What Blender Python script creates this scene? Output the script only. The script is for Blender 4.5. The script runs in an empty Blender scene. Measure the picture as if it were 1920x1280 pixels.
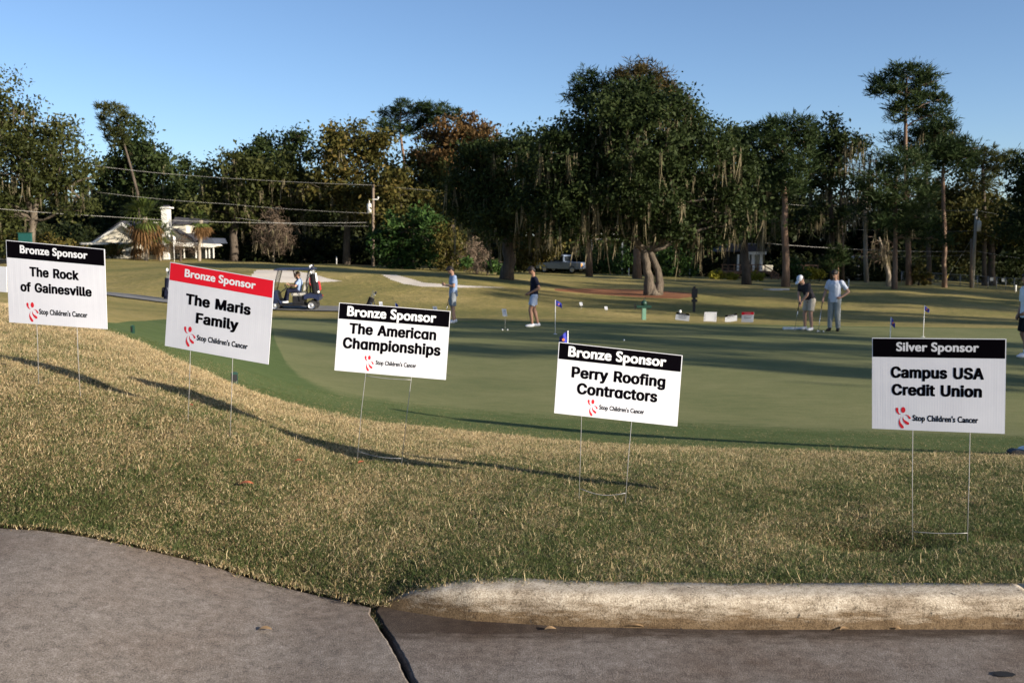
import bpy, bmesh, math, random
import numpy as np
from mathutils import Vector, Matrix, geometry

SC = bpy.context.scene
COL = SC.collection
random.seed(7)
RNG = np.random.default_rng(11)
R = math.radians

# ------------------------------------------------------------------ camera, sky, sun, exposure
CAM_Z, PITCH, FPX = 2.55, R(6.12), 35.0 / 36.0 * 1920.0
cam = bpy.data.cameras.new('camera')
cam.lens, cam.sensor_width = 35.0, 36.0
cam.clip_start, cam.clip_end = 0.05, 3000.0
cam.dof.use_dof, cam.dof.focus_distance, cam.dof.aperture_fstop = True, 5.2, 6.3
cam_ob = bpy.data.objects.new('camera', cam)
cam_ob.location = (0, 0, CAM_Z)
cam_ob.rotation_euler = (R(90) - PITCH, 0, 0)
COL.objects.link(cam_ob)
SC.camera = cam_ob

SUN_EL = R(16.5)
TO_SUN = Vector((0.865, -0.50, 0)).normalized()
SUN_AZ = math.atan2(TO_SUN.x, TO_SUN.y)
TO_SUN3 = Vector((TO_SUN.x * math.cos(SUN_EL), TO_SUN.y * math.cos(SUN_EL), math.sin(SUN_EL)))
world = bpy.data.worlds.new('World')
SC.world = world
world.use_nodes = True
wn = world.node_tree
sky = wn.nodes.new('ShaderNodeTexSky')
sky.sky_type = 'NISHITA'
sky.sun_disc = False
sky.sun_elevation = SUN_EL
sky.sun_rotation = SUN_AZ
sky.altitude = 30
sky.air_density, sky.dust_density, sky.ozone_density = 0.68, 0.65, 2.7
wn.links.new(sky.outputs[0], wn.nodes['Background'].inputs[0])
wn.nodes['Background'].inputs[1].default_value = 0.088
sun = bpy.data.lights.new('sun', 'SUN')
sun.energy, sun.angle, sun.color = 4.9, R(0.53), (1.0, 0.90, 0.76)
sun_ob = bpy.data.objects.new('sun', sun)
sun_ob.rotation_euler = TO_SUN3.to_track_quat('Z', 'Y').to_euler()
sun_ob.location = (60, -40, 40)
COL.objects.link(sun_ob)
SC.view_settings.view_transform = 'Standard'
SC.view_settings.look = 'None'
SC.view_settings.gamma = 1.0
SC.view_settings.use_curve_mapping = False
SC.view_settings.exposure = 1.0
SC.cycles.max_bounces = 6
SC.cycles.transparent_max_bounces = 8

# ------------------------------------------------------------------ measuring helpers
CP, SP = math.cos(PITCH), math.sin(PITCH)
def ray(px, py):
    u, v = (px - 960.0) / FPX, (py - 640.0) / FPX
    fw = CP - v * SP
    return u / fw, (-SP - v * CP) / fw
def P(px, py, y):
    """the place that is y metres ahead of the camera and was measured at px, py in the photograph"""
    t, s = ray(px, py)
    return Vector((t * y, y, CAM_Z + s * y))
def T(px):
    return (px - 960.0) / FPX / CP

# ------------------------------------------------------------------ materials
def new_mat(name):
    m = bpy.data.materials.new(name)
    m.use_nodes = True
    return m, m.node_tree, m.node_tree.nodes['Principled BSDF']
def ramp_node(nt, cols, pos=None):
    r = nt.nodes.new('ShaderNodeValToRGB')
    n = len(cols)
    while len(r.color_ramp.elements) < n:
        r.color_ramp.elements.new(0.5)
    for i, c in enumerate(cols):
        r.color_ramp.elements[i].position = pos[i] if pos else i / max(1, n - 1)
        r.color_ramp.elements[i].color = (*c, 1)
    return r
def noise_node(nt, vec, scale, detail=4, rough=0.6):
    n = nt.nodes.new('ShaderNodeTexNoise')
    n.inputs['Scale'].default_value = scale
    n.inputs['Detail'].default_value = detail
    n.inputs['Roughness'].default_value = rough
    nt.links.new(vec, n.inputs['Vector'])
    return n
def obj_vec(nt, stretch=(1, 1, 1)):
    tc = nt.nodes.new('ShaderNodeNewGeometry')
    mp = nt.nodes.new('ShaderNodeMapping')
    mp.inputs['Scale'].default_value = stretch
    nt.links.new(tc.outputs['Position'], mp.inputs['Vector'])
    return mp.outputs[0]
def add_bump(nt, b, height, strength, dist):
    bp = nt.nodes.new('ShaderNodeBump')
    bp.inputs['Strength'].default_value = strength
    bp.inputs['Distance'].default_value = dist
    nt.links.new(height, bp.inputs['Height'])
    nt.links.new(bp.outputs[0], b.inputs['Normal'])
def plain(name, col, rough=0.6, metal=0.0, vary=0.12, scale=6.0, bump=0.0, spec=0.35):
    """a surface of one colour with slight wear in it"""
    m, nt, b = new_mat(name)
    n = noise_node(nt, obj_vec(nt), scale, 5)
    lo = tuple(max(0, c * (1 - vary)) for c in col)
    hi = tuple(min(1, c * (1 + vary)) for c in col)
    r = ramp_node(nt, [lo, hi], [0.3, 0.7])
    nt.links.new(n.outputs[0], r.inputs[0])
    nt.links.new(r.outputs[0], b.inputs['Base Color'])
    b.inputs['Roughness'].default_value = rough
    b.inputs['Metallic'].default_value = metal
    b.inputs['Specular IOR Level'].default_value = spec
    if bump:
        add_bump(nt, b, n.outputs[0], bump, 0.02)
    return m
def layered(name, cols, scales, rough=0.9, bump=0.4, bdist=0.03, stretch=(1, 1, 1), pos=None, detail=6):
    """two noises of different size drive one colour ramp"""
    m, nt, b = new_mat(name)
    v = obj_vec(nt, stretch)
    n1 = noise_node(nt, v, scales[0], 4)
    n2 = noise_node(nt, v, scales[1], detail, 0.7)
    mx = nt.nodes.new('ShaderNodeMix')
    mx.data_type = 'FLOAT'
    mx.inputs[0].default_value = 0.5
    nt.links.new(n1.outputs[0], mx.inputs[2])
    nt.links.new(n2.outputs[0], mx.inputs[3])
    r = ramp_node(nt, cols, pos or [0.32 + 0.36 * i / (len(cols) - 1) for i in range(len(cols))])
    nt.links.new(mx.outputs[0], r.inputs[0])
    nt.links.new(r.outputs[0], b.inputs['Base Color'])
    b.inputs['Roughness'].default_value = rough
    b.inputs['Specular IOR Level'].default_value = 0.2
    add_bump(nt, b, n2.outputs[0], bump, bdist)
    return m
def leaf_mat(name, cols, trans=0.25, rough=0.6):
    """foliage: every leaf carries its own tint"""
    m, nt, b = new_mat(name)
    a = nt.nodes.new('ShaderNodeAttribute')
    a.attribute_name = 'tint'
    r = ramp_node(nt, cols)
    nt.links.new(a.outputs['Fac'], r.inputs[0])
    nt.links.new(r.outputs[0], b.inputs['Base Color'])
    b.inputs['Roughness'].default_value = rough
    b.inputs['Specular IOR Level'].default_value = 0.10
    tr = nt.nodes.new('ShaderNodeBsdfTranslucent')
    nt.links.new(r.outputs[0], tr.inputs[0])
    mx = nt.nodes.new('ShaderNodeMixShader')
    mx.inputs[0].default_value = trans
    nt.links.new(b.outputs[0], mx.inputs[1])
    nt.links.new(tr.outputs[0], mx.inputs[2])
    nt.links.new(mx.outputs[0], nt.nodes['Material Output'].inputs[0])
    return m

# ------------------------------------------------------------------ mesh helpers
def tag(o, label=None, cat=None, group=None, kind=None):
    if label: o['label'] = label
    if cat: o['category'] = cat
    if group: o['group'] = group
    if kind: o['kind'] = kind
    return o
def thing(name, loc, label, cat, group=None, rz=0.0):
    o = bpy.data.objects.new(name, None)
    o.empty_display_size = 0.2
    o.location = loc
    o.rotation_euler = (0, 0, rz)
    COL.objects.link(o)
    return tag(o, label, cat, group)
def link(name, me, mat, parent=None, loc=(0, 0, 0)):
    o = bpy.data.objects.new(name, me)
    if mat is not None and len(me.materials) == 0:
        me.materials.append(mat)
    COL.objects.link(o)
    if parent is not None:
        o.parent = parent
    o.location = loc
    return o
def copy_tree(o, parent=None):
    c = o.copy()
    COL.objects.link(c)
    c.parent = parent
    for ch in list(o.children):
        copy_tree(ch, c)
    return c

class MB:
    def __init__(self):
        self.v, self.f = [], []
    def add(self, vs, fs):
        b = len(self.v)
        self.v += [Vector(p) for p in vs]
        self.f += [tuple(b + i for i in f) for f in fs]
        return self
    def box(self, x0, y0, z0, x1, y1, z1):
        return self.add([(x0, y0, z0), (x1, y0, z0), (x1, y1, z0), (x0, y1, z0), (x0, y0, z1), (x1, y0, z1), (x1, y1, z1), (x0, y1, z1)],
                        [(0, 3, 2, 1), (4, 5, 6, 7), (0, 1, 5, 4), (1, 2, 6, 5), (2, 3, 7, 6), (3, 0, 4, 7)])
    def prism(self, poly, axis, a, b):
        """poly in the plane across `axis`, swept from a to b"""
        n = len(poly)
        def mk(p, w):
            return {'x': (w, p[0], p[1]), 'y': (p[0], w, p[1]), 'z': (p[0], p[1], w)}[axis]
        vs = [mk(p, a) for p in poly] + [mk(p, b) for p in poly]
        fs = [tuple(range(n))[::-1], tuple(range(n, 2 * n))]
        fs += [(i, (i + 1) % n, n + (i + 1) % n, n + i) for i in range(n)]
        return self.add(vs, fs)
    def tube(self, pts, rad, n=8, cap=True, wob=0.0):
        pts = [Vector(p) for p in pts]
        if not hasattr(rad, '__len__'):
            rad = [rad] * len(pts)
        vs, fs = [], []
        up = Vector((0, 0, 1))
        prev = None
        for i, p in enumerate(pts):
            d = (pts[min(i + 1, len(pts) - 1)] - pts[max(i - 1, 0)]).normalized()
            if prev is None:
                a = d.cross(up if abs(d.z) < 0.9 else Vector((1, 0, 0))).normalized()
            else:
                a = (prev - d * prev.dot(d)).normalized()
            prev = a
            b = d.cross(a)
            for k in range(n):
                an = 2 * math.pi * k / n
                rr = rad[i] * (1 + (random.uniform(-wob, wob) if wob else 0))
                vs.append(p + (a * math.cos(an) + b * math.sin(an)) * rr)
        for i in range(len(pts) - 1):
            for k in range(n):
                k2 = (k + 1) % n
                fs.append((i * n + k, i * n + k2, (i + 1) * n + k2, (i + 1) * n + k))
        if cap:
            fs.append(tuple(range(n))[::-1])
            m = (len(pts) - 1) * n
            fs.append(tuple(range(m, m + n)))
        return self.add(vs, fs)
    def ball(self, c, r, nu=12, nv=8, rot=None):
        if not hasattr(r, '__len__'):
            r = (r, r, r)
        c = Vector(c)
        vs, fs = [], []
        def put(x, y, z):
            q = Vector((x * r[0], y * r[1], z * r[2]))
            vs.append(c + (rot @ q if rot is not None else q))
        put(0, 0, -1)
        for j in range(1, nv):
            ph = -math.pi / 2 + math.pi * j / nv
            for i in range(nu):
                th = 2 * math.pi * i / nu
                put(math.cos(ph) * math.cos(th), math.cos(ph) * math.sin(th), math.sin(ph))
        put(0, 0, 1)
        top = len(vs) - 1
        for i in range(nu):
            i2 = (i + 1) % nu
            fs.append((0, 1 + i2, 1 + i))
            for j in range(nv - 2):
                fs.append((1 + j * nu + i, 1 + j * nu + i2, 1 + (j + 1) * nu + i2, 1 + (j + 1) * nu + i))
            fs.append((1 + (nv - 2) * nu + i, 1 + (nv - 2) * nu + i2, top))
        return self.add(vs, fs)
    def lathe(self, prof, axis_pt, axis='z', n=16, cap=True):
        """prof: (radius, height) pairs"""
        c = Vector(axis_pt)
        vs, fs = [], []
        for r, h in prof:
            for k in range(n):
                a = 2 * math.pi * k / n
                p, q = r * math.cos(a), r * math.sin(a)
                vs.append(c + Vector({'z': (p, q, h), 'y': (p, h, q), 'x': (h, p, q)}[axis]))
        for i in range(len(prof) - 1):
            for k in range(n):
                k2 = (k + 1) % n
                fs.append((i * n + k, i * n + k2, (i + 1) * n + k2, (i + 1) * n + k))
        if cap:
            fs.append(tuple(range(n))[::-1])
            m = (len(prof) - 1) * n
            fs.append(tuple(range(m, m + n)))
        return self.add(vs, fs)
    def mesh(self, name, smooth=False, base=None, bevel=0.0):
        me = bpy.data.meshes.new(name)
        vs = [v - base for v in self.v] if base is not None else self.v
        me.from_pydata([tuple(v) for v in vs], [], self.f)
        bm = bmesh.new()
        bm.from_mesh(me)
        if bevel:
            bmesh.ops.bevel(bm, geom=[e for e in bm.edges], offset=bevel, segments=2, affect='EDGES', clamp_overlap=True)
        bmesh.ops.recalc_face_normals(bm, faces=bm.faces)
        bm.to_mesh(me)
        bm.free()
        if smooth:
            me.polygons.foreach_set('use_smooth', [True] * len(me.polygons))
        return me
    def build(self, name, mat, parent=None, smooth=False, base=None, loc=(0, 0, 0), bevel=0.0):
        return link(name, self.mesh(name, smooth, base, bevel), mat, parent, loc)

def np_mesh(name, verts, faces, smooth=False, tint=None):
    """verts (N,3), faces (M,k) -> mesh; tint: one float a face"""
    me = bpy.data.meshes.new(name)
    verts = np.ascontiguousarray(verts, np.float32)
    faces = np.ascontiguousarray(faces, np.int32)
    m, k = faces.shape
    me.vertices.add(len(verts))
    me.vertices.foreach_set('co', verts.ravel())
    me.loops.add(m * k)
    me.loops.foreach_set('vertex_index', faces.ravel())
    me.polygons.add(m)
    me.polygons.foreach_set('loop_start', np.arange(0, m * k, k, dtype=np.int32))
    if smooth:
        me.polygons.foreach_set('use_smooth', np.ones(m, bool))
    if tint is not None:
        at = me.attributes.new('tint', 'FLOAT', 'FACE')
        at.data.foreach_set('value', np.ascontiguousarray(tint, np.float32))
    me.update(calc_edges=True)
    return me

# ------------------------------------------------------------------ lie of the land
def slab_z(x):
    s = np.clip((-0.7 - np.asarray(x, float)) / 1.4, 0, 1)
    return 1.10 + 0.20 * s * s * (3 - 2 * s)
EDGE_X = [-9, -6, -3, -2.1, -1.25, -0.9, -0.66, -0.54, -0.40, -0.155, 0.2, 30]
EDGE_Y = [4.9, 4.62, 4.30, 4.14, 4.05, 3.94, 3.84, 3.76, 3.775, 3.73, 3.70, 3.70]
def edge_y(x):
    return np.interp(x, EDGE_X, EDGE_Y)
# surveyed profiles: photograph column -> (metres ahead, photograph row) or (metres ahead, None, height)
PROFILE = {
    -700: [(4.6, None, 1.42), (5.5, None, 1.9), (8, None, 2.1), (14, None, 1.9), (30, None, 1.0), (60, None, 0.3), (115, None, 0.0), (200, None, -0.3)],
    -100: [(4.3, None, 1.36), (5.4, 685), (7.5, 610), (10.5, 552), (20, 542), (35, 535), (55, 518), (85, 488), (115, 480), (200, 468)],
    0: [(4.14, None, 1.335), (5.45, 702), (7.5, 630), (10.5, 564), (20, 554), (35, 547), (52, 528), (85, 487), (115, 480), (200, 468)],
    110: [(4.1, None, 1.30), (5.5, 718), (7.5, 644), (9.5, 598), (20, 573), (40, 556), (52, 535), (85, 485), (115, 479), (200, 468)],
    220: [(4.06, None, 1.26), (5.5, 748), (7.5, 668), (9.3, 620), (20, 595), (36, 574), (48, 552), (60, 520), (85, 484), (115, 478), (200, 468)],
    350: [(4.04, None, 1.21), (5.45, 774), (7, 716), (8.5, 680), (12, 660), (20, 622), (32, 590), (43, 576), (49, 552), (57, 512), (85, 489), (115, 482), (200, 468)],
    440: [(4.0, None, 1.185), (5.4, 800), (8, 722), (12, 695), (20, 638), (32, 592), (44, 580), (49, 556), (57, 508), (85, 492), (115, 485), (200, 468)],
    540: [(3.92, None, 1.165), (5.4, 835), (8, 758), (12, 725), (16, 690), (20, 655), (31, 597), (44, 584), (48, 560), (54, 530), (59, 504), (90, 495), (115, 487), (200, 468)],
    640: [(3.84, None, 1.15), (5.45, 858), (8, 779), (12, 748), (16, 700), (20, 662), (31, 600), (44, 585), (48, 562), (54, 535), (60, 510), (92, 496), (115, 489), (200, 468)],
    720: [(3.76, None, 1.17), (5.5, 864), (8, 791), (12, 760), (16, 706), (20, 665), (31, 601), (42, 586), (49, 556), (54, 534), (60, 512), (95, 500), (115, 492), (200, 468)],
    860: [(3.72, None, 1.21), (5.4, 884), (6.4, 842), (8, 806), (12, 776), (16, 714), (20, 669), (31, 603), (42, 586), (50, 552), (55, 532), (61, 518), (95, 502), (115, 495), (200, 468)],
    1110: [(3.70, None, 1.215), (4.95, 930), (6, 870), (8, 830), (12, 790), (16, 719), (20, 671), (31, 606), (40, 590), (48, 568), (58, 550), (80, 522), (100, 511), (115, 505), (200, 470)],
    1232: [(3.70, None, 1.215), (4.9, 942), (5.6, 884), (6.6, 856), (8, 836), (12, 793), (16, 720), (20, 672), (31, 607), (40, 596), (50, 566), (55, 550), (70, 532), (100, 516), (115, 510), (200, 470)],
    1400: [(3.70, None, 1.215), (4.75, 976), (5.6, 904), (6.6, 866), (8, 841), (12, 797), (16, 722), (20, 673), (31, 609), (40, 600), (50, 574), (62, 546), (85, 527), (110, 518), (200, 470)],
    1560: [(3.70, None, 1.21), (4.6, 995), (5.6, 916), (6.6, 874), (8, 845), (12, 800), (16, 723), (20, 674), (31, 611), (40, 602), (52, 574), (66, 546), (85, 530), (110, 520), (200, 470)],
    1740: [(3.70, None, 1.205), (4.5, 1004), (5.6, 922), (6.6, 880), (8, 849), (12, 803), (16, 724), (20, 675), (31, 614), (40, 605), (54, 574), (75, 539), (95, 531), (115, 524), (200, 470)],
    1900: [(3.70, None, 1.20), (4.5, 1008), (5.6, 925), (6.6, 882), (8, 852), (12, 805), (16, 726), (20, 676), (31, 616), (40, 608), (56, 576), (78, 550), (100, 543), (120, 535), (200, 470)],
    2400: [(3.70, None, 1.20), (4.5, 1012), (5.6, 928), (6.6, 886), (8, 856), (12, 808), (16, 728), (20, 678), (31, 620), (40, 612), (56, 584), (78, 560), (100, 552), (120, 545), (200, 470)],
}
LY = np.linspace(math.log(3.3), math.log(400), 330)
TG = np.linspace(-1.0, 1.0, 401)
def _gauss(a, s, axis):
    k = np.exp(-0.5 * (np.arange(-3 * s, 3 * s + 1) / s) ** 2)
    k /= k.sum()
    pad = [(0, 0), (0, 0)]
    pad[axis] = (3 * s, 3 * s)
    ap = np.pad(a, pad, mode='edge')
    return np.apply_along_axis(lambda r: np.convolve(r, k, 'valid'), axis, ap)
def _build_land():
    cols = sorted(PROFILE)
    tt = [T(c) for c in cols]
    zz = []
    for c in cols:
        ys, zs = [], []
        for e in PROFILE[c]:
            ys.append(math.log(e[0]))
            zs.append(e[2] if e[1] is None else CAM_Z + ray(c, e[1])[1] * e[0])
        zz.append(np.interp(LY, ys, zs))
    zz = np.array(zz)
    g = np.array([np.interp(TG, tt, zz[:, j]) for j in range(len(LY))]).T
    g = _gauss(g, 5, 0)
    return _gauss(g, 3, 1)
LAND = _build_land()
def vnoise(x, y, seed=0):
    """cheap smooth noise from a few sines, -1..1"""
    r = np.random.default_rng(seed)
    s = 0
    for k in range(5):
        a, b, c = r.uniform(-1, 1), r.uniform(-1, 1), r.uniform(0, 6.3)
        n = math.hypot(a, b) + 1e-6
        fr = 1.0 * 1.6 ** k
        s = s + np.sin((a / n * x + b / n * y) * fr * 2.2 + c) / 1.35 ** k
    return s / 2.6
def land_z(x, y):
    x, y = np.asarray(x, float), np.asarray(y, float)
    yy = np.clip(y, 3.35, 395)
    t = np.clip(x / yy, -0.999, 0.999)
    fi = (t + 1.0) / 2.0 * (len(TG) - 1)
    fj = (np.log(yy) - LY[0]) / (LY[-1] - LY[0]) * (len(LY) - 1)
    i, j = np.floor(fi).astype(int), np.floor(fj).astype(int)
    i, j = np.clip(i, 0, len(TG) - 2), np.clip(j, 0, len(LY) - 2)
    a, b = fi - i, fj - j
    z = LAND[i, j] * (1 - a) * (1 - b) + LAND[i + 1, j] * a * (1 - b) + LAND[i, j + 1] * (1 - a) * b + LAND[i + 1, j + 1] * a * b
    near = np.exp(-((y - 5.0) / 2.6) ** 2)
    z = z + near * (0.012 * vnoise(x * 1.1, y * 1.1, 3) + 0.008 * vnoise(x * 3.1, y * 3.1, 4))
    z = z - 0.10 * np.exp(-(((x - 1.66) / 0.30) ** 2 + ((y - 4.42) / 0.16) ** 2))
    z = z - 0.04 * np.exp(-(((x - 2.35) / 0.30) ** 2 + ((y - 4.5) / 0.14) ** 2))
    d = y - edge_y(x)
    rim = np.where(x < -0.5, slab_z(x) + 0.018, np.interp(x, [-0.5, -0.3, -0.1], [1.118, 1.19, 1.212]))
    w = np.exp(-(np.clip(d, 0, None) / 0.16) ** 2) * (d > -0.4)
    z = z * (1 - w) + rim * w
    far = np.clip((y - 40) / 15, 0, 1)
    z = z + far * 0.12 * vnoise(x * 0.12, y * 0.12, 9)
    return z
def gz(x, y):
    return float(land_z(x, y))
def on_ground(px, y, sink=0.0):
    x = T(px) * y
    for _ in range(3):
        z = gz(x, y)
        v = (-(z - CAM_Z) / y)
        pyv = math.tan(math.atan(v) - PITCH)
        x = (px - 960) / FPX * y / (CP - pyv * SP)
    return Vector((x, y, gz(x, y) - sink))
def to_px(x, y, z):
    dz = z - CAM_Z
    f = y * CP - dz * SP
    return 960 + FPX * x / f, 640 + FPX * (-(y * SP + dz * CP)) / f

# ------------------------------------------------------------------ ground sheets
M_ROUGH_NEAR = layered('dormant turf soil', [(0.018, 0.017, 0.008), (0.065, 0.050, 0.022), (0.15, 0.108, 0.050)], (2.2, 60), bump=0.8, bdist=0.02)
def turf(name):
    """close mown turf: fringe grass passing softly into the putting surface"""
    m, nt, b = new_mat(name)
    v = obj_vec(nt)
    n1 = noise_node(nt, v, 0.55, 4); n2 = noise_node(nt, v, 42, 6, 0.75); n3 = noise_node(nt, obj_vec(nt, (1, 2.2, 1)), 3.0, 5, 0.7)
    def mixf(a, c, f):
        x = nt.nodes.new('ShaderNodeMix'); x.data_type = 'FLOAT'; x.inputs[0].default_value = f
        nt.links.new(a, x.inputs[2]); nt.links.new(c, x.inputs[3]); return x.outputs[0]
    k = mixf(mixf(n1.outputs[0], n3.outputs[0], 0.5), n2.outputs[0], 0.45)
    rf = ramp_node(nt, [(0.048, 0.076, 0.022), (0.086, 0.120, 0.038), (0.155, 0.170, 0.066)], [0.34, 0.5, 0.68])
    rg = ramp_node(nt, [(0.100, 0.122, 0.048), (0.165, 0.172, 0.072), (0.24, 0.225, 0.108)], [0.34, 0.5, 0.68])
    nt.links.new(k, rf.inputs[0]); nt.links.new(k, rg.inputs[0])
    at = nt.nodes.new('ShaderNodeAttribute'); at.attribute_name = 'putting'
    ad = nt.nodes.new('ShaderNodeMath'); ad.operation = 'MULTIPLY_ADD'
    nt.links.new(n3.outputs[0], ad.inputs[0]); ad.inputs[1].default_value = 0.7; nt.links.new(at.outputs['Fac'], ad.inputs[2])
    rr = ramp_node(nt, [(0, 0, 0), (1, 1, 1)], [0.55, 1.15]); nt.links.new(ad.outputs[0], rr.inputs[0])
    rr.color_ramp.elements[1].position = 1.0
    mx = nt.nodes.new('ShaderNodeMix'); mx.data_type = 'RGBA'
    nt.links.new(rr.outputs[0], mx.inputs[0]); nt.links.new(rf.outputs[0], mx.inputs[6]); nt.links.new(rg.outputs[0], mx.inputs[7])
    nt.links.new(mx.outputs[2], b.inputs['Base Color'])
    b.inputs['Roughness'].default_value = 0.95; b.inputs['Specular IOR Level'].default_value = 0.1
    add_bump(nt, b, n2.outputs[0], 0.5, 0.012)
    return m
M_FRINGE = M_GREEN = turf('close mown turf')
M_ROUGH_FAR = layered('course rough', [(0.085, 0.105, 0.026), (0.235, 0.195, 0.060), (0.43, 0.32, 0.125)], (0.14, 3.2), bump=0.9, bdist=0.10, detail=9)
M_STRAW = layered('fallen pine straw', [(0.11, 0.045, 0.022), (0.23, 0.095, 0.042), (0.32, 0.155, 0.075)], (0.7, 9), bump=0.9, bdist=0.06)
M_SAND = layered('bunker sand', [(0.50, 0.43, 0.35), (0.62, 0.55, 0.46), (0.70, 0.64, 0.55)], (0.5, 12), bump=0.3, bdist=0.03)
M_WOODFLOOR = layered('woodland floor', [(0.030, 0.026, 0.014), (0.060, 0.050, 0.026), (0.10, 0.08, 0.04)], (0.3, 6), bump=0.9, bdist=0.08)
M_BASE = layered('distant ground', [(0.05, 0.05, 0.02), (0.09, 0.08, 0.03)], (0.05, 1.0), bump=0.3)

base = MB()
base.add([(-1500, -1500, -6), (1500, -1500, -6), (1500, 1500, -6), (-1500, 1500, -6)], [(0, 1, 2, 3)])
tag(base.build('ground', M_BASE), kind='structure')

TAN_PX = [-700, 0, 110, 220, 350, 430, 500, 640, 860, 1110, 1500, 1900, 2400]
TAN_Y = [13, 11.0, 9.8, 9.3, 8.5, 8.1, 8.0, 8.0, 8.0, 8.0, 8.0, 8.0, 8.0]
GRN_PX = [505, 518, 535, 560, 600, 640, 860, 1110, 1500, 1900, 2400, 3200]
GRN_Y0 = [29.5, 21.0, 17.0, 14.6, 13.2, 12.7, 12.5, 12.3, 11.6, 11.0, 11.0, 11.0]
GRN_Y1 = [30.0, 30.4, 30.7, 31, 31, 31, 31, 31.2, 31.2, 31.4, 31.6, 32]
def inside(poly, px, py):
    r = np.zeros(px.shape, bool)
    n = len(poly)
    for i in range(n):
        (ax, ay), (bx, by) = poly[i], poly[(i + 1) % n]
        if ay == by: continue
        c = ((ay > py) != (by > py)) & (px < (bx - ax) * (py - ay) / (by - ay) + ax)
        r ^= c
    return r
BUNKER_A = [(480, 506), (520, 506), (560, 509), (590, 514), (615, 522), (640, 527), (600, 529), (545, 530), (500, 528), (470, 518)]
BUNKER_B = [(716, 515), (742, 515), (768, 522), (795, 530), (870, 535), (950, 539), (860, 539), (790, 537), (757, 532), (735, 525)]
BUNKER_C = [(1432, 542), (1455, 540.5), (1482, 541.5), (1478, 543.5), (1450, 544.5)]
BUNKER_D = [(225, 476), (300, 477), (345, 484), (300, 486), (230, 480)]
STRAW = [(1040, 541), (1110, 541), (1180, 542), (1240, 545), (1295, 549), (1310, 555), (1270, 560), (1190, 557), (1100, 550), (1040, 545)]
def build_ground():
    tcols = np.concatenate([np.linspace(-1.35, -0.66, 24, endpoint=False), np.linspace(-0.66, 0.66, 600), np.linspace(0.66, 1.6, 26)[1:]])
    # rows packed closer on the bank, the green edge and the bunker faces
    la, lb = math.log(3.8), math.log(520.0)
    cuts = [(3.8, 14, 120), (14, 43, 90), (43, 68, 190), (68, 130, 60), (130, 520, 30)]
    rows = np.concatenate([np.linspace(math.log(p), math.log(q), n, endpoint=False) for p, q, n in cuts] + [[lb]])
    s = (rows - la) / (lb - la)
    nr = len(s)
    ye = np.full(len(tcols), 3.8)
    for _ in range(12):
        ye = edge_y(tcols * ye)
    Y = ye[:, None] * (520.0 / ye[:, None]) ** s[None, :]
    X = tcols[:, None] * Y
    Z = land_z(X, Y)
    V = np.stack([X, Y, Z], -1)
    V[:, 0, 2] -= 0.09; V[:, 0, 1] -= 0.004
    V = V.reshape(-1, 3)
    nc = len(tcols)
    idx = np.arange(nc * nr).reshape(nc, nr)
    F = np.stack([idx[:-1, :-1], idx[1:, :-1], idx[1:, 1:], idx[:-1, 1:]], -1).reshape(-1, 4)
    C = V[F].mean(1)
    px, py = to_px(C[:, 0], C[:, 1], C[:, 2])
    jig = 0.10 * vnoise(C[:, 0] * 2.5, C[:, 1] * 2.5, 21)
    ytan = np.interp(px, TAN_PX, TAN_Y) + jig
    g0 = np.where(px < 505, 1e9, np.interp(px, GRN_PX, GRN_Y0)) + jig
    g1 = np.interp(px, GRN_PX, GRN_Y1)
    y = C[:, 1]
    fr_out = np.interp(px, [-700, 150, 220, 300, 400, 500, 560, 3000], [13.5, 13.5, 17, 26, 31, 31.5, 32, 32.5])
    zone = np.full(len(F), 3)
    zone[y < fr_out] = 1
    zone[y < ytan] = 0
    zone[(y > g0) & (y < g1)] = 2
    farm = (y > 45) & (y < 118)
    for k, poly in ((4, BUNKER_A), (4, BUNKER_B), (4, BUNKER_C), (4, BUNKER_D), (5, STRAW)):
        zone[inside(poly, px, py) & farm] = k
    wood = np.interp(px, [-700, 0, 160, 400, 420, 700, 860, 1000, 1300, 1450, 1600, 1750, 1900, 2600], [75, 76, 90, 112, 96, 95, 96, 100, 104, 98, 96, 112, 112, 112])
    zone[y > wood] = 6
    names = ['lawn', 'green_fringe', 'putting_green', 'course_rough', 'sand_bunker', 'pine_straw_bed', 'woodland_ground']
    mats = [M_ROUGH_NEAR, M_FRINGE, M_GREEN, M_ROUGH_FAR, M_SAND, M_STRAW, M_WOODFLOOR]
    for k in range(7):
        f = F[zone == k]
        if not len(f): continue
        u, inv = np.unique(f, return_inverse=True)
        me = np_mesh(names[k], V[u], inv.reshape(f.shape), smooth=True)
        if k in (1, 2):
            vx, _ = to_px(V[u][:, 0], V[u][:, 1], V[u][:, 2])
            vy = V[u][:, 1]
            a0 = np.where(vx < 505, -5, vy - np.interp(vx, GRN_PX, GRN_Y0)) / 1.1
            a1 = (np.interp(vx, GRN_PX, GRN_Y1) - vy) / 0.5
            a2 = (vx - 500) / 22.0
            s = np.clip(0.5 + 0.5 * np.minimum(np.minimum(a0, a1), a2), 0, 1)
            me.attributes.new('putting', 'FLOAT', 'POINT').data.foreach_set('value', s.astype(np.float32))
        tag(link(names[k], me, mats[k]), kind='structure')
build_ground()

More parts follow.
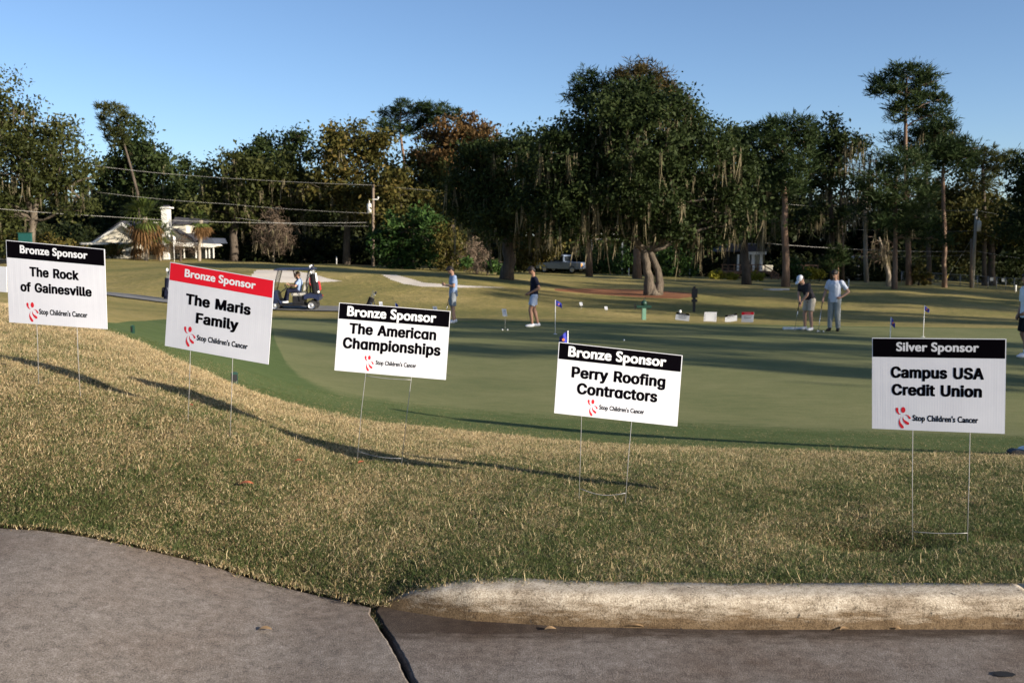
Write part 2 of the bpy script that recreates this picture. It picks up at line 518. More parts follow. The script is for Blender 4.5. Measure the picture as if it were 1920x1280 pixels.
# far bank of higher woodland floor is left to the woods; cart path draped over the slope
def path_ribbon():
    pts = [(150, 47.5), (200, 47.0), (250, 45.6), (310, 44.6), (400, 44.2), (500, 44.0), (600, 43.8), (680, 43.2), (740, 42.6)]
    m = MB()
    fine = []
    for (a, ya), (b, yb) in zip(pts[:-1], pts[1:]):
        for k in range(6):
            fine.append((a + (b - a) * k / 6, ya + (yb - ya) * k / 6))
    fine.append(pts[-1])
    for i, (px, y) in enumerate(fine):
        c = on_ground(px, y)
        for w in (-1.2, -0.4, 0.4, 1.2):
            q = (c.x, c.y + w, gz(c.x, c.y + w) + 0.05)
            m.v.append(Vector(q))
        if i:
            o = (i - 1) * 4
            for k in range(3):
                m.f.append((o + k, o + k + 1, o + 5 + k, o + 4 + k))
    tag(m.build('cart_path', plain('cart path concrete', (0.17, 0.165, 0.155), 0.9, vary=0.2, scale=2), smooth=True), kind='structure')
path_ribbon()

# ------------------------------------------------------------------ pavement, joint, kerb
def concrete(name, cols, stain, stain_scale=1.3, stain_stretch=(1, 1, 1), stain_pos=(0.42, 0.68), grime=None, pits=False):
    m, nt, b = new_mat(name)
    v = obj_vec(nt)
    big = noise_node(nt, obj_vec(nt, stain_stretch), stain_scale, 6, 0.65)
    grit = noise_node(nt, v, 170, 3, 0.8)
    mid = noise_node(nt, v, 22, 5, 0.75)
    mx = nt.nodes.new('ShaderNodeMix'); mx.data_type = 'FLOAT'; mx.inputs[0].default_value = 0.62
    nt.links.new(mid.outputs[0], mx.inputs[2]); nt.links.new(grit.outputs[0], mx.inputs[3])
    r = ramp_node(nt, cols, [0.38, 0.47, 0.53, 0.62])
    nt.links.new(mx.outputs[0], r.inputs[0])
    st = ramp_node(nt, [(0, 0, 0), (1, 1, 1)], list(stain_pos))
    nt.links.new(big.outputs[0], st.inputs[0])
    mc = nt.nodes.new('ShaderNodeMix'); mc.data_type = 'RGBA'; mc.blend_type = 'MULTIPLY'
    nt.links.new(st.outputs[0], mc.inputs[0])
    nt.links.new(r.outputs[0], mc.inputs[6])
    mc.inputs[7].default_value = (*stain, 1)
    last = mc.outputs[2]
    if grime:
        # dirt washed into the foot of the kerb: position along one axis, broken up by noise
        axis, a0, a1, gcol = grime
        sp = nt.nodes.new('ShaderNodeSeparateXYZ')
        nt.links.new(v, sp.inputs[0])
        gn = noise_node(nt, obj_vec(nt, (2.2, 9, 14)), 3.0, 6, 0.7)
        sgn = 1.0 if a1 > a0 else -1.0
        w = abs(a1 - a0)
        pos = nt.nodes.new('ShaderNodeMath'); pos.operation = 'MULTIPLY_ADD'
        nt.links.new(sp.outputs[axis], pos.inputs[0]); pos.inputs[1].default_value = sgn / w; pos.inputs[2].default_value = -a0 * sgn / w
        sh = nt.nodes.new('ShaderNodeMath'); sh.operation = 'MULTIPLY_ADD'
        nt.links.new(gn.outputs[0], sh.inputs[0]); sh.inputs[1].default_value = 2.4
        nt.links.new(pos.outputs[0], sh.inputs[2])
        mr = nt.nodes.new('ShaderNodeMapRange')
        mr.inputs['From Min'].default_value = 1.15; mr.inputs['From Max'].default_value = 2.05
        nt.links.new(sh.outputs[0], mr.inputs['Value'])
        g2 = nt.nodes.new('ShaderNodeMix'); g2.data_type = 'RGBA'; g2.blend_type = 'MULTIPLY'
        nt.links.new(mr.outputs[0], g2.inputs[0]); nt.links.new(last, g2.inputs[6]); g2.inputs[7].default_value = (*gcol, 1)
        last = g2.outputs[2]
    if pits:
        pn = noise_node(nt, obj_vec(nt, (1, 1, 1)), 26, 2, 0.5)
        pr = ramp_node(nt, [(0, 0, 0), (1, 1, 1)], [0.70, 0.745])
        nt.links.new(pn.outputs[0], pr.inputs[0])
        g3 = nt.nodes.new('ShaderNodeMix'); g3.data_type = 'RGBA'
        nt.links.new(pr.outputs[0], g3.inputs[0]); nt.links.new(last, g3.inputs[6]); g3.inputs[7].default_value = (0.05, 0.04, 0.03, 1)
        last = g3.outputs[2]
    nt.links.new(last, b.inputs['Base Color'])
    b.inputs['Roughness'].default_value = 0.9
    b.inputs['Specular IOR Level'].default_value = 0.25
    add_bump(nt, b, mx.outputs[0], 0.9, 0.006)
    return m
M_SLAB = concrete('weathered concrete paving', [(0.075, 0.064, 0.058), (0.165, 0.140, 0.118), (0.21, 0.178, 0.150), (0.31, 0.275, 0.25)], (0.80, 0.72, 0.66))
M_GUTTER = concrete('gutter concrete', [(0.07, 0.058, 0.051), (0.150, 0.126, 0.108), (0.19, 0.161, 0.138), (0.30, 0.265, 0.24)], (0.66, 0.57, 0.50), 2.1, grime=(1, 3.43, 3.53, (0.36, 0.31, 0.27)))
M_KERB = concrete('kerb concrete', [(0.15, 0.12, 0.088), (0.37, 0.312, 0.235), (0.49, 0.42, 0.325), (0.63, 0.56, 0.455)], (0.36, 0.30, 0.24), 1.0, stain_stretch=(3.0, 7, 8), stain_pos=(0.52, 0.76), grime=(2, 1.20, 1.115, (0.30, 0.235, 0.165)), pits=True)
M_DIRT = layered('joint dirt', [(0.012, 0.010, 0.008), (0.03, 0.024, 0.018)], (4, 40), bump=0.6)
def joint_x(y):
    return np.interp(y, [-6, 2.6, 3.10, 3.35, 3.55, 3.70], [1.55, -0.16, -0.324, -0.402, -0.478, -0.535])
def slab(name, left):
    ys = np.concatenate([np.linspace(-6, 2.6, 20, endpoint=False), np.linspace(2.6, 3.70, 34, endpoint=False), np.linspace(3.70, 4.62 if left else 3.80, 46 if left else 6)])
    n = 60
    V = []
    for y in ys:
        if left:
            xr = float(joint_x(y)) - 0.011 + 0.0018 * math.sin(y * 37) + 0.0012 * math.sin(y * 101) if y < 3.70 else float(np.interp(y, EDGE_Y[:8][::-1], EDGE_X[:8][::-1])) - 0.008
            w = np.linspace(0, 1, n) ** 2.2
            xs = xr - w * (xr + 14)
        else:
            xl = float(joint_x(min(y, 3.70))) + 0.014 + 0.0018 * math.sin(y * 31 + 1) + 0.0015 * math.sin(y * 87)
            if y > 3.70: xl = -0.53
            xs = xl + np.linspace(0, 1, n) ** 2.2 * (16 - xl)
        zs = slab_z(xs) + 0.002 * vnoise(xs * 2, y * 2 + 0 * xs, 5)
        edge = np.zeros(n)
        edge[0] = -0.012
        V.append(np.stack([xs, np.full(n, y), zs + edge], -1))
    V = np.array(V)
    rows = len(ys)
    drop = V[:, 0, :].copy(); drop[:, 2] -= 0.10
    V2 = np.concatenate([drop[:, None, :], V[:, :1, :], V], 1)
    V2[:, 2, 0] += (-0.008 if left else 0.008)
    V2[:, 2, 2] += 0.010
    nn = V2.shape[1]
    idx = np.arange(rows * nn).reshape(rows, nn)
    F = np.stack([idx[:-1, :-1], idx[:-1, 1:], idx[1:, 1:], idx[1:, :-1]], -1).reshape(-1, 4)
    if left: F = F[:, ::-1]
    me = np_mesh(name, V2.reshape(-1, 3), F)
    tag(link(name, me, M_SLAB if left else M_GUTTER), kind='structure')
slab('driveway_pavement', True)
slab('road_gutter', False)
jd = MB()
jd.add([(-1.2, 2.0, 1.055), (2.2, 2.0, 1.055), (0.6, 3.95, 1.055), (-1.2, 3.95, 1.055)], [(0, 1, 2, 3)])
tag(jd.build('joint_soil', M_DIRT), kind='structure')

def kerb(x0, x1, name):
    prof = [(0.0, -0.06), (0.0, 0.010), (0.007, 0.040), (0.014, 0.070), (0.021, 0.098), (0.026, 0.109), (0.034, 0.118), (0.046, 0.124), (0.064, 0.127), (0.110, 0.128), (0.160, 0.128), (0.166, 0.110), (0.168, -0.06)]
    n = int((x1 - x0) / 0.02)
    V, F = [], []
    for i in range(n + 1):
        x = x0 + (x1 - x0) * i / n
        f = float(np.interp(x, [-0.56, -0.50, -0.40, -0.28, -0.155, -0.02], [0.02, 0.18, 0.50, 0.80, 0.95, 1.0]))
        y0 = float(np.interp(x, [-0.56, -0.45, -0.3, -0.155, 0.2, 0.8], [3.80, 3.74, 3.68, 3.63, 3.575, 3.545]))
        wd = float(np.interp(x, [-0.56, -0.3, -0.1], [0.10, 0.6, 1.0]))
        for k, (a, h) in enumerate(prof):
            hh = h * 0.94 * f if h > 0 else h
            nz = 0.0012 * float(vnoise(x * 9 + k * 2.0, k * 1.7 + 0 * x, 6)) + 0.0016 * float(vnoise(x * 40, k * 3.1, 8))
            if k in (0, len(prof) - 1): nz = 0
            V.append((x, y0 + a * wd + nz, 1.10 + hh + 0.6 * nz))
        if i:
            o = (i - 1) * len(prof)
            for k in range(len(prof) - 1):
                F.append((o + k, o + len(prof) + k, o + len(prof) + k + 1, o + k + 1))
    m = MB(); m.add(V, F)
    m.f.append(tuple(range(len(prof))))
    m.f.append(tuple(range(n * len(prof), (n + 1) * len(prof)))[::-1])
    tag(m.build(name, M_KERB, smooth=True), kind='structure')
kerb(-0.56, 1.935, 'kerb')
kerb(1.941, 9.0, 'kerb')

# ------------------------------------------------------------------ blades of dormant turf on the bank
def blade_tuft(k):
    r = np.random.default_rng(100 + k)
    V, F, tint = [], [], []
    nb = 20
    for b in range(nb):
        L = r.uniform(0.008, 0.024) * (1.8 if r.random() < 0.08 else 1)
        w = r.uniform(0.0008, 0.0016)
        az = r.uniform(0, 2 * math.pi)
        lean = r.uniform(0.6, 1.75)
        ox, oy = r.normal(0, 0.017, 2)
        bend = r.uniform(-0.5, 0.9)
        pts = []
        p = np.array([ox, oy, -0.004])
        a = lean * 0.5
        for s in range(4):
            pts.append(p.copy())
            d = np.array([math.cos(az) * math.sin(a), math.sin(az) * math.sin(a), math.cos(a)])
            p = p + d * L / 3
            p[2] = max(p[2], 0.002)
            a += (lean + bend) / 3
            az += r.uniform(-0.7, 0.7)
        side = np.array([-math.sin(az), math.cos(az), 0.25])
        o = len(V)
        for s, q in enumerate(pts):
            ww = w * (1 - 0.75 * s / 3)
            V += [q - side * ww, q + side * ww]
        t = r.random()
        for s in range(3):
            F.append((o + 2 * s, o + 2 * s + 1, o + 2 * s + 3, o + 2 * s + 2)); tint.append(t)
    me = np_mesh('grass_tuft', np.array(V), np.array(F), True, np.array(tint))
    me.materials.append(M_BLADE)
    return bpy.data.objects.new('grass_tuft', me)
def blade_material():
    m, nt, b = new_mat('grass blades')
    t = nt.nodes.new('ShaderNodeAttribute'); t.attribute_name = 'tint'
    d = nt.nodes.new('ShaderNodeAttribute'); d.attribute_name = 'dry'; d.attribute_type = 'INSTANCER'
    oi = nt.nodes.new('ShaderNodeObjectInfo')
    mm = nt.nodes.new('ShaderNodeMath'); mm.operation = 'MULTIPLY_ADD'
    nt.links.new(t.outputs['Fac'], mm.inputs[0]); mm.inputs[1].default_value = 17.3; nt.links.new(oi.outputs['Random'], mm.inputs[2])
    fr = nt.nodes.new('ShaderNodeMath'); fr.operation = 'FRACT'; nt.links.new(mm.outputs[0], fr.inputs[0])
    tan = ramp_node(nt, [(0.24, 0.155, 0.075), (0.49, 0.355, 0.175), (0.74, 0.60, 0.36), (0.36, 0.25, 0.12)])
    grn = ramp_node(nt, [(0.042, 0.070, 0.018), (0.080, 0.110, 0.030), (0.135, 0.150, 0.048)])
    sub = nt.nodes.new('ShaderNodeMath'); sub.operation = 'SUBTRACT'
    nt.links.new(d.outputs['Fac'], sub.inputs[0]); nt.links.new(t.outputs['Fac'], sub.inputs[1])
    mul = nt.nodes.new('ShaderNodeMath'); mul.operation = 'MULTIPLY_ADD'; mul.use_clamp = True
    nt.links.new(sub.outputs[0], mul.inputs[0]); mul.inputs[1].default_value = 6; mul.inputs[2].default_value = 0.5
    mix = nt.nodes.new('ShaderNodeMix'); mix.data_type = 'RGBA'
    nt.links.new(fr.outputs[0], tan.inputs[0]); nt.links.new(fr.outputs[0], grn.inputs[0])
    nt.links.new(mul.outputs[0], mix.inputs[0]); nt.links.new(grn.outputs[0], mix.inputs[6]); nt.links.new(tan.outputs[0], mix.inputs[7])
    nt.links.new(mix.outputs[2], b.inputs['Base Color'])
    b.inputs['Roughness'].default_value = 0.65
    b.inputs['Specular IOR Level'].default_value = 0.25
    tr = nt.nodes.new('ShaderNodeBsdfTranslucent')
    nt.links.new(mix.outputs[2], tr.inputs[0])
    ms = nt.nodes.new('ShaderNodeMixShader'); ms.inputs[0].default_value = 0.25
    nt.links.new(b.outputs[0], ms.inputs[1]); nt.links.new(tr.outputs[0], ms.inputs[2])
    nt.links.new(ms.outputs[0], nt.nodes['Material Output'].inputs[0])
    return m
M_BLADE = blade_material()
TUFTS = bpy.data.collections.new('tufts')
for k in range(8):
    TUFTS.objects.link(blade_tuft(k))
def grass_tree():
    ng = bpy.data.node_groups.new('scatter blades', 'GeometryNodeTree')
    ng.interface.new_socket('Geometry', in_out='INPUT', socket_type='NodeSocketGeometry')
    ng.interface.new_socket('Geometry', in_out='OUTPUT', socket_type='NodeSocketGeometry')
    gi, go = ng.nodes.new('NodeGroupInput'), ng.nodes.new('NodeGroupOutput')
    iop = ng.nodes.new('GeometryNodeInstanceOnPoints')
    ci = ng.nodes.new('GeometryNodeCollectionInfo')
    ci.inputs['Collection'].default_value = TUFTS
    ci.inputs['Separate Children'].default_value = True
    ci.inputs['Reset Children'].default_value = True
    ng.links.new(gi.outputs[0], iop.inputs['Points'])
    ng.links.new(ci.outputs[0], iop.inputs['Instance'])
    iop.inputs['Pick Instance'].default_value = True
    def at(n, ty):
        a = ng.nodes.new('GeometryNodeInputNamedAttribute')
        a.data_type = ty
        a.inputs[0].default_value = n
        return a.outputs[0]
    ng.links.new(at('var', 'INT'), iop.inputs['Instance Index'])
    e2r = ng.nodes.new('FunctionNodeEulerToRotation')
    ng.links.new(at('rot', 'FLOAT_VECTOR'), e2r.inputs[0])
    ng.links.new(e2r.outputs[0], iop.inputs['Rotation'])
    ng.links.new(at('scl', 'FLOAT_VECTOR'), iop.inputs['Scale'])
    ng.links.new(iop.outputs[0], go.inputs[0])
    return ng
NG = grass_tree()
def scatter(name, xy, z, dry, scl):
    n = len(xy)
    me = bpy.data.meshes.new(name)
    me.vertices.add(n)
    co = np.concatenate([xy, z[:, None]], 1).astype(np.float32)
    me.vertices.foreach_set('co', co.ravel())
    me.attributes.new('var', 'INT', 'POINT').data.foreach_set('value', RNG.integers(0, 8, n).astype(np.int32))
    rot = np.stack([RNG.normal(0, 0.12, n), RNG.normal(0, 0.12, n), RNG.uniform(0, 6.283, n)], 1).astype(np.float32)
    me.attributes.new('rot', 'FLOAT_VECTOR', 'POINT').data.foreach_set('vector', rot.ravel())
    me.attributes.new('scl', 'FLOAT_VECTOR', 'POINT').data.foreach_set('vector', scl.astype(np.float32).ravel())
    me.attributes.new('dry', 'FLOAT', 'POINT').data.foreach_set('value', dry.astype(np.float32))
    o = bpy.data.objects.new(name, me)
    COL.objects.link(o)
    o.modifiers.new('blades', 'NODES').node_group = NG
    return tag(o, kind='stuff')
def grow_lawn():
    out = []
    want = 165000
    y = (RNG.uniform(0, 1, want * 2) ** 1.35) * 8.0 + 3.55
    x = RNG.uniform(-0.66, 0.66, want * 2) * (y + 0.4)
    px, _ = to_px(x, y, land_z(x, y))
    keep = (y > edge_y(x) + 0.004) & (y < np.interp(px, TAN_PX, TAN_Y) + 0.14 * vnoise(x * 3, y * 3, 31) + RNG.normal(0, 0.10, len(x)))
    x, y = x[keep][:want], y[keep][:want]
    px = px[keep][:want]
    dist = y - edge_y(x)
    yt = np.interp(px, TAN_PX, TAN_Y)
    edge = np.clip((y - (yt - 2.6)) / 2.4, 0, 1)
    left = np.clip((0.2 - x) / 3.2, 0, 1)
    dry = 0.37 + 0.38 * edge + 0.34 * left * np.clip(dist / 1.0, 0, 1) + 0.15 * vnoise(x * 1.3, y * 1.6, 32) + 0.17 * vnoise(x * 3.6, y * 3.6, 33) + 0.14 * vnoise(x * 13, y * 13, 37)
    dry -= 0.20 * np.exp(-dist / 0.20) + 0.16 * np.clip((x - 0.7) / 1.2, 0, 1)
    dry += RNG.normal(0, 0.19, len(x))
    dry = np.where(dist < 0.018, 0.8, dry)
    s = RNG.uniform(0.62, 1.08, len(x)) * (1.0 + 0.22 * vnoise(x * 6, y * 6, 34))
    s *= np.where(dist < 0.10, 1.15, 1.0) * (1 + 0.04 * (y - 4))
    hollow = np.maximum(np.exp(-(((x - 1.64) / 0.24) ** 2 + ((y - 4.42) / 0.13) ** 2)), 0.8 * np.exp(-(((x - 2.3) / 0.30) ** 2 + ((y - 4.52) / 0.12) ** 2)))
    bare = np.clip(vnoise(x * 4.0 + 9, y * 4.0, 36) - 0.55, 0, 1) * 1.2
    keep = RNG.random(len(x)) > np.maximum(0.72 * hollow, np.clip(bare, 0, 0.6))
    x, y, s, dry = x[keep], y[keep], s[keep], (dry - 0.25 * hollow)[keep]
    scl = np.stack([s, s, s * RNG.uniform(0.75, 1.2, len(x))], 1)
    scatter('lawn_grass', np.stack([x, y], 1), land_z(x, y), np.clip(dry, 0.02, 0.97), scl)
    # short green blades where the fringe meets the bank
    n = 26000
    y = 7.6 + RNG.uniform(0, 1, n) ** 1.5 * 5.0
    x = RNG.uniform(-0.45, 0.62, n) * y
    px, _ = to_px(x, y, land_z(x, y))
    yt = np.interp(px, TAN_PX, TAN_Y)
    g0 = np.where(px < 505, 1e9, np.interp(px, GRN_PX, GRN_Y0))
    k = (y > yt - 0.05) & (y < g0)
    x, y = x[k], y[k]
    s = RNG.uniform(0.35, 0.62, len(x))
    scatter('fringe_grass', np.stack([x, y], 1), land_z(x, y), np.clip(0.16 + 0.16 * vnoise(x * 2, y * 2, 35) + RNG.normal(0, 0.06, len(x)), 0.0, 0.6), np.stack([s * 1.3, s * 1.3, s], 1))
    # a few blades in the joint of the pavement and along its edge
    y = RNG.uniform(3.60, 3.80, 50)
    x = joint_x(np.minimum(y, 3.70)) + RNG.normal(0.0, 0.012, 50)
    s = RNG.uniform(0.5, 0.9, 50)
    scatter('joint_weeds', np.stack([x, y], 1), np.full(50, 1.085), np.full(50, 0.25), np.stack([s, s, s], 1))
grow_lawn()

# ------------------------------------------------------------------ trees and shrubs
LEAF = {
    'oak': leaf_mat('live oak leaves', [(0.014, 0.024, 0.007), (0.033, 0.048, 0.014), (0.057, 0.072, 0.024)]),
    'oak_olive': leaf_mat('olive oak leaves', [(0.027, 0.033, 0.009), (0.060, 0.068, 0.019), (0.106, 0.099, 0.032)]),
    'gold': leaf_mat('yellowing leaves', [(0.033, 0.037, 0.009), (0.087, 0.078, 0.020), (0.175, 0.116, 0.032)]),
    'rust': leaf_mat('rust autumn needles', [(0.055, 0.038, 0.014), (0.14, 0.080, 0.030), (0.24, 0.130, 0.052)]),
    'pine': leaf_mat('pine needles', [(0.014, 0.026, 0.008), (0.033, 0.053, 0.017), (0.063, 0.081, 0.027)]),
    'pine_brown': leaf_mat('browning pine needles', [(0.027, 0.027, 0.009), (0.078, 0.060, 0.020), (0.152, 0.097, 0.035)]),
    'shrub': leaf_mat('glossy shrub leaves', [(0.016, 0.034, 0.009), (0.036, 0.074, 0.018), (0.075, 0.120, 0.032)], 0.2, 0.45),
    'yellow': leaf_mat('yellow green leaves', [(0.09, 0.10, 0.012), (0.24, 0.23, 0.028), (0.40, 0.36, 0.055)]),
    'twig': leaf_mat('bare pale twigs', [(0.085, 0.060, 0.042), (0.165, 0.120, 0.085), (0.25, 0.19, 0.14)], 0.1),
    'palm': leaf_mat('palm fronds', [(0.035, 0.055, 0.012), (0.085, 0.115, 0.026), (0.16, 0.18, 0.05)]),
    'palm_dead': leaf_mat('dead palm fronds', [(0.07, 0.040, 0.016), (0.16, 0.085, 0.035), (0.25, 0.15, 0.07)]),
    'moss': leaf_mat('spanish moss', [(0.085, 0.072, 0.042), (0.19, 0.16, 0.095), (0.32, 0.27, 0.17)], 0.35, 0.9),
    'dark': leaf_mat('deep wood leaves', [(0.011, 0.017, 0.006), (0.027, 0.035, 0.011), (0.057, 0.057, 0.020)]),
}
def bark(name, cols, scale=2.2):
    return layered(name, cols, (scale * 1.2, scale * 6), bump=1.0, bdist=0.05, stretch=(1, 1, 0.22))
BARK = {
    'oak': bark('oak bark', [(0.035, 0.027, 0.020), (0.105, 0.084, 0.062), (0.20, 0.165, 0.125)]),
    'pine': bark('pine bark', [(0.075, 0.045, 0.030), (0.18, 0.115, 0.078), (0.29, 0.20, 0.14)]),
    'dark': bark('dark bark', [(0.035, 0.027, 0.020), (0.085, 0.066, 0.05), (0.14, 0.11, 0.085)]),
    'pale': bark('pale bark', [(0.14, 0.115, 0.085), (0.27, 0.225, 0.17), (0.40, 0.34, 0.27)]),
}
def unit(r, n):
    d = r.normal(0, 1, (n, 3))
    return d / np.linalg.norm(d, axis=1)[:, None]
def leaf_quads(r, c, size, aspect, out=None, up=0.0):
    """one small rhombic leaf (or needle spray) at every centre c"""
    n = len(c)
    a = unit(r, n)
    if out is not None:
        a = a * 0.55 + out
        a[:, 2] += up
        a /= np.linalg.norm(a, axis=1)[:, None]
    b = np.cross(a, unit(r, n))
    b /= np.linalg.norm(b, axis=1)[:, None] + 1e-9
    s = size * r.uniform(0.45, 1.55, (n, 1))
    a, b = a * s, b * s * aspect
    return np.stack([c - a, c - b * 0.9 - a * 0.1, c + a, c + b * 0.9 + a * 0.1], 1)
def foliage(r, lobes, clump, dens, lpc, leaf, aspect=0.55, flat=0.75, needles=False, shell=0.72, tint0=0.0, up=0.35):
    """leaves in clumps through the lobes (centre, rx, rz); gaps stay between the clumps"""
    Q, Tn = [], []
    for (c, rx, rz) in lobes:
        n = max(5, int(dens * 4 * (rx / clump) ** 2 * (0.35 + 0.65 * rz / rx)))
        d = unit(r, n)
        rad = np.where(r.random(n) < shell, r.uniform(0.80, 1.10, n), r.uniform(0.25, 0.80, n))
        cc = np.array(c)[None, :] + d * rad[:, None] * np.array([rx, rx, rz])[None, :]
        cr = clump * r.uniform(0.55, 1.35, n)
        k = np.maximum(4, (lpc * r.uniform(0.6, 1.4, n)).astype(int))
        rep = np.repeat(np.arange(n), k)
        off = r.normal(0, 0.5, (len(rep), 3)) * cr[rep][:, None] * np.array([1, 1, flat])
        p = cc[rep] + off
        out = off / (np.linalg.norm(off, axis=1)[:, None] + 1e-6) if needles else None
        Q.append(leaf_quads(r, p, leaf, aspect, out, up if needles else 0))
        lt = r.normal(0, 0.10)
        Tn.append(np.clip(0.42 + tint0 + lt + r.normal(0, 0.13, n)[rep] + r.normal(0, 0.15, len(rep)), 0, 1))
    Q = np.concatenate(Q); Tn = np.concatenate(Tn)
    return Q.reshape(-1, 3), np.arange(len(Q) * 4).reshape(-1, 4), Tn
def moss_strands(r, lobes, n, length, width, spread=0.95):
    V, F, Tn = [], [], []
    w = np.array([l[1] for l in lobes], float); w /= w.sum()
    for i in range(n):
        c, rx, rz = lobes[int(r.choice(len(lobes), p=w))]
        d = unit(r, 1)[0]
        if d[2] > 0.05: d[2] = -d[2]
        if r.random() < 0.6: d[1] = -abs(d[1])
        p0 = np.array(c) + d * np.array([rx, rx, rz]) * r.uniform(0.8, 1.12)
        L = length * r.uniform(0.15, 1.0) ** 1.6
        for s in range(int(r.integers(2, 7))):
            q = p0 + r.normal(0, width * 0.9, 3)
            l = L * r.uniform(0.55, 1.0)
            an = r.uniform(0, math.pi); drift = r.normal(0, 0.10, 3) * l
            sd = np.array([math.cos(an), math.sin(an), 0])
            o = len(V); ns = 4
            for k in range(ns + 1):
                t = k / ns
                ww = width * r.uniform(0.55, 1.1) * (0.35 + 0.9 * t * (1 - t) * 2) * (1 - 0.55 * t)
                j = r.normal(0, width * 0.22, 3) * t
                j = j + drift * t * t; V += [q + np.array([0, 0, -l * t]) - sd * ww + j, q + np.array([0, 0, -l * t]) + sd * ww + j]
            tv = np.clip(r.normal(0.48, 0.2), 0, 1)
            for k in range(ns):
                F.append((o + 2 * k, o + 2 * k + 1, o + 2 * k + 3, o + 2 * k + 2)); Tn.append(tv)
    return np.array(V), np.array(F), np.array(Tn)
def wander(r, a, b, sag, n=6):
    a, b = Vector(a), Vector(b)
    L = (b - a).length
    pts = []
    for i in range(n + 1):
        t = i / n
        p = a.lerp(b, t)
        j = math.sin(math.pi * t)
        p += Vector(r.normal(0, 0.045 * L, 3)) * j + Vector((0, 0, sag * L * j))
        pts.append(p)
    return pts
SEED = [0]
def tree(name, label, trunk, lobes, leaf, bk, p, group=None, moss=None, limbs=True, cat='tree', twist=0.0, extra_limbs=(), fol=None, stems=()):
    """trunk: [(point, radius)...] from the ground up; lobes: (centre, rx, rz)"""
    SEED[0] += 1
    r = np.random.default_rng(500 + SEED[0])
    b0 = Vector(trunk[0][0])
    root = thing(name, b0, label, cat, group)
    m = MB()
    tp = [Vector(q) for q, _ in trunk]
    tr = [q for _, q in trunk]
    tp2, tr2 = [], []
    for i in range(len(tp) - 1):
        for k in range(3):
            t = k / 3
            q = tp[i].lerp(tp[i + 1], t) + (Vector(r.normal(0, tr[i] * 0.16, 3)) if (i or k) else Vector())
            tp2.append(q); tr2.append(tr[i] + (tr[i + 1] - tr[i]) * t)
    tp2.append(tp[-1]); tr2.append(tr[-1])
    tp2[0] = tp2[0] - Vector((0, 0, 0.3)); tr2[0] *= 1.25
    m.tube(tp2, tr2, 9, wob=0.10)
    for st in stems:
        m.tube([q for q, _ in st], [w for _, w in st], 8, wob=0.08)
    if limbs:
        H = tp2[-1].z - tp2[0].z
        for (c, rx, rz) in lobes:
            c = Vector(c)
            best = min(range(len(tp2)), key=lambda i: (tp2[i] - c).length + max(0, tp2[i].z - (c.z - 0.25 * rx)) * 2.5 + (0 if i > len(tp2) * 0.35 else 3 + (len(tp2) * 0.35 - i) * 2))
            s = tp2[best]
            L = (c - s).length
            w = min(tr2[best] * 0.55, 0.03 + 0.022 * L)
            pts = wander(r, s, c, 0.06, 5)
            m.tube(pts, [w * (1 - 0.72 * i / 5) for i in range(6)], 6, wob=0.12)
            for k in range(3 if rx > 1 else 2):
                e = c + Vector(unit(r, 1)[0] * np.array([rx, rx, rz]) * 0.85)
                i0 = int(r.integers(2, 5))
                m.tube(wander(r, pts[i0], e, 0.03, 3), [w * 0.42, w * 0.34, w * 0.24, w * 0.12], 5)
    for el in extra_limbs:
        m.tube([q for q, _ in el], [w for _, w in el], 7, wob=0.12)
    m.build('trunk', BARK[bk], root, smooth=True, base=b0)
    v, f, tn = foliage(r, lobes, **p)
    link('crown', np_mesh('crown', v - np.array(b0), f, False, tn), LEAF[leaf], root)
    if fol:
        for lf, lb, pp in fol:
            v, f, tn = foliage(r, lb, **pp)
            link('foliage', np_mesh('foliage', v - np.array(b0), f, False, tn), LEAF[lf], root)
    if moss:
        v, f, tn = moss_strands(r, lobes, *moss)
        o = link('hanging_moss', np_mesh('hanging_moss', v - np.array(b0), f, False, tn), LEAF['moss'], root)
        o['kind'] = 'stuff'
    return root
def lob(y, items, depth=0.55, seed=1, yo=0.0):
    """(px, py, r_px[, r_px vertical]) measured on the photograph for a tree y metres away"""
    r = np.random.default_rng(seed)
    k = y / FPX
    out = []
    for it in items:
        rp = it[2]; rz = it[3] if len(it) > 3 else rp * 0.82
        c = P(it[0], it[1], y + yo + r.uniform(-depth, depth) * rp * k * 1.6)
        out.append((tuple(c), rp * k * 1.08, rz * k * 1.08))
    return out
def trk(y, items):
    """trunk points (px, py or None for the ground, radius in metres)"""
    out = []
    for px, py, w in items:
        q = on_ground(px, y) if py is None else P(px, py, y)
        out.append((q, w))
    return out
OAKP = dict(clump=0.80, dens=1.7, lpc=105, leaf=0.11)
MIDP = dict(clump=0.95, dens=1.6, lpc=78, leaf=0.155)
PINEP = dict(clump=0.62, dens=1.5, lpc=44, leaf=0.26, aspect=0.15, needles=True, flat=0.6)
FARP = dict(clump=1.15, dens=1.6, lpc=74, leaf=0.20)
SHRP = dict(clump=0.40, dens=1.3, lpc=22, leaf=0.13)

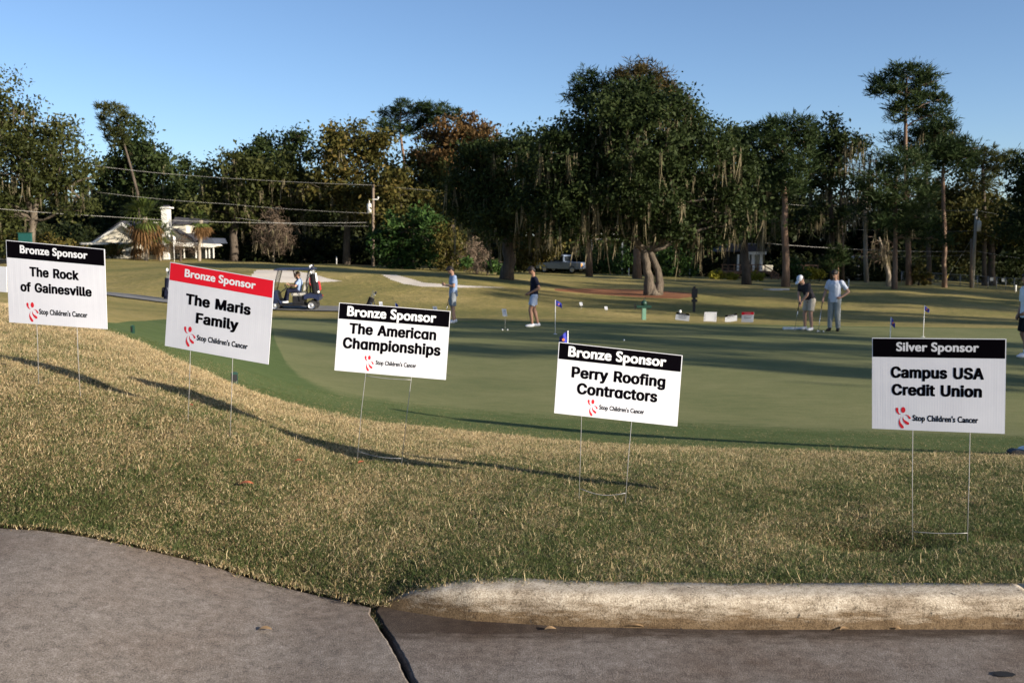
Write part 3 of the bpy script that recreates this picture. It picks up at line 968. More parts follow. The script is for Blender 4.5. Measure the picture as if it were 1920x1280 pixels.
# -- far left oak with pale forking limbs
y = 76
tree('oak_tree', 'sprawling oak with pale forking limbs beyond the Rock of Gainesville sign', trk(y, [(56, None, 0.36), (60, 420, 0.30), (66, 392, 0.24), (72, 368, 0.14)]),
     lob(y, [(-70, 240, 80), (-20, 190, 60), (10, 235, 62), (50, 275, 52), (98, 262, 46), (128, 300, 40), (80, 320, 50), (20, 320, 60), (-40, 330, 70), (140, 345, 30), (100, 360, 34), (-10, 380, 40), (30, 205, 30), (120, 245, 26), (-60, 160, 60), (-20, 250, 60), (40, 320, 46), (80, 285, 46), (-50, 420, 50), (10, 405, 34), (150, 395, 30), (112, 330, 40)], seed=2),
     'oak_olive', 'oak', dict(MIDP, lpc=58, dens=1.2, leaf=0.14, tint0=-0.1), moss=(75, 2.0, 0.056),
     extra_limbs=[trk(y, [(62, 400, 0.26), (48, 370, 0.2), (42, 330, 0.13), (30, 285, 0.06)]), trk(y, [(68, 380, 0.25), (95, 360, 0.18), (125, 350, 0.14), (150, 372, 0.06)]),
                  trk(y, [(100, 358, 0.13), (112, 320, 0.09), (116, 285, 0.04)]), trk(y, [(125, 350, 0.12), (150, 338, 0.08), (172, 332, 0.03)]), trk(y, [(62, 412, 0.2), (30, 395, 0.14), (-10, 350, 0.10), (-30, 300, 0.04)])])
y = 100
tree('pine_tree', 'slim leaning pine rising behind the cream house', trk(y, [(268, None, 0.17), (258, 360, 0.14), (238, 290, 0.11), (222, 235, 0.08), (214, 205, 0.04)]),
     lob(y, [(210, 206, 24, 12), (232, 218, 17, 10), (196, 216, 14, 8), (205, 240, 20, 11), (228, 248, 18, 12), (215, 262, 20, 12)], seed=3), 'oak_olive', 'dark', dict(PINEP, clump=0.40, lpc=26, dens=1.1, leaf=0.25))
tree('hardwood_tree', 'dark loose tree beside the slim leaning pine', trk(104, [(268, None, 0.3), (262, 350, 0.25), (258, 280, 0.14)]),
     lob(104, [(252, 256, 34), (272, 280, 32), (244, 292, 30), (292, 312, 28), (306, 300, 18), (262, 320, 36), (225, 310, 26), (288, 345, 36), (205, 325, 24), (180, 330, 30), (240, 350, 40)], seed=4), 'oak', 'dark', dict(FARP, dens=1.4), moss=(30, 2.2, 0.104))
tree('hardwood_tree', 'low rounded tree filling the dip behind the house chimney', trk(112, [(350, None, 0.3), (352, 400, 0.24), (355, 340, 0.12)]),
     lob(112, [(340, 340, 24), (378, 318, 14), (372, 340, 24), (395, 352, 28), (330, 370, 36), (370, 385, 34), (300, 380, 40), (350, 312, 11)], seed=5), 'oak', 'dark', FARP)
tree('oak_tree', 'broad moss hung oak over the power lines', trk(98, [(438, None, 0.4), (440, 420, 0.34), (446, 370, 0.22)]),
     lob(98, [(420, 340, 38), (455, 315, 34), (480, 345, 46), (520, 330, 42), (425, 385, 44), (480, 395, 46), (540, 375, 44), (390, 395, 34), (560, 340, 30), (448, 300, 18), (600, 395, 34)], seed=6), 'oak_olive', 'dark', dict(FARP, dens=1.6, tint0=-0.08), moss=(85, 2.6, 0.104))
tree('hardwood_tree', 'small dense crowned tree with a lone tuft beside it', trk(110, [(505, None, 0.3), (506, 350, 0.2), (505, 300, 0.1)]),
     lob(110, [(490, 282, 20), (512, 272, 22), (530, 290, 22), (478, 300, 20), (505, 305, 26), (556, 262, 13), (562, 254, 9), (548, 275, 10), (575, 292, 14), (463, 286, 11, 8)], seed=7), 'oak', 'dark', FARP)
tree('hardwood_tree', 'tall olive and gold tree behind the utility pole with transformer', trk(96, [(650, None, 0.34), (648, 400, 0.28), (642, 320, 0.18), (645, 270, 0.08)]),
     lob(96, [(645, 252, 28), (672, 262, 34), (625, 276, 26), (700, 288, 32), (648, 300, 38), (612, 300, 18), (690, 330, 40), (640, 345, 40), (715, 320, 24), (720, 262, 14), (670, 380, 38), (600, 345, 30)], seed=8), 'gold', 'oak', dict(FARP, dens=1.45), moss=(20, 2.4, 0.096))
y = 105
tree('pine_tree', 'flat topped pine with bare trunk against the blue sky', trk(y, [(768, None, 0.24), (763, 380, 0.19), (757, 300, 0.15), (749, 240, 0.11), (752, 205, 0.05)]),
     lob(y, [(740, 214, 26, 11), (762, 200, 24, 11), (784, 210, 22, 10), (728, 234, 24, 11), (752, 242, 24, 10), (775, 238, 20, 9), (722, 250, 16, 8), (800, 226, 20, 10), (822, 202, 24, 11), (842, 212, 20, 10), (812, 218, 24, 11), (858, 222, 14, 9), (790, 196, 15, 8)], seed=9), 'pine', 'pine', dict(PINEP, clump=0.42, lpc=26, dens=1.1, leaf=0.25))
tree('cypress_tree', 'rust coloured autumn cypress beyond the big oak', trk(98, [(850, None, 0.34), (846, 380, 0.28), (838, 300, 0.16), (834, 260, 0.06)]),
     lob(98, [(815, 262, 26), (842, 250, 28), (872, 258, 28), (900, 268, 28), (926, 285, 24), (800, 292, 26), (842, 300, 40), (890, 310, 40), (945, 280, 14), (785, 330, 28), (830, 345, 36), (880, 232, 14), (775, 362, 30), (910, 242, 12)], seed=10), 'rust', 'dark', dict(FARP, dens=1.6, leaf=0.18, clump=0.95), limbs=True,
     fol=[('oak_olive', lob(97, [(800, 310, 30), (830, 340, 40), (780, 370, 40), (850, 380, 40), (740, 380, 34)], seed=11), dict(FARP, dens=1.3))])
tree('hardwood_tree', 'brown leaved tree below the flat topped pine', trk(92, [(745, None, 0.28), (748, 430, 0.2), (752, 380, 0.1)]),
     lob(92, [(745, 350, 34), (790, 390, 36), (735, 395, 34), (770, 420, 34), (815, 400, 30), (720, 340, 20), (720, 420, 26)], seed=12), 'gold', 'dark', dict(FARP, tint0=-0.08))

# -- the great oak on its bed of straw, the dark oak beside it
y = 56
tree('oak_tree', 'huge moss draped live oak standing in a bed of red pine straw', trk(y, [(1219, None, 0.33), (1215, 520, 0.25), (1212, 492, 0.23), (1207, 465, 0.25), (1196, 430, 0.24), (1190, 380, 0.2), (1185, 320, 0.12)]),
     lob(y, [(1160, 195, 44), (1200, 190, 50), (1130, 225, 48), (1180, 235, 60), (1240, 225, 52), (1100, 262, 46), (1150, 280, 62), (1220, 280, 64), (1280, 262, 48), (1062, 250, 30), (1055, 290, 44), (1090, 310, 56), (1310, 300, 46), (1270, 325, 58),
             (1030, 330, 52), (1085, 365, 56), (1150, 350, 66), (1220, 350, 66), (1010, 375, 48), (1060, 400, 44), (1330, 255, 32), (1345, 340, 46), (1300, 375, 52), (1250, 400, 50), (1190, 405, 46), (1120, 405, 46), (1370, 280, 34), (1388, 325, 36), (1350, 395, 46), (1395, 380, 36), (1030, 268, 20), (1330, 430, 30), (1290, 425, 34), (1150, 425, 34), (1090, 428, 30), (1240, 428, 28), (1040, 430, 26), (1375, 425, 28), (1260, 195, 34), (1290, 225, 26)], seed=13),
     'oak', 'oak', dict(OAKP), moss=(420, 2.3, 0.060), limbs=True,
     stems=[trk(y, [(1232, None, 0.32), (1237, 530, 0.24), (1233, 506, 0.20), (1223, 482, 0.19), (1214, 462, 0.2), (1228, 430, 0.17), (1245, 390, 0.10)]), trk(y, [(1226, None, 0.46), (1226, 546, 0.36), (1226, 538, 0.22), (1226, 530, 0.08)])],
     extra_limbs=[trk(y, [(1210, 468, 0.24), (1180, 440, 0.2), (1140, 425, 0.15), (1090, 412, 0.1), (1050, 395, 0.06)]), trk(y, [(1216, 470, 0.24), (1260, 435, 0.2), (1310, 420, 0.14), (1360, 400, 0.07)])])
y = 64
tree('oak_tree', 'dark spreading oak with moss to the west of the huge live oak', trk(y, [(950, None, 0.45), (952, 470, 0.36), (955, 430, 0.28), (950, 370, 0.16)]),
     lob(y, [(985, 275, 32), (950, 292, 38), (910, 305, 40), (1010, 270, 26), (1000, 310, 42), (955, 330, 46), (895, 335, 36), (870, 365, 34), (920, 370, 46), (980, 375, 48), (875, 405, 32), (930, 415, 42), (990, 415, 42), (1035, 410, 34), (858, 335, 20), (880, 290, 20)], seed=14),
     'oak', 'dark', dict(OAKP, leaf=0.12), moss=(120, 2.6, 0.068))
y = 84
tree('pine_tree', 'tall pine with browning crown showing above the huge live oak', trk(y, [(1195, None, 0.34), (1195, 400, 0.28), (1196, 250, 0.2), (1200, 150, 0.08)]),
     lob(y, [(1195, 128, 22, 12), (1212, 120, 16, 9), (1180, 142, 26, 14), (1220, 142, 28, 14), (1165, 160, 26, 14), (1200, 165, 34, 16), (1240, 165, 26, 14), (1255, 182, 24, 14), (1270, 172, 16, 10), (1225, 190, 30, 16), (1275, 198, 22, 14), (1150, 172, 20, 12)], seed=15), 'pine_brown', 'pine', dict(PINEP))
tree('pine_tree', 'smaller pine head on the left shoulder of the huge live oak', trk(86, [(1105, None, 0.26), (1102, 300, 0.2), (1098, 170, 0.08)]),
     lob(86, [(1096, 142, 18, 11), (1112, 152, 16, 10), (1082, 158, 16, 9), (1098, 168, 22, 12), (1080, 184, 22, 12), (1115, 182, 22, 13), (1125, 160, 12, 8)], seed=16), 'pine', 'pine', dict(PINEP))

# -- right hand group
y = 78
tree('oak_tree', 'dark moss hung oak between the huge live oak and the pines', trk(y, [(1400, None, 0.36), (1398, 450, 0.3), (1400, 380, 0.2), (1400, 320, 0.1)]),
     lob(y, [(1385, 248, 28), (1412, 262, 28), (1370, 275, 26), (1395, 300, 36), (1430, 300, 34), (1375, 340, 36), (1415, 350, 40), (1445, 345, 34), (1395, 395, 36), (1440, 395, 36), (1420, 430, 28)], seed=17), 'oak', 'dark', dict(MIDP), moss=(100, 2.4, 0.072))
y = 74
tree('pine_tree', 'rounded pine with straight brown trunk behind the deck steps', trk(y, [(1473, None, 0.29), (1472, 460, 0.25), (1470, 350, 0.2), (1470, 260, 0.08)]),
     lob(y, [(1450, 238, 26, 15), (1478, 230, 28, 15), (1500, 242, 24, 14), (1440, 262, 28, 16), (1472, 258, 34, 18), (1508, 266, 24, 15), (1445, 290, 28, 18), (1490, 292, 32, 18), (1465, 318, 34, 18), (1505, 318, 24, 15), (1482, 345, 30, 18), (1445, 335, 22, 14)], seed=18), 'pine', 'pine', dict(PINEP))
y = 84
tree('oak_tree', 'ragged moss hung oak standing over the red roofed house', trk(y, [(1562, None, 0.22), (1560, 440, 0.2), (1556, 340, 0.15), (1552, 260, 0.06)]),
     lob(y, [(1548, 240, 22), (1532, 262, 18), (1560, 262, 22), (1592, 262, 20), (1606, 272, 16), (1545, 295, 26), (1580, 300, 20), (1555, 330, 28), (1535, 350, 22), (1520, 285, 20), (1600, 340, 20), (1528, 400, 26), (1568, 410, 22), (1525, 320, 22)], seed=19), 'oak', 'dark', dict(MIDP, dens=1.25, clump=0.8), moss=(115, 3.2, 0.080),
     stems=[trk(84, [(1580, None, 0.16), (1579, 450, 0.14), (1576, 380, 0.10), (1590, 300, 0.05)])])
y = 92
tree('bare_tree', 'thin half bare tree with grey moss behind the putting pair', trk(y, [(1625, None, 0.2), (1622, 400, 0.16), (1628, 330, 0.1), (1635, 280, 0.04)]),
     lob(y, [(1625, 285, 24), (1650, 290, 20), (1610, 320, 24), (1640, 330, 26), (1618, 370, 26), (1600, 400, 24)], seed=20), 'twig', 'pale', dict(FARP, dens=0.7, leaf=0.3, aspect=0.07, lpc=40), moss=(60, 2.6, 0.096))
y = 82
tree('pine_tree', 'tallest pine towering over the right hand group', trk(y, [(1704, None, 0.25), (1703, 480, 0.22), (1700, 350, 0.18), (1697, 240, 0.14), (1700, 150, 0.06)]),
     lob(y, [(1650, 152, 22, 12), (1638, 166, 16, 9), (1672, 142, 22, 12), (1695, 128, 22, 11), (1715, 132, 20, 11), (1738, 140, 20, 12), (1748, 152, 14, 10), (1668, 168, 24, 13), (1700, 160, 30, 15), (1732, 170, 24, 13), (1690, 190, 26, 14), (1716, 196, 22, 13), (1755, 182, 20, 11), (1768, 188, 12, 8), (1745, 206, 26, 14), (1688, 216, 18, 11), (1760, 215, 16, 10), (1678, 205, 16, 10)], seed=21), 'pine', 'pine', dict(PINEP))
y = 90
tree('pine_tree', 'second pine crowding the side of the tallest one', trk(y, [(1742, None, 0.22), (1740, 400, 0.19), (1736, 300, 0.15), (1745, 240, 0.07)]),
     lob(y, [(1735, 238, 26, 15), (1762, 232, 24, 13), (1782, 242, 16, 11), (1728, 262, 28, 16), (1762, 262, 28, 15), (1785, 268, 18, 12), (1738, 290, 26, 16), (1770, 290, 24, 15), (1710, 285, 20, 13), (1692, 270, 16, 11), (1675, 258, 14, 9), (1718, 246, 14, 10)], seed=22), 'pine', 'dark', dict(PINEP), moss=(25, 2.0, 0.080))
y = 72
tree('pine_tree', 'young green pine with drooping boughs in front of the tall pines', trk(y, [(1677, None, 0.20), (1678, 480, 0.17), (1680, 380, 0.12), (1682, 300, 0.05)]),
     lob(y, [(1680, 300, 36, 20), (1652, 312, 28, 16), (1712, 308, 30, 17), (1640, 340, 30, 18), (1680, 338, 42, 22), (1726, 334, 28, 18), (1660, 370, 34, 20), (1705, 370, 34, 20), (1738, 365, 24, 15), (1640, 378, 24, 15), (1672, 404, 34, 18), (1722, 404, 34, 18), (1648, 412, 24, 14), (1745, 425, 26, 15), (1725, 440, 26, 15), (1760, 450, 20, 12), (1690, 432, 26, 14), (1620, 395, 18, 12)], seed=23), 'pine', 'pine', dict(PINEP, leaf=0.22, tint0=0.10), moss=(20, 1.8, 0.064))
tree('dead_tree', 'pale leaning dead trunk wrapped in moss', trk(80, [(1666, None, 0.2), (1664, 505, 0.18), (1656, 470, 0.15), (1648, 445, 0.08)]),
     lob(80, [(1650, 452, 16), (1658, 478, 10)], seed=24), 'twig', 'pale', dict(FARP, dens=0.7, leaf=0.22, aspect=0.1, lpc=30), moss=(25, 2.0, 0.072))
y = 79
tree('pine_tree', 'slender pine with a long bare trunk by the yellow guy guard', trk(y, [(1771, None, 0.19), (1771, 470, 0.165), (1768, 350, 0.14), (1770, 275, 0.06)]),
     lob(y, [(1772, 272, 22, 14), (1752, 282, 18, 12), (1795, 270, 22, 14), (1812, 278, 20, 12), (1828, 284, 14, 9), (1785, 292, 26, 14), (1815, 298, 20, 12), (1760, 305, 22, 13), (1800, 312, 20, 12)], seed=25), 'pine', 'pine', dict(PINEP))
y = 104
tree('pine_tree', 'far open crowned pine in the gap before the dark right hand oak', trk(y, [(1846, None, 0.24), (1845, 400, 0.2), (1842, 320, 0.14), (1846, 280, 0.05)]),
     lob(y, [(1845, 285, 22, 10), (1826, 296, 18, 9), (1866, 292, 18, 9), (1840, 310, 26, 11), (1870, 314, 20, 10), (1885, 300, 14, 8), (1830, 332, 22, 11), (1858, 338, 22, 11), (1835, 358, 20, 10), (1898, 290, 16, 7), (1908, 305, 16, 8)], seed=26), 'oak_olive', 'dark', dict(PINEP, dens=1.2))
tree('oak_tree', 'heavy dark oak at the far right edge', trk(84, [(1960, None, 0.5), (1955, 430, 0.4), (1945, 380, 0.25)]),
     lob(84, [(1930, 345, 36), (1915, 375, 30), (1960, 310, 46), (1990, 350, 60), (1925, 410, 40), (1970, 410, 60), (1905, 440, 30), (1940, 460, 44), (2020, 300, 50), (1895, 415, 18)], seed=27), 'oak', 'dark', dict(MIDP, tint0=-0.1))
tree('oak_tree', 'dim brownish oak behind the right hand utility pole', trk(106, [(1860, None, 0.4), (1858, 450, 0.32), (1852, 410, 0.2)]),
     lob(106, [(1790, 355, 36), (1830, 385, 38), (1870, 395, 34), (1800, 405, 42), (1850, 430, 44), (1890, 430, 36), (1770, 440, 40), (1820, 455, 40), (1765, 380, 30), (1740, 400, 36)], seed=28), 'gold', 'dark', dict(FARP, tint0=-0.2, dens=1.2))

# -- shrubs, one by one
def shrub(label, y, items, leaf, p, seed, name='shrub', stem=None, bk='dark', **kw):
    lb = lob(y, items, seed=seed)
    cx = sum(i[0] for i in items) / len(items)
    cy = min(i[1] for i in items)
    tree(name, label, trk(y, stem or [(cx, None, 0.09), (cx + 1, cy + 22, 0.07), (cx, cy + 6, 0.03)]), lb, leaf, bk, p, cat='shrub', **kw)
shrub('bushy pale twigged bare tree glowing pinkish below the wires', 92, [(512, 412, 20), (498, 428, 18), (528, 430, 18), (512, 440, 24), (490, 448, 16), (535, 452, 16), (515, 462, 22)], 'twig', dict(FARP, dens=1.3, leaf=0.24, aspect=0.07, clump=0.6, lpc=26), 41, name='bare_shrub', moss=(30, 1.6, 0.080))
shrub('big glossy green shrub at the foot of the left utility pole', 84, [(745, 425, 30), (790, 412, 30), (720, 450, 28), (765, 450, 36), (812, 425, 24), (800, 455, 34), (735, 480, 30), (775, 485, 34), (830, 470, 26)], 'shrub', dict(SHRP, clump=0.5, dens=1.2, leaf=0.16), 42)
shrub('rounded olive shrub beside the big glossy green one', 82, [(840, 440, 24), (858, 462, 24), (832, 475, 24), (862, 488, 22), (838, 500, 22)], 'gold', dict(SHRP, clump=0.45, tint0=-0.05), 43, moss=(10, 1.0, 0.064))
shrub('brown fine twigged bush behind the person with the phone', 76, [(895, 465, 20), (880, 482, 20), (908, 485, 20), (892, 500, 20)], 'twig', dict(SHRP, dens=1.4, leaf=0.16, aspect=0.12, clump=0.4), 44, name='bare_shrub')
shrub('grey green low bush between the two standing men', 74, [(872, 492, 12), (925, 498, 14), (942, 505, 12)], 'shrub', dict(SHRP, clump=0.3, tint0=0.1), 45)
shrub('loose golden bush under the dark oak moss', 90, [(985, 455, 26), (1015, 460, 24), (960, 462, 22), (1040, 468, 20), (1000, 480, 26), (970, 490, 22)], 'gold', dict(SHRP, clump=0.5, leaf=0.16), 46)
shrub('green bush seen between the big oak and the straw', 96, [(1140, 470, 22), (1165, 480, 22), (1120, 488, 20), (1150, 500, 20)], 'shrub', dict(SHRP, clump=0.45, tint0=-0.1), 47)
shrub('bright green bush just behind the big oak trunk', 88, [(1258, 470, 22), (1280, 478, 20), (1262, 495, 22), (1290, 500, 18)], 'shrub', dict(SHRP, clump=0.4, tint0=0.05), 48)
for i, (px, py, rp, lb) in enumerate([(1345, 514, 9, 'yellow leaved bush at the western end of the wooden deck'), (1372, 518, 7, 'small yellow bush under the middle of the deck'), (1418, 516, 9, 'yellow bush by the foot of the deck steps'), (1519, 511, 9, 'yellow bush partly behind the capped golfer'), (1536, 512, 8, 'yellow bush between the putting pair')]):
    shrub(lb, 88 + i * 0.4, [(px, py, rp), (px + rp * 0.8, py + 3, rp * 0.8), (px - rp * 0.8, py + 3, rp * 0.8)], 'yellow', dict(SHRP, clump=0.22, leaf=0.09, dens=1.6), 50 + i, stem=[(px, None, 0.04), (px, py + 4, 0.03), (px, py, 0.015)])
shrub('dark broad bush beside the deck steps', 87, [(1490, 500, 16), (1500, 512, 14), (1485, 515, 14)], 'shrub', dict(SHRP, clump=0.35, tint0=-0.05), 57)
shrub('leafy green bush below the young pine', 82, [(1720, 505, 16), (1712, 520, 14), (1735, 522, 12)], 'gold', dict(SHRP, clump=0.35, tint0=-0.15), 58)
shrub('spiky young pine near the deck with thin trunk', 80, [(1568, 470, 14, 12), (1570, 484, 17, 12), (1560, 492, 14, 10)], 'pine', dict(PINEP, clump=0.35, leaf=0.2), 59, stem=[(1572, None, 0.07), (1571, 495, 0.06), (1570, 470, 0.03)], bk='pine', name='pine_sapling')
shrub('yellow green bush at the wall left of the garage', 80, [(20, 440, 26), (60, 452, 22), (100, 455, 20), (0, 460, 26), (130, 462, 14)], 'gold', dict(SHRP, clump=0.5, tint0=0.05), 60)
shrub('vine covered bush against the cream garage wall', 88, [(208, 468, 11), (218, 472, 10), (200, 474, 9)], 'gold', dict(SHRP, clump=0.3), 61)

shrub('dark leafless bush with crooked twigs before the house porch', 84, [(330, 452, 14), (345, 458, 16), (322, 466, 12), (356, 468, 12)], 'twig', dict(FARP, dens=0.9, leaf=0.30, aspect=0.06, clump=0.5, lpc=16, tint0=-0.4), 62, name='bare_shrub')
# -- cabbage palms by the house
def frond(r, c, az, el, L, wid, droop):
    V, F = [], []
    n = 9
    d = np.array([math.cos(az) * math.cos(el), math.sin(az) * math.cos(el), math.sin(el)])
    s = np.array([-math.sin(az), math.cos(az), 0.0])
    stem_end = np.array(c) + d * L * 0.45
    V += [np.array(c) - s * 0.02, np.array(c) + s * 0.02, stem_end + s * 0.015, stem_end - s * 0.015]
    F.append((0, 1, 2, 3))
    for k in range(n):
        a = (k / (n - 1) - 0.5) * 2.3
        dd = d * math.cos(a) + s * math.sin(a)
        ll = L * 0.6 * (1 - 0.25 * abs(a) / 1.15) * r.uniform(0.8, 1.1)
        t = stem_end + dd * ll * 0.6
        e = stem_end + dd * ll + np.array([0, 0, -droop * ll])
        nn = np.cross(dd, s) ; q = np.cross(dd, np.array([0, 0, 1.0])); q /= np.linalg.norm(q) + 1e-6
        o = len(V)
        V += [stem_end, t - q * wid, e, t + q * wid]
        F.append((o, o + 1, o + 2, o + 3))
    return V, F
def palm(label, y, base_px, top, r0, n_green, n_dead, L, seed):
    r = np.random.default_rng(seed)
    b = on_ground(base_px, y); t = P(top[0], top[1], y)
    root = thing('palm_tree', b, label, 'palm tree')
    m = MB()
    n = 14
    m.tube([b.lerp(t, i / n) + Vector((0.04 * math.sin(i), 0.02 * math.cos(2 * i), -0.2 if i == 0 else 0)) for i in range(n + 1)], [r0 * (1.05 if i % 2 else 0.93) * (1.0 if i < n - 2 else 1.25) for i in range(n + 1)], 9)
    m.build('trunk', BARK['pale'], root, True, base=b)
    for nm, num, lf in (('crown', n_green, 'palm'), ('dead_skirt', n_dead, 'palm_dead')):
        V, F = [], []
        for k in range(num):
            az = r.uniform(0, 6.283)
            if nm == 'crown':
                el = r.uniform(-0.55, 1.35); dr = 0.15 + 0.25 * r.random()
            else:
                el = r.uniform(-1.45, -0.45); dr = 0.5
            v, f = frond(r, np.array(t) + np.array([0, 0, 0.0 if nm == 'crown' else -0.15]), az, el, L * r.uniform(0.75, 1.1), 0.05, dr)
            o = len(V); V += v; F += [tuple(o + i for i in q) for q in f]
        me = np_mesh(nm, np.array(V) - np.array(b), np.array(F), False, np.clip(r.normal(0.5, 0.22, len(F)), 0, 1))
        link(nm, me, LEAF[lf], root)
palm('tall cabbage palm with brown dead skirt before the cream house', 86, 274, (271, 407), 0.17, 64, 36, 2.5, 71)
palm('cabbage palm with rusty dead fronds by the porch', 88, 373, (376, 413), 0.15, 22, 34, 1.4, 72)
palm('short young palm growing below the tall cabbage palm', 87.5, 252, (252, 447), 0.13, 34, 12, 1.9, 73)
palm('low palm clump between tall palm and chimney', 87, 300, (299, 440), 0.12, 34, 12, 1.9, 74)

# -- the wood behind, too dense to count, and its floor of undergrowth
def woods():
    r = np.random.default_rng(91)
    V, T_ = [], []
    tops_px = [-400, -50, 80, 180, 300, 360, 420, 520, 600, 700, 780, 860, 960, 1200, 1400, 1480, 1560, 1640, 1750, 1830, 1900, 2000, 2400]
    tops_py = [300, 325, 340, 338, 338, 362, 335, 318, 325, 330, 345, 325, 325, 320, 320, 325, 352, 350, 345, 360, 385, 360, 330]
    lobes = []
    for k in range(420):
        px = r.uniform(-380, 2350)
        y = r.uniform(116, 142)
        top = np.interp(px, tops_px, tops_py)
        rp = r.uniform(32, 56)
        py = r.uniform(top + rp * 0.9, 500)
        if 1560 < px < 1625 and py < 440: continue
        if 1870 < px < 1912 and py < 425: continue
        c = P(px, py, y)
        lobes.append((tuple(c), rp * y / FPX, rp * y / FPX * 0.85))
    v, f, t = foliage(r, lobes, clump=1.3, dens=1.0, lpc=26, leaf=0.42, tint0=-0.08)
    o = link('woods', np_mesh('woods', v, f, False, t), LEAF['dark'])
    tag(o, kind='stuff')
    lobes = []
    for px in np.arange(-200, 2200, 16.0):
        y = r.uniform(112, 118) if (160 < px < 420 or px > 1740) else r.uniform(98, 106)
        g = on_ground(float(px), y)
        rr = r.uniform(1.0, 2.1)
        if 1320 < px < 1480: y, rr = 108, 1.0; g = on_ground(float(px), y)
        lobes.append(((g.x, g.y, g.z + rr * 0.7), rr * 1.2, rr))
    v, f, t = foliage(r, lobes, clump=0.6, dens=1.1, lpc=18, leaf=0.2, tint0=-0.05)
    o = link('undergrowth', np_mesh('undergrowth', v, f, False, t), LEAF['dark'])
    tag(o, kind='stuff')
woods()

# -- trees that stand outside the frame on the sun's side and shade the course
def shade_tree(x, y, h, w, bare, seed, label):
    r = np.random.default_rng(seed)
    z = gz(x, y) if abs(x) < 1.0 * y else 0.3
    lobes = []
    for k in range(9):
        a = r.uniform(0, 6.283); q = r.uniform(0.1, 1) * w * 0.6
        lobes.append(((x + math.cos(a) * q, y + math.sin(a) * q, z + r.uniform(bare + w * 0.3, h - w * 0.25)), w * 0.36, w * 0.30))
    tree('oak_tree', label, [((x, y, z), 0.4), ((x + 0.2, y, z + h * 0.3), 0.32), ((x, y + 0.2, z + h * 0.7), 0.15)], lobes, 'oak', 'oak', dict(clump=1.0, dens=1.0, lpc=16, leaf=0.28))
SHADERS = [
    (46, 0.6, 19.5, 4.4, 9.0, 'first oak of the row along the car park'),
    (48, 3.4, 20, 4.2, 9.5, 'narrow oak next along the car park row'),
    (44, -3.6, 17, 1.8, 10, 'sapling oak leading the car park row'),
    (56, 19.0, 20, 8, 9, 'second oak of the row along the car park'),
    (66, 33.0, 21, 10, 7, 'third oak of the row along the car park'),
    (84, 40.0, 22, 11, 6, 'fourth oak of the row along the car park'),
    (78, 24.0, 24, 6, 10, 'fifth oak of the row along the car park'),
    (58, 46.0, 17, 5, 4.5, 'slim oak in the gap of the car park row'),
    (64, 53.0, 18, 9, 2.5, 'low branched oak at the end of the car park row'),
    (67, 62.0, 18, 8, 2.5, 'low branched oak past the end of the car park row'),
    (74, 90.0, 18, 9, 2.5, 'last low branched oak toward the wood'),
    (92, 62.0, 22, 11, 5, 'sixth oak of the row along the car park'),
]
for i, s in enumerate(SHADERS):
    shade_tree(s[0], s[1], s[2], s[3], s[4], 300 + i, s[5])

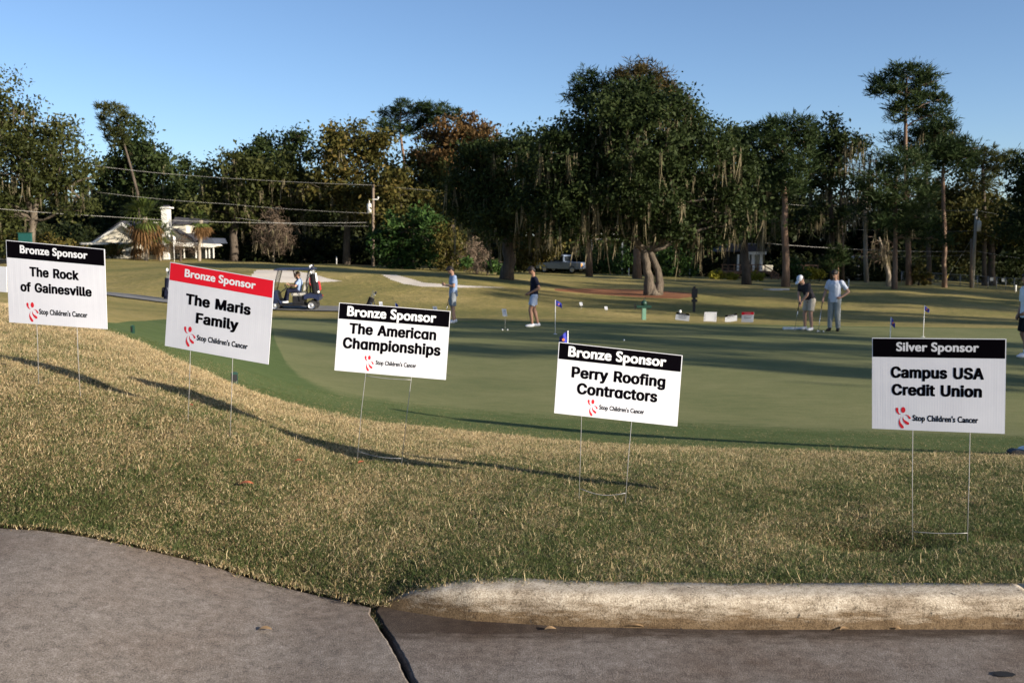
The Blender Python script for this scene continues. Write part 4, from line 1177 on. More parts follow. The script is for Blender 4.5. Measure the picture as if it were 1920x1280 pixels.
# ------------------------------------------------------------------ lettering
# outlines in thousandths of the letter height: advance, then (signed area, x, y, x, y ...) rings
GLYPHS = {
    'I': {
        'A': (480, [(171047, [16,-27,80,-29,88,-26,108,-26,118,-21,128,-7,162,93,170,112,175,114,306,113,316,90,349,-7,356,-17,367,-26,400,-29,458,-29,465,-26,487,-26,501,-15,504,-7,504,8,501,20,321,510,315,521,308,528,300,531,280,531,270,534,202,534,195,531,173,531,159,520,-26,15,-26,-7,-20,-19,-10,-26]), (-2434, [212,224,210,228,212,235,235,300,238,303,240,300,266,228,265,225,260,224])]),
        'C': (510, [(166814, [249,-35,280,-36,345,-28,377,-18,412,-1,428,9,440,19,465,44,483,68,503,108,514,145,513,167,507,176,497,183,465,186,412,186,380,183,367,172,358,148,348,128,330,106,298,87,265,79,235,87,202,106,183,127,164,157,154,185,146,223,146,245,144,253,146,260,146,282,151,310,159,338,179,375,197,396,222,413,255,426,272,426,300,418,315,411,335,395,345,383,358,360,367,332,380,322,412,319,465,319,475,321,495,321,505,326,513,338,514,363,501,405,488,430,470,456,435,491,415,506,375,526,350,533,320,539,300,539,290,541,243,541,195,536,158,526,130,513,102,495,64,460,37,422,17,383,7,353,-1,310,-1,292,-4,282,-4,223,1,180,9,145,19,118,37,83,48,67,78,31,107,8,132,-8,155,-18,190,-29])]),
        'F': (410, [(134762, [59,-27,118,-29,128,-26,148,-26,158,-21,164,-12,166,-5,166,185,168,190,340,191,348,194,370,194,383,205,386,215,386,282,381,292,370,301,338,304,168,305,166,310,166,418,168,422,173,424,362,424,396,428,408,437,411,448,411,513,408,521,400,528,392,531,372,531,362,534,65,534,32,531,19,520,16,510,16,-7,21,-17,31,-25])]),
        'G': (520, [(195999, [249,-35,280,-36,345,-29,392,-13,428,8,440,16,471,48,493,80,511,122,519,162,519,260,514,270,505,277,470,281,288,281,255,278,242,268,239,258,239,190,248,179,257,174,277,174,288,171,365,170,366,165,357,141,336,110,315,94,300,87,282,81,265,79,230,89,212,100,186,122,169,148,162,162,154,185,146,223,146,245,144,253,149,298,159,338,174,368,191,390,200,399,218,411,238,421,260,426,272,426,285,423,312,411,325,401,340,386,353,365,367,332,380,322,412,319,468,319,477,321,497,321,507,326,516,338,516,355,508,388,488,430,468,459,438,489,405,511,385,521,357,531,318,539,298,539,288,541,240,541,195,536,150,523,120,508,104,498,92,489,59,455,34,420,12,370,-1,312,-1,292,-4,282,-4,223,1,180,17,122,45,69,64,45,85,24,128,-6,160,-21,188,-28])]),
        'M': (628, [(272897, [59,-27,115,-29,125,-26,145,-26,153,-22,161,-15,164,-5,165,176,171,170,239,-5,246,-17,257,-26,290,-29,338,-29,345,-26,367,-26,377,-19,386,-5,452,165,458,178,460,179,461,-5,465,-16,477,-26,510,-29,560,-29,570,-26,590,-26,602,-19,608,-10,609,-5,609,510,607,518,601,525,590,531,570,531,562,534,480,534,448,531,436,523,424,498,315,214,312,214,307,225,203,493,189,523,178,531,145,534,62,534,55,531,32,531,22,524,17,515,16,510,16,-7,21,-17,31,-25])]),
        'P': (445, [(176962, [59,-27,118,-29,128,-26,148,-26,156,-22,163,-15,166,-5,166,150,168,155,245,156,255,159,275,159,312,164,340,172,370,187,390,201,409,220,428,248,446,292,449,310,449,383,446,400,436,430,418,461,392,489,365,508,345,518,322,526,295,531,275,531,265,534,62,534,55,531,32,531,19,520,16,510,16,-7,21,-17,31,-25]), (-18270, [170,269,166,275,168,422,173,424,235,424,262,415,278,405,293,383,301,348,293,310,281,290,262,277,238,269])]),
        'R': (449, [(208839, [59,-27,118,-29,128,-26,148,-26,156,-22,163,-15,166,-5,166,162,168,167,173,169,212,167,309,-12,320,-23,328,-26,348,-26,355,-29,422,-29,430,-26,452,-26,466,-15,469,-7,468,10,370,192,372,198,392,211,412,231,428,253,438,273,446,295,451,332,451,370,449,393,436,435,414,470,392,491,372,506,348,518,325,526,298,531,277,531,267,534,62,534,55,531,32,531,19,520,16,510,16,-7,21,-17,31,-25]), (-17061, [170,281,166,288,168,422,173,424,238,424,265,415,282,404,293,388,301,355,299,332,293,315,283,300,267,290,240,281])]),
        'S': (447, [(173817, [216,-37,222,-39,232,-36,260,-36,302,-31,345,-18,377,-1,390,9,416,35,426,48,438,70,449,108,449,170,441,198,420,231,400,251,372,271,330,291,238,317,195,332,168,350,159,363,157,375,159,388,171,408,197,423,218,429,232,429,257,420,275,409,288,391,297,363,310,352,342,349,395,349,402,351,425,352,438,363,441,370,441,400,436,425,426,448,416,462,389,493,355,516,332,526,295,536,253,541,202,541,155,536,118,526,83,508,59,490,34,462,17,430,9,400,9,342,14,320,32,287,62,256,80,244,120,224,158,212,228,193,262,181,277,173,290,164,298,151,301,135,298,122,286,103,272,92,254,83,230,76,210,77,188,84,168,96,160,104,152,118,143,150,130,161,98,164,43,164,32,161,13,161,3,156,-6,145,-6,125,-4,105,4,78,17,53,27,37,55,9,68,-1,95,-16,130,-28,158,-34])]),
        'T': (449, [(118073, [191,-27,250,-29,260,-26,280,-26,290,-21,298,-10,299,420,305,424,412,424,420,426,440,426,448,430,456,438,459,445,459,513,454,523,442,531,410,534,38,534,5,531,-4,525,-11,515,-11,445,-8,437,0,429,8,426,27,426,38,424,142,424,149,420,149,-7,154,-17,164,-25])]),
        'U': (517, [(176887, [224,-35,285,-36,295,-34,315,-34,345,-28,375,-18,405,-3,425,11,459,45,481,80,491,105,496,128,499,150,499,510,494,523,482,531,450,534,397,534,387,531,367,531,357,526,351,518,349,510,349,170,341,138,326,113,302,92,280,82,265,79,248,79,222,87,200,101,182,122,169,155,166,170,166,510,163,520,156,528,148,531,128,531,118,534,65,534,32,531,24,525,17,515,16,148,21,115,27,98,39,70,56,45,90,11,103,2,140,-18,170,-28,200,-34])]),
        'a': (389, [(147553, [131,-35,183,-36,193,-34,212,-34,245,-24,282,-29,330,-29,340,-26,360,-26,370,-21,378,-10,379,268,374,302,367,321,351,350,323,378,290,396,265,404,202,411,152,409,108,401,92,396,62,381,40,364,17,338,-3,300,-3,280,7,268,68,249,88,249,95,247,125,249,139,260,154,282,165,291,190,301,200,301,215,293,226,280,231,260,228,255,103,236,50,218,27,204,9,185,-8,155,-14,130,-14,85,-8,57,8,27,32,-1,45,-11,70,-23,108,-34]), (-4800, [168,72,152,77,139,88,134,105,140,121,152,129,170,136,195,141,230,144,231,132,228,120,216,98,197,82,173,72])]),
        'c': (396, [(117940, [179,-35,228,-36,272,-31,292,-26,325,-11,355,11,379,38,397,71,404,90,403,110,392,123,382,128,330,141,280,141,272,138,262,128,251,103,243,92,225,80,210,74,193,77,178,86,162,102,152,120,147,132,139,167,139,202,141,220,149,248,159,268,173,284,190,295,208,300,222,296,235,288,248,275,264,245,270,239,277,236,298,236,305,234,312,236,332,236,385,249,394,255,401,265,401,290,398,300,383,330,374,342,345,371,328,383,302,396,277,404,215,411,168,409,132,403,110,396,90,386,62,366,39,342,30,331,12,300,-4,255,-9,225,-9,145,2,98,22,55,34,38,69,3,92,-13,120,-26,137,-31])]),
        'd': (424, [(188926, [169,-35,215,-36,225,-34,245,-34,277,-24,318,-29,365,-29,375,-26,395,-26,405,-21,413,-10,414,510,409,523,397,531,365,534,315,534,305,531,285,531,277,528,270,521,266,513,265,404,208,411,185,411,137,406,110,398,73,378,45,354,22,322,7,292,-6,250,-9,230,-9,148,-6,128,2,95,9,78,24,48,39,28,65,1,77,-7,120,-28,145,-34]), (-22402, [200,74,183,82,170,92,157,110,150,124,139,167,139,205,142,225,149,250,167,280,180,291,202,300,212,298,231,288,248,268,261,238,266,213,269,188,266,180,266,162,261,138,248,108,241,98,228,84,212,77])]),
        'e': (404, [(148322, [181,-35,235,-36,245,-34,265,-34,300,-26,328,-13,357,6,379,28,388,40,406,80,406,98,401,105,392,113,335,129,315,129,308,131,300,129,280,129,272,126,264,118,251,95,241,85,220,74,205,74,173,89,160,102,147,125,144,135,145,140,148,141,365,141,372,144,395,144,404,150,411,160,411,235,409,255,398,292,381,328,359,355,328,381,292,398,262,406,212,411,193,411,185,409,145,406,115,398,85,383,65,369,51,355,39,342,24,322,4,282,-6,243,-9,225,-9,145,-3,115,4,90,24,50,55,14,72,0,92,-13,115,-23,140,-31]), (-4121, [150,247,147,250,150,258,160,274,183,293,202,300,220,295,238,284,251,265,256,250,255,247,250,246])]),
        'f': (254, [(108556, [79,-27,135,-29,145,-26,165,-26,175,-21,183,-10,184,295,188,299,220,299,253,302,264,310,269,322,269,385,264,395,257,401,250,404,188,406,184,410,184,422,187,435,195,443,212,444,222,441,230,444,250,444,258,448,268,458,284,508,284,528,281,535,275,541,260,548,232,554,212,554,202,556,173,556,165,554,145,554,120,548,92,536,83,529,56,503,42,475,36,450,35,408,-20,403,-29,398,-36,388,-36,322,-32,312,-20,302,32,299,36,295,36,-7,41,-17,51,-25])]),
        'g': (425, [(219296, [174,-178,230,-179,240,-176,260,-176,280,-173,315,-163,345,-148,369,-130,388,-107,406,-75,414,-35,414,383,409,395,397,403,365,406,318,406,308,404,288,404,275,399,253,406,205,411,158,409,125,403,110,398,80,383,50,359,22,322,2,280,-9,233,-9,150,-3,118,7,88,25,54,34,43,61,15,80,2,110,-12,111,-15,73,-17,22,-44,14,-52,9,-60,9,-85,19,-102,31,-117,48,-134,68,-148,98,-163,120,-171,150,-176]), (-4472, [197,-71,178,-63,162,-54,150,-41,137,-22,137,-20,168,-21,178,-24,212,-24,264,-17,264,-27,259,-40,253,-50,245,-56,220,-68,208,-71]), (-21435, [197,87,180,94,168,104,152,128,142,155,139,172,139,208,149,250,160,271,180,291,195,298,205,300,228,290,244,275,251,265,264,230,269,200,269,185,266,162,256,128,243,107,228,94,218,89,208,86])]),
        'h': (410, [(152417, [51,-27,105,-29,115,-26,135,-26,145,-21,152,-11,154,213,156,223,156,240,162,260,174,280,183,288,205,299,220,295,236,282,243,273,251,245,251,-5,254,-15,262,-22,270,-26,290,-26,300,-29,350,-29,382,-26,394,-17,399,-7,399,265,393,300,383,328,369,353,340,381,315,396,295,403,265,409,245,409,235,411,188,409,155,403,154,513,146,525,135,531,115,531,105,534,57,534,48,531,27,531,16,525,9,513,9,-7,14,-17,24,-25])]),
        'i': (167, [(62096, [51,-27,105,-29,115,-26,135,-26,148,-19,154,-7,154,383,149,395,142,401,135,404,115,404,105,406,57,406,48,404,27,404,16,398,9,385,9,-7,14,-17,24,-25]), (19063, [74,415,85,414,95,416,115,416,130,422,142,429,156,442,166,460,169,478,166,505,156,523,145,534,130,543,120,546,100,546,90,549,43,546,30,541,20,534,8,521,-1,505,-1,462,9,442,24,428,40,419,50,416])]),
        'k': (381, [(150232, [51,-27,105,-29,115,-26,135,-26,142,-23,149,-17,154,-5,155,104,164,98,251,-15,265,-26,298,-29,362,-29,372,-26,392,-26,404,-20,411,-7,411,10,408,18,255,213,257,219,396,360,401,370,399,390,392,399,382,404,362,404,352,406,290,406,257,403,249,398,160,309,155,307,154,513,146,525,135,531,115,531,105,534,57,534,48,531,27,531,16,525,9,513,9,-7,14,-17,24,-25])]),
        'l': (189, [(85687, [119,-30,152,-31,200,-26,214,-17,221,-5,221,18,213,55,208,68,195,78,162,79,159,80,156,85,154,110,154,513,146,525,135,531,115,531,105,534,57,534,48,531,27,531,20,528,14,523,9,510,9,57,14,35,24,15,45,-9,62,-19,80,-26])]),
        'm': (610, [(202995, [51,-27,105,-29,115,-26,135,-26,145,-21,153,-10,154,223,156,233,156,250,162,268,169,280,183,293,197,299,212,293,220,286,228,270,231,253,231,-5,234,-15,240,-21,250,-26,270,-26,277,-29,328,-29,360,-26,373,-15,376,-5,376,248,385,275,391,285,400,293,418,300,440,288,445,280,451,260,451,-5,454,-15,468,-26,490,-26,497,-29,552,-29,560,-26,580,-26,588,-22,596,-15,599,-5,599,273,593,310,588,326,572,353,550,379,532,391,497,406,458,411,415,411,405,409,385,409,350,398,322,382,285,403,265,409,245,409,238,411,200,411,190,409,170,409,145,401,108,406,57,406,48,404,27,404,19,400,12,393,9,383,9,-7,14,-17,24,-25])]),
        'n': (410, [(134136, [51,-27,105,-29,115,-26,135,-26,145,-21,152,-12,154,-5,154,213,156,223,156,240,162,260,174,280,183,288,208,299,220,295,236,282,243,273,251,245,251,-5,254,-15,267,-26,300,-29,350,-29,360,-26,380,-26,388,-22,396,-15,399,-5,399,263,396,285,386,322,378,338,366,355,338,383,311,398,295,403,265,409,245,409,235,411,188,409,148,399,135,404,115,404,108,406,55,406,48,404,25,403,12,393,9,383,9,-7,14,-17,24,-25])]),
        'o': (415, [(158657, [179,-35,228,-36,272,-31,305,-21,340,-1,369,25,391,55,408,90,419,128,421,148,421,228,413,268,406,290,396,310,374,342,348,369,335,378,308,393,277,404,215,411,168,409,132,403,110,396,90,386,62,366,39,342,30,331,12,300,-4,255,-9,225,-9,145,2,98,22,55,34,38,69,3,92,-13,120,-26,137,-31]), (-23730, [200,74,188,79,178,86,164,100,154,115,147,132,139,167,139,202,144,233,159,268,175,286,190,295,208,300,228,292,244,280,253,268,260,255,268,233,274,210,276,185,268,140,262,124,251,103,243,92,225,79,210,74])]),
        'p': (424, [(190537, [51,-170,105,-171,115,-169,135,-169,142,-166,150,-158,154,-147,155,-29,205,-36,248,-36,257,-34,277,-34,310,-26,348,-5,360,4,382,26,398,48,416,83,424,108,431,152,431,225,421,277,403,318,390,338,376,355,350,378,312,398,285,406,238,411,188,409,168,406,148,399,135,404,115,404,108,406,57,406,25,403,16,398,9,388,9,-150,14,-160,24,-167]), (-22449, [215,74,193,86,181,98,172,113,159,148,154,178,154,195,156,218,162,240,170,260,177,273,195,291,210,298,220,300,228,298,245,289,259,275,268,260,281,220,284,205,284,175,278,143,268,115,261,103,245,86,235,79,222,74])]),
        'r': (259, [(77561, [51,-27,105,-29,115,-26,135,-26,145,-21,152,-12,154,-5,154,223,157,248,162,263,170,276,177,282,190,291,205,296,230,296,238,294,245,296,265,296,272,299,280,307,284,318,284,390,279,400,270,407,238,411,202,411,193,409,173,409,142,402,105,406,55,406,48,404,25,403,18,399,11,390,9,383,9,-7,14,-17,24,-25])]),
        's': (365, [(126933, [151,-35,205,-36,215,-34,235,-34,262,-28,300,-13,322,1,349,28,365,56,371,75,371,138,356,172,340,191,322,206,295,221,257,233,195,247,173,254,162,260,152,270,152,280,159,290,170,298,185,303,195,301,208,292,218,280,229,260,235,254,243,251,262,251,270,249,277,251,298,251,345,262,352,266,361,275,364,282,363,305,353,330,336,355,315,376,298,388,282,396,248,406,208,409,200,411,175,411,125,406,95,398,60,381,31,355,12,325,4,300,4,245,9,225,24,200,48,176,65,164,92,152,188,128,212,118,220,110,223,100,215,86,200,77,183,72,162,77,152,84,144,93,132,121,125,128,118,131,70,131,55,129,8,118,0,114,-7,105,-9,83,-3,62,12,33,38,4,57,-11,90,-26,128,-34])]),
        't': (227, [(96030, [156,-32,175,-34,183,-31,225,-29,238,-26,249,-17,254,-7,254,15,246,53,240,66,232,73,225,76,205,76,195,79,175,77,169,85,166,105,166,295,170,299,228,301,235,304,241,310,246,320,246,385,241,395,230,403,168,408,166,475,162,483,155,491,148,494,128,494,118,496,70,496,60,494,40,494,29,488,21,475,20,408,3,404,-20,403,-29,398,-36,388,-36,320,-31,310,-20,302,3,301,18,299,21,295,21,65,27,43,37,23,44,13,62,-6,92,-23,113,-29])]),
        'u': (410, [(134331, [159,-32,195,-34,205,-31,225,-31,260,-22,272,-26,292,-26,300,-29,352,-29,360,-26,382,-26,396,-15,399,-5,399,383,396,393,387,401,380,404,360,404,352,406,298,406,290,404,267,403,254,393,251,383,251,140,246,118,234,98,218,84,200,79,191,80,173,92,162,110,156,130,156,148,154,157,154,383,151,393,137,403,105,406,57,406,48,404,27,404,19,400,12,393,9,383,9,110,11,90,19,60,32,35,45,17,60,1,73,-8,110,-26,135,-31])]),
        'v': (389, [(114689, [161,-27,220,-29,230,-26,250,-26,258,-22,266,-15,411,363,411,388,400,401,392,404,372,404,365,406,310,406,300,404,280,404,270,399,264,393,257,378,198,213,195,206,193,206,128,383,118,399,108,404,88,404,80,406,22,406,-10,403,-23,393,-26,385,-26,365,117,-7,124,-17,135,-26])]),
        'y': (389, [(142774, [69,-172,105,-174,113,-171,132,-171,158,-166,193,-146,216,-122,228,-105,246,-70,408,355,411,365,411,385,408,393,400,401,392,404,372,404,365,406,310,406,300,404,280,404,270,399,259,383,198,213,195,206,193,206,128,383,118,399,108,404,88,404,80,406,22,406,-10,403,-23,393,-26,385,-26,365,114,0,113,-10,103,-37,96,-52,90,-59,83,-61,38,-61,30,-64,21,-72,14,-87,4,-125,4,-150,14,-162,30,-169])]),
        '\u0251': (425, [(170241, [169,-35,212,-36,222,-34,243,-34,277,-24,318,-29,367,-29,375,-26,397,-26,411,-15,414,-5,414,383,411,393,402,401,395,404,375,404,367,406,315,406,305,404,285,404,272,400,253,406,205,411,185,411,178,409,137,406,110,398,79,383,48,356,22,322,7,292,-1,270,-9,230,-9,145,-6,125,7,83,24,48,38,29,62,4,74,-5,120,-28,145,-34]), (-22533, [200,74,188,79,178,86,162,102,152,119,147,132,139,167,139,205,142,225,149,250,162,273,170,282,180,291,195,298,205,300,230,289,244,275,253,260,266,218,269,180,263,145,258,128,248,108,241,98,228,84,215,77,205,74])]),},
    'B': {
        '\'': (188, [(44140, [71,440,108,439,137,442,149,450,153,460,174,582,174,720,169,727,160,733,130,736,53,736,45,734,25,733,12,722,11,585,31,465,35,452,43,444,50,441])]),
        'B': (563, [(345707, [74,-22,318,-24,328,-21,380,-19,438,-6,487,17,520,41,551,78,568,110,576,138,579,157,579,208,568,255,556,280,531,312,505,336,477,353,453,365,461,375,480,391,495,409,505,428,513,448,519,475,519,530,516,550,511,570,493,608,466,640,432,666,392,686,352,696,310,701,285,701,275,704,78,704,70,701,50,701,37,690,36,-5,39,-12,49,-20]), (-28851, [212,109,209,115,209,273,210,277,298,279,318,276,332,273,352,266,381,248,393,230,401,210,401,185,396,165,388,150,377,136,355,122,320,111,300,109]), (-18314, [212,411,209,418,210,570,215,571,262,571,292,566,310,558,324,548,331,538,338,523,341,510,341,480,336,462,326,445,315,434,305,427,280,417,255,411])]),
        'C': (708, [(239498, [411,-32,418,-34,430,-31,468,-31,475,-29,515,-26,580,-13,612,-3,651,13,690,32,699,43,699,162,694,170,685,176,660,177,635,176,585,147,552,132,482,109,455,104,432,104,425,102,418,104,395,104,335,119,289,143,257,166,241,185,229,200,204,245,191,290,186,330,189,373,204,430,224,468,249,500,265,516,298,541,338,561,385,574,400,576,450,576,510,563,532,556,585,533,630,509,675,509,683,513,690,520,691,640,682,651,645,668,578,691,520,704,460,711,400,711,392,709,320,704,255,686,178,648,120,604,72,548,37,483,16,415,11,353,9,345,9,315,11,308,14,268,34,198,59,148,96,98,120,74,160,39,228,2,300,-21])]),
        'S': (458, [(213889, [226,-32,232,-34,240,-31,285,-29,312,-23,342,-13,362,-3,386,13,410,34,433,62,448,93,458,125,461,145,461,192,451,253,414,315,358,365,302,401,255,427,210,457,180,488,169,525,175,542,184,555,200,568,230,579,250,579,299,562,335,541,359,520,372,512,420,511,428,515,435,523,436,645,434,652,410,671,362,693,328,704,275,711,220,711,173,706,132,696,90,676,70,661,56,648,36,628,27,612,17,595,7,565,1,528,1,495,12,442,17,430,49,383,104,335,202,273,250,239,283,202,294,162,291,148,283,132,268,118,243,104,230,101,210,101,175,112,150,124,113,151,86,180,73,192,45,195,20,193,11,188,6,180,7,43,17,33,48,12,88,-8,108,-16,152,-26])]),
        'a': (427, [(174580, [131,-32,137,-34,145,-31,185,-29,218,-21,240,-12,265,-26,277,-29,325,-34,370,-29,387,-23,408,-13,436,5,445,15,445,86,438,93,430,96,408,98,390,96,384,100,384,320,381,330,381,350,371,385,354,412,328,439,302,456,272,468,248,474,202,479,158,479,150,476,113,474,75,463,45,448,15,426,-3,405,-4,295,1,288,10,282,35,280,60,282,68,286,90,309,120,331,145,343,175,350,188,348,200,341,208,332,216,315,219,302,217,285,103,243,57,221,40,209,19,190,2,167,-11,132,-14,105,-11,70,-5,49,4,30,14,18,37,-5,70,-23,88,-29]), (-4453, [175,79,166,85,158,99,154,110,154,122,162,138,172,150,195,166,212,174,218,174,218,100,193,82,183,78])]),
        'c': (438, [(137014, [264,-32,272,-34,280,-31,330,-29,387,-18,428,-3,438,7,439,13,439,110,430,121,422,124,377,124,328,104,292,96,275,96,253,102,228,112,208,126,192,145,177,178,171,198,169,218,169,233,177,270,190,301,204,320,222,336,257,351,280,351,308,343,325,335,367,311,412,311,421,315,428,322,429,430,426,438,412,448,357,468,332,474,288,479,245,479,238,476,193,474,180,471,148,461,113,443,99,435,78,416,61,400,37,368,17,322,6,280,4,233,1,223,6,157,19,113,39,75,74,35,110,7,150,-13,195,-26])]),
        'd': (510, [(253203, [246,-22,442,-24,473,-21,485,-10,486,685,484,692,473,701,442,704,367,704,357,701,340,701,330,696,325,690,324,685,322,477,253,479,243,476,197,474,152,461,113,441,76,412,43,373,22,332,17,318,9,288,9,273,6,265,6,198,9,190,9,172,19,130,39,85,64,53,76,40,97,23,118,9,148,-6,183,-16,197,-19]), (-33460, [257,97,232,104,214,115,202,124,187,148,179,167,174,192,171,215,174,245,182,275,194,302,204,315,222,334,245,346,267,353,292,354,320,345,324,340,324,100,318,96])]),
        'e': (479, [(186410, [256,-32,302,-31,360,-23,418,-3,450,14,468,26,473,33,474,38,473,138,466,145,458,149,412,149,375,127,342,112,312,102,280,96,238,107,208,126,187,155,177,178,177,185,438,186,448,189,465,189,475,194,481,202,481,250,479,260,479,280,471,318,456,363,448,378,431,402,395,439,357,461,318,473,272,476,265,479,238,479,202,474,185,474,140,461,102,440,61,405,37,373,17,330,6,290,1,223,4,213,6,170,17,128,37,85,61,50,94,18,140,-11,188,-26]), (-6347, [180,292,179,295,184,310,194,325,209,340,232,353,248,356,255,356,272,350,290,339,301,325,311,305,313,295,312,292,308,291])]),
        'h': (500, [(211575, [59,-22,145,-24,152,-21,173,-21,185,-10,186,308,196,322,219,342,240,356,257,361,265,361,280,353,288,345,298,330,303,318,311,282,312,-10,319,-17,328,-21,345,-21,355,-24,432,-24,462,-21,471,-15,476,-7,476,282,474,290,474,320,469,345,453,390,431,422,405,446,375,463,355,471,300,479,270,479,228,474,208,468,195,462,188,462,186,688,180,696,170,701,152,701,142,704,62,704,55,701,35,701,26,695,21,688,21,-5,24,-12,34,-20])]),
        'i': (219, [(80877, [64,-22,148,-24,158,-21,175,-21,185,-16,191,-7,191,452,190,458,186,462,175,469,158,469,148,471,68,471,60,469,40,468,31,462,26,455,26,-7,31,-15,40,-21]), (22311, [96,510,118,509,125,511,142,511,152,514,170,524,189,542,196,555,199,568,199,602,196,612,189,625,170,644,152,653,142,656,125,656,115,659,73,656,48,644,29,625,22,612,19,602,19,565,27,544,48,524,60,517,75,511])]),
        'l': (219, [(119255, [64,-22,148,-24,158,-21,175,-21,185,-16,191,-7,191,685,190,690,186,695,175,701,158,701,148,704,68,704,60,701,40,701,31,695,26,688,26,-5,29,-12,39,-20])]),
        'n': (500, [(173039, [59,-22,145,-24,152,-21,173,-21,185,-10,186,308,196,322,219,342,240,356,257,361,265,361,280,353,288,345,298,330,303,318,311,282,312,-10,325,-21,355,-24,435,-24,442,-21,462,-21,474,-12,476,-5,476,282,474,292,474,320,463,368,450,395,429,425,403,448,362,468,342,474,298,479,267,479,228,474,188,460,173,468,142,471,62,471,55,469,35,468,24,460,21,452,21,-7,26,-15,35,-21])]),
        'o': (552, [(229080, [269,-32,348,-26,387,-16,440,9,473,34,491,53,512,79,533,118,549,170,549,188,551,198,551,258,549,265,549,282,541,310,533,332,513,368,485,401,442,436,392,461,342,474,295,476,285,479,257,479,250,476,205,474,158,461,108,436,70,406,37,368,14,325,1,282,-4,235,1,170,14,122,37,80,74,38,105,12,152,-13,197,-26]), (-44618, [270,92,235,102,215,114,195,134,184,150,172,180,166,202,164,230,166,250,174,277,187,302,196,315,212,330,235,344,265,354,277,354,308,346,328,336,354,312,363,300,376,275,384,248,386,225,384,218,384,202,373,165,363,145,354,132,338,118,318,104,298,97])]),
        'p': (500, [(251617, [56,-252,137,-254,148,-251,165,-251,173,-248,180,-240,181,-35,183,-30,197,-29,232,-34,243,-31,288,-29,310,-26,357,-11,396,10,422,31,440,49,463,78,482,116,496,162,501,213,496,282,486,322,463,368,446,388,423,410,381,438,342,453,295,464,257,466,250,469,218,469,210,471,60,471,53,469,32,468,20,458,19,-235,21,-242,31,-250]), (-32420, [225,92,188,102,181,108,181,340,185,346,222,346,243,344,265,338,286,328,301,315,315,295,326,273,334,233,331,198,323,170,311,145,298,127,281,113,262,102,240,94])]),
        'r': (396, [(112936, [69,-22,152,-24,160,-21,180,-21,191,-12,194,-5,194,230,196,238,196,253,202,275,212,300,225,321,235,331,253,343,262,346,282,338,322,309,350,307,372,309,381,312,388,320,434,398,432,416,406,440,382,456,357,468,328,476,310,476,302,479,275,479,267,476,248,476,218,463,197,450,195,451,191,460,181,468,152,471,73,471,65,469,45,468,34,460,31,452,31,-7,36,-15,45,-21])]),
        's': (385, [(143088, [186,-32,195,-34,202,-31,250,-29,272,-23,308,-8,330,7,344,20,363,45,371,60,378,83,381,103,381,145,378,157,368,180,351,202,335,219,306,243,192,318,179,330,174,340,183,351,195,356,210,353,245,341,298,312,322,310,349,312,357,319,361,325,360,428,350,438,302,461,267,471,215,479,168,479,128,474,103,468,70,453,53,441,27,416,14,393,6,365,6,318,14,285,39,248,83,209,160,163,198,138,208,128,212,115,208,105,203,100,188,92,180,91,134,108,65,146,40,147,15,146,6,140,1,132,2,23,10,14,18,9,43,-3,83,-18,132,-29])]),
        't': (333, [(133099, [219,-32,225,-34,232,-31,270,-29,305,-21,355,-1,364,5,369,13,369,108,361,118,352,121,330,123,305,121,265,102,243,94,232,94,218,102,212,109,204,135,204,342,210,346,305,346,312,349,330,349,340,354,346,363,346,455,340,464,330,469,312,469,302,471,205,473,204,478,202,551,195,558,188,561,142,561,131,555,-36,390,-39,385,-39,363,-34,355,-25,349,-5,349,3,346,35,346,39,342,39,115,41,108,41,93,47,70,62,38,71,25,90,6,105,-6,130,-18,168,-29])]),
        'v': (438, [(139937, [204,-32,228,-34,257,-31,267,-24,276,-12,471,438,470,458,462,466,455,469,438,469,428,471,345,471,335,469,318,469,308,464,299,455,294,445,220,273,218,273,209,290,143,442,136,458,128,465,120,469,103,469,92,471,8,471,-22,468,-35,458,-36,440,-31,425,166,-17,173,-26,180,-31])]),
        'z': (417, [(155641, [11,-22,397,-24,428,-21,439,-12,441,-5,441,85,432,96,425,99,408,99,397,101,230,101,226,103,225,105,440,438,441,455,435,464,425,469,408,469,397,471,25,471,-5,468,-16,460,-19,452,-19,363,-10,352,-3,349,15,349,25,346,183,346,187,345,188,342,-25,13,-26,-7,-21,-15,-10,-21])]),},}
def ring_pts(flat):
    return [(flat[i] / 1000.0, flat[i + 1] / 1000.0) for i in range(0, len(flat), 2)]
def in_poly(p, poly):
    r = False
    for (ax, ay), (bx, by) in zip(poly, poly[1:] + poly[:1]):
        if (ay > p[1]) != (by > p[1]) and p[0] < (bx - ax) * (p[1] - ay) / (by - ay) + ax:
            r = not r
    return r
def fill(mb, outer, holes, fn):
    loops = [[Vector((p[0], p[1], 0)) for p in outer]] + [[Vector((p[0], p[1], 0)) for p in h] for h in holes]
    tris = geometry.tessellate_polygon(loops)
    flat = [p for l in loops for p in l]
    mb.add([fn(p.x, p.y) for p in flat], tris)
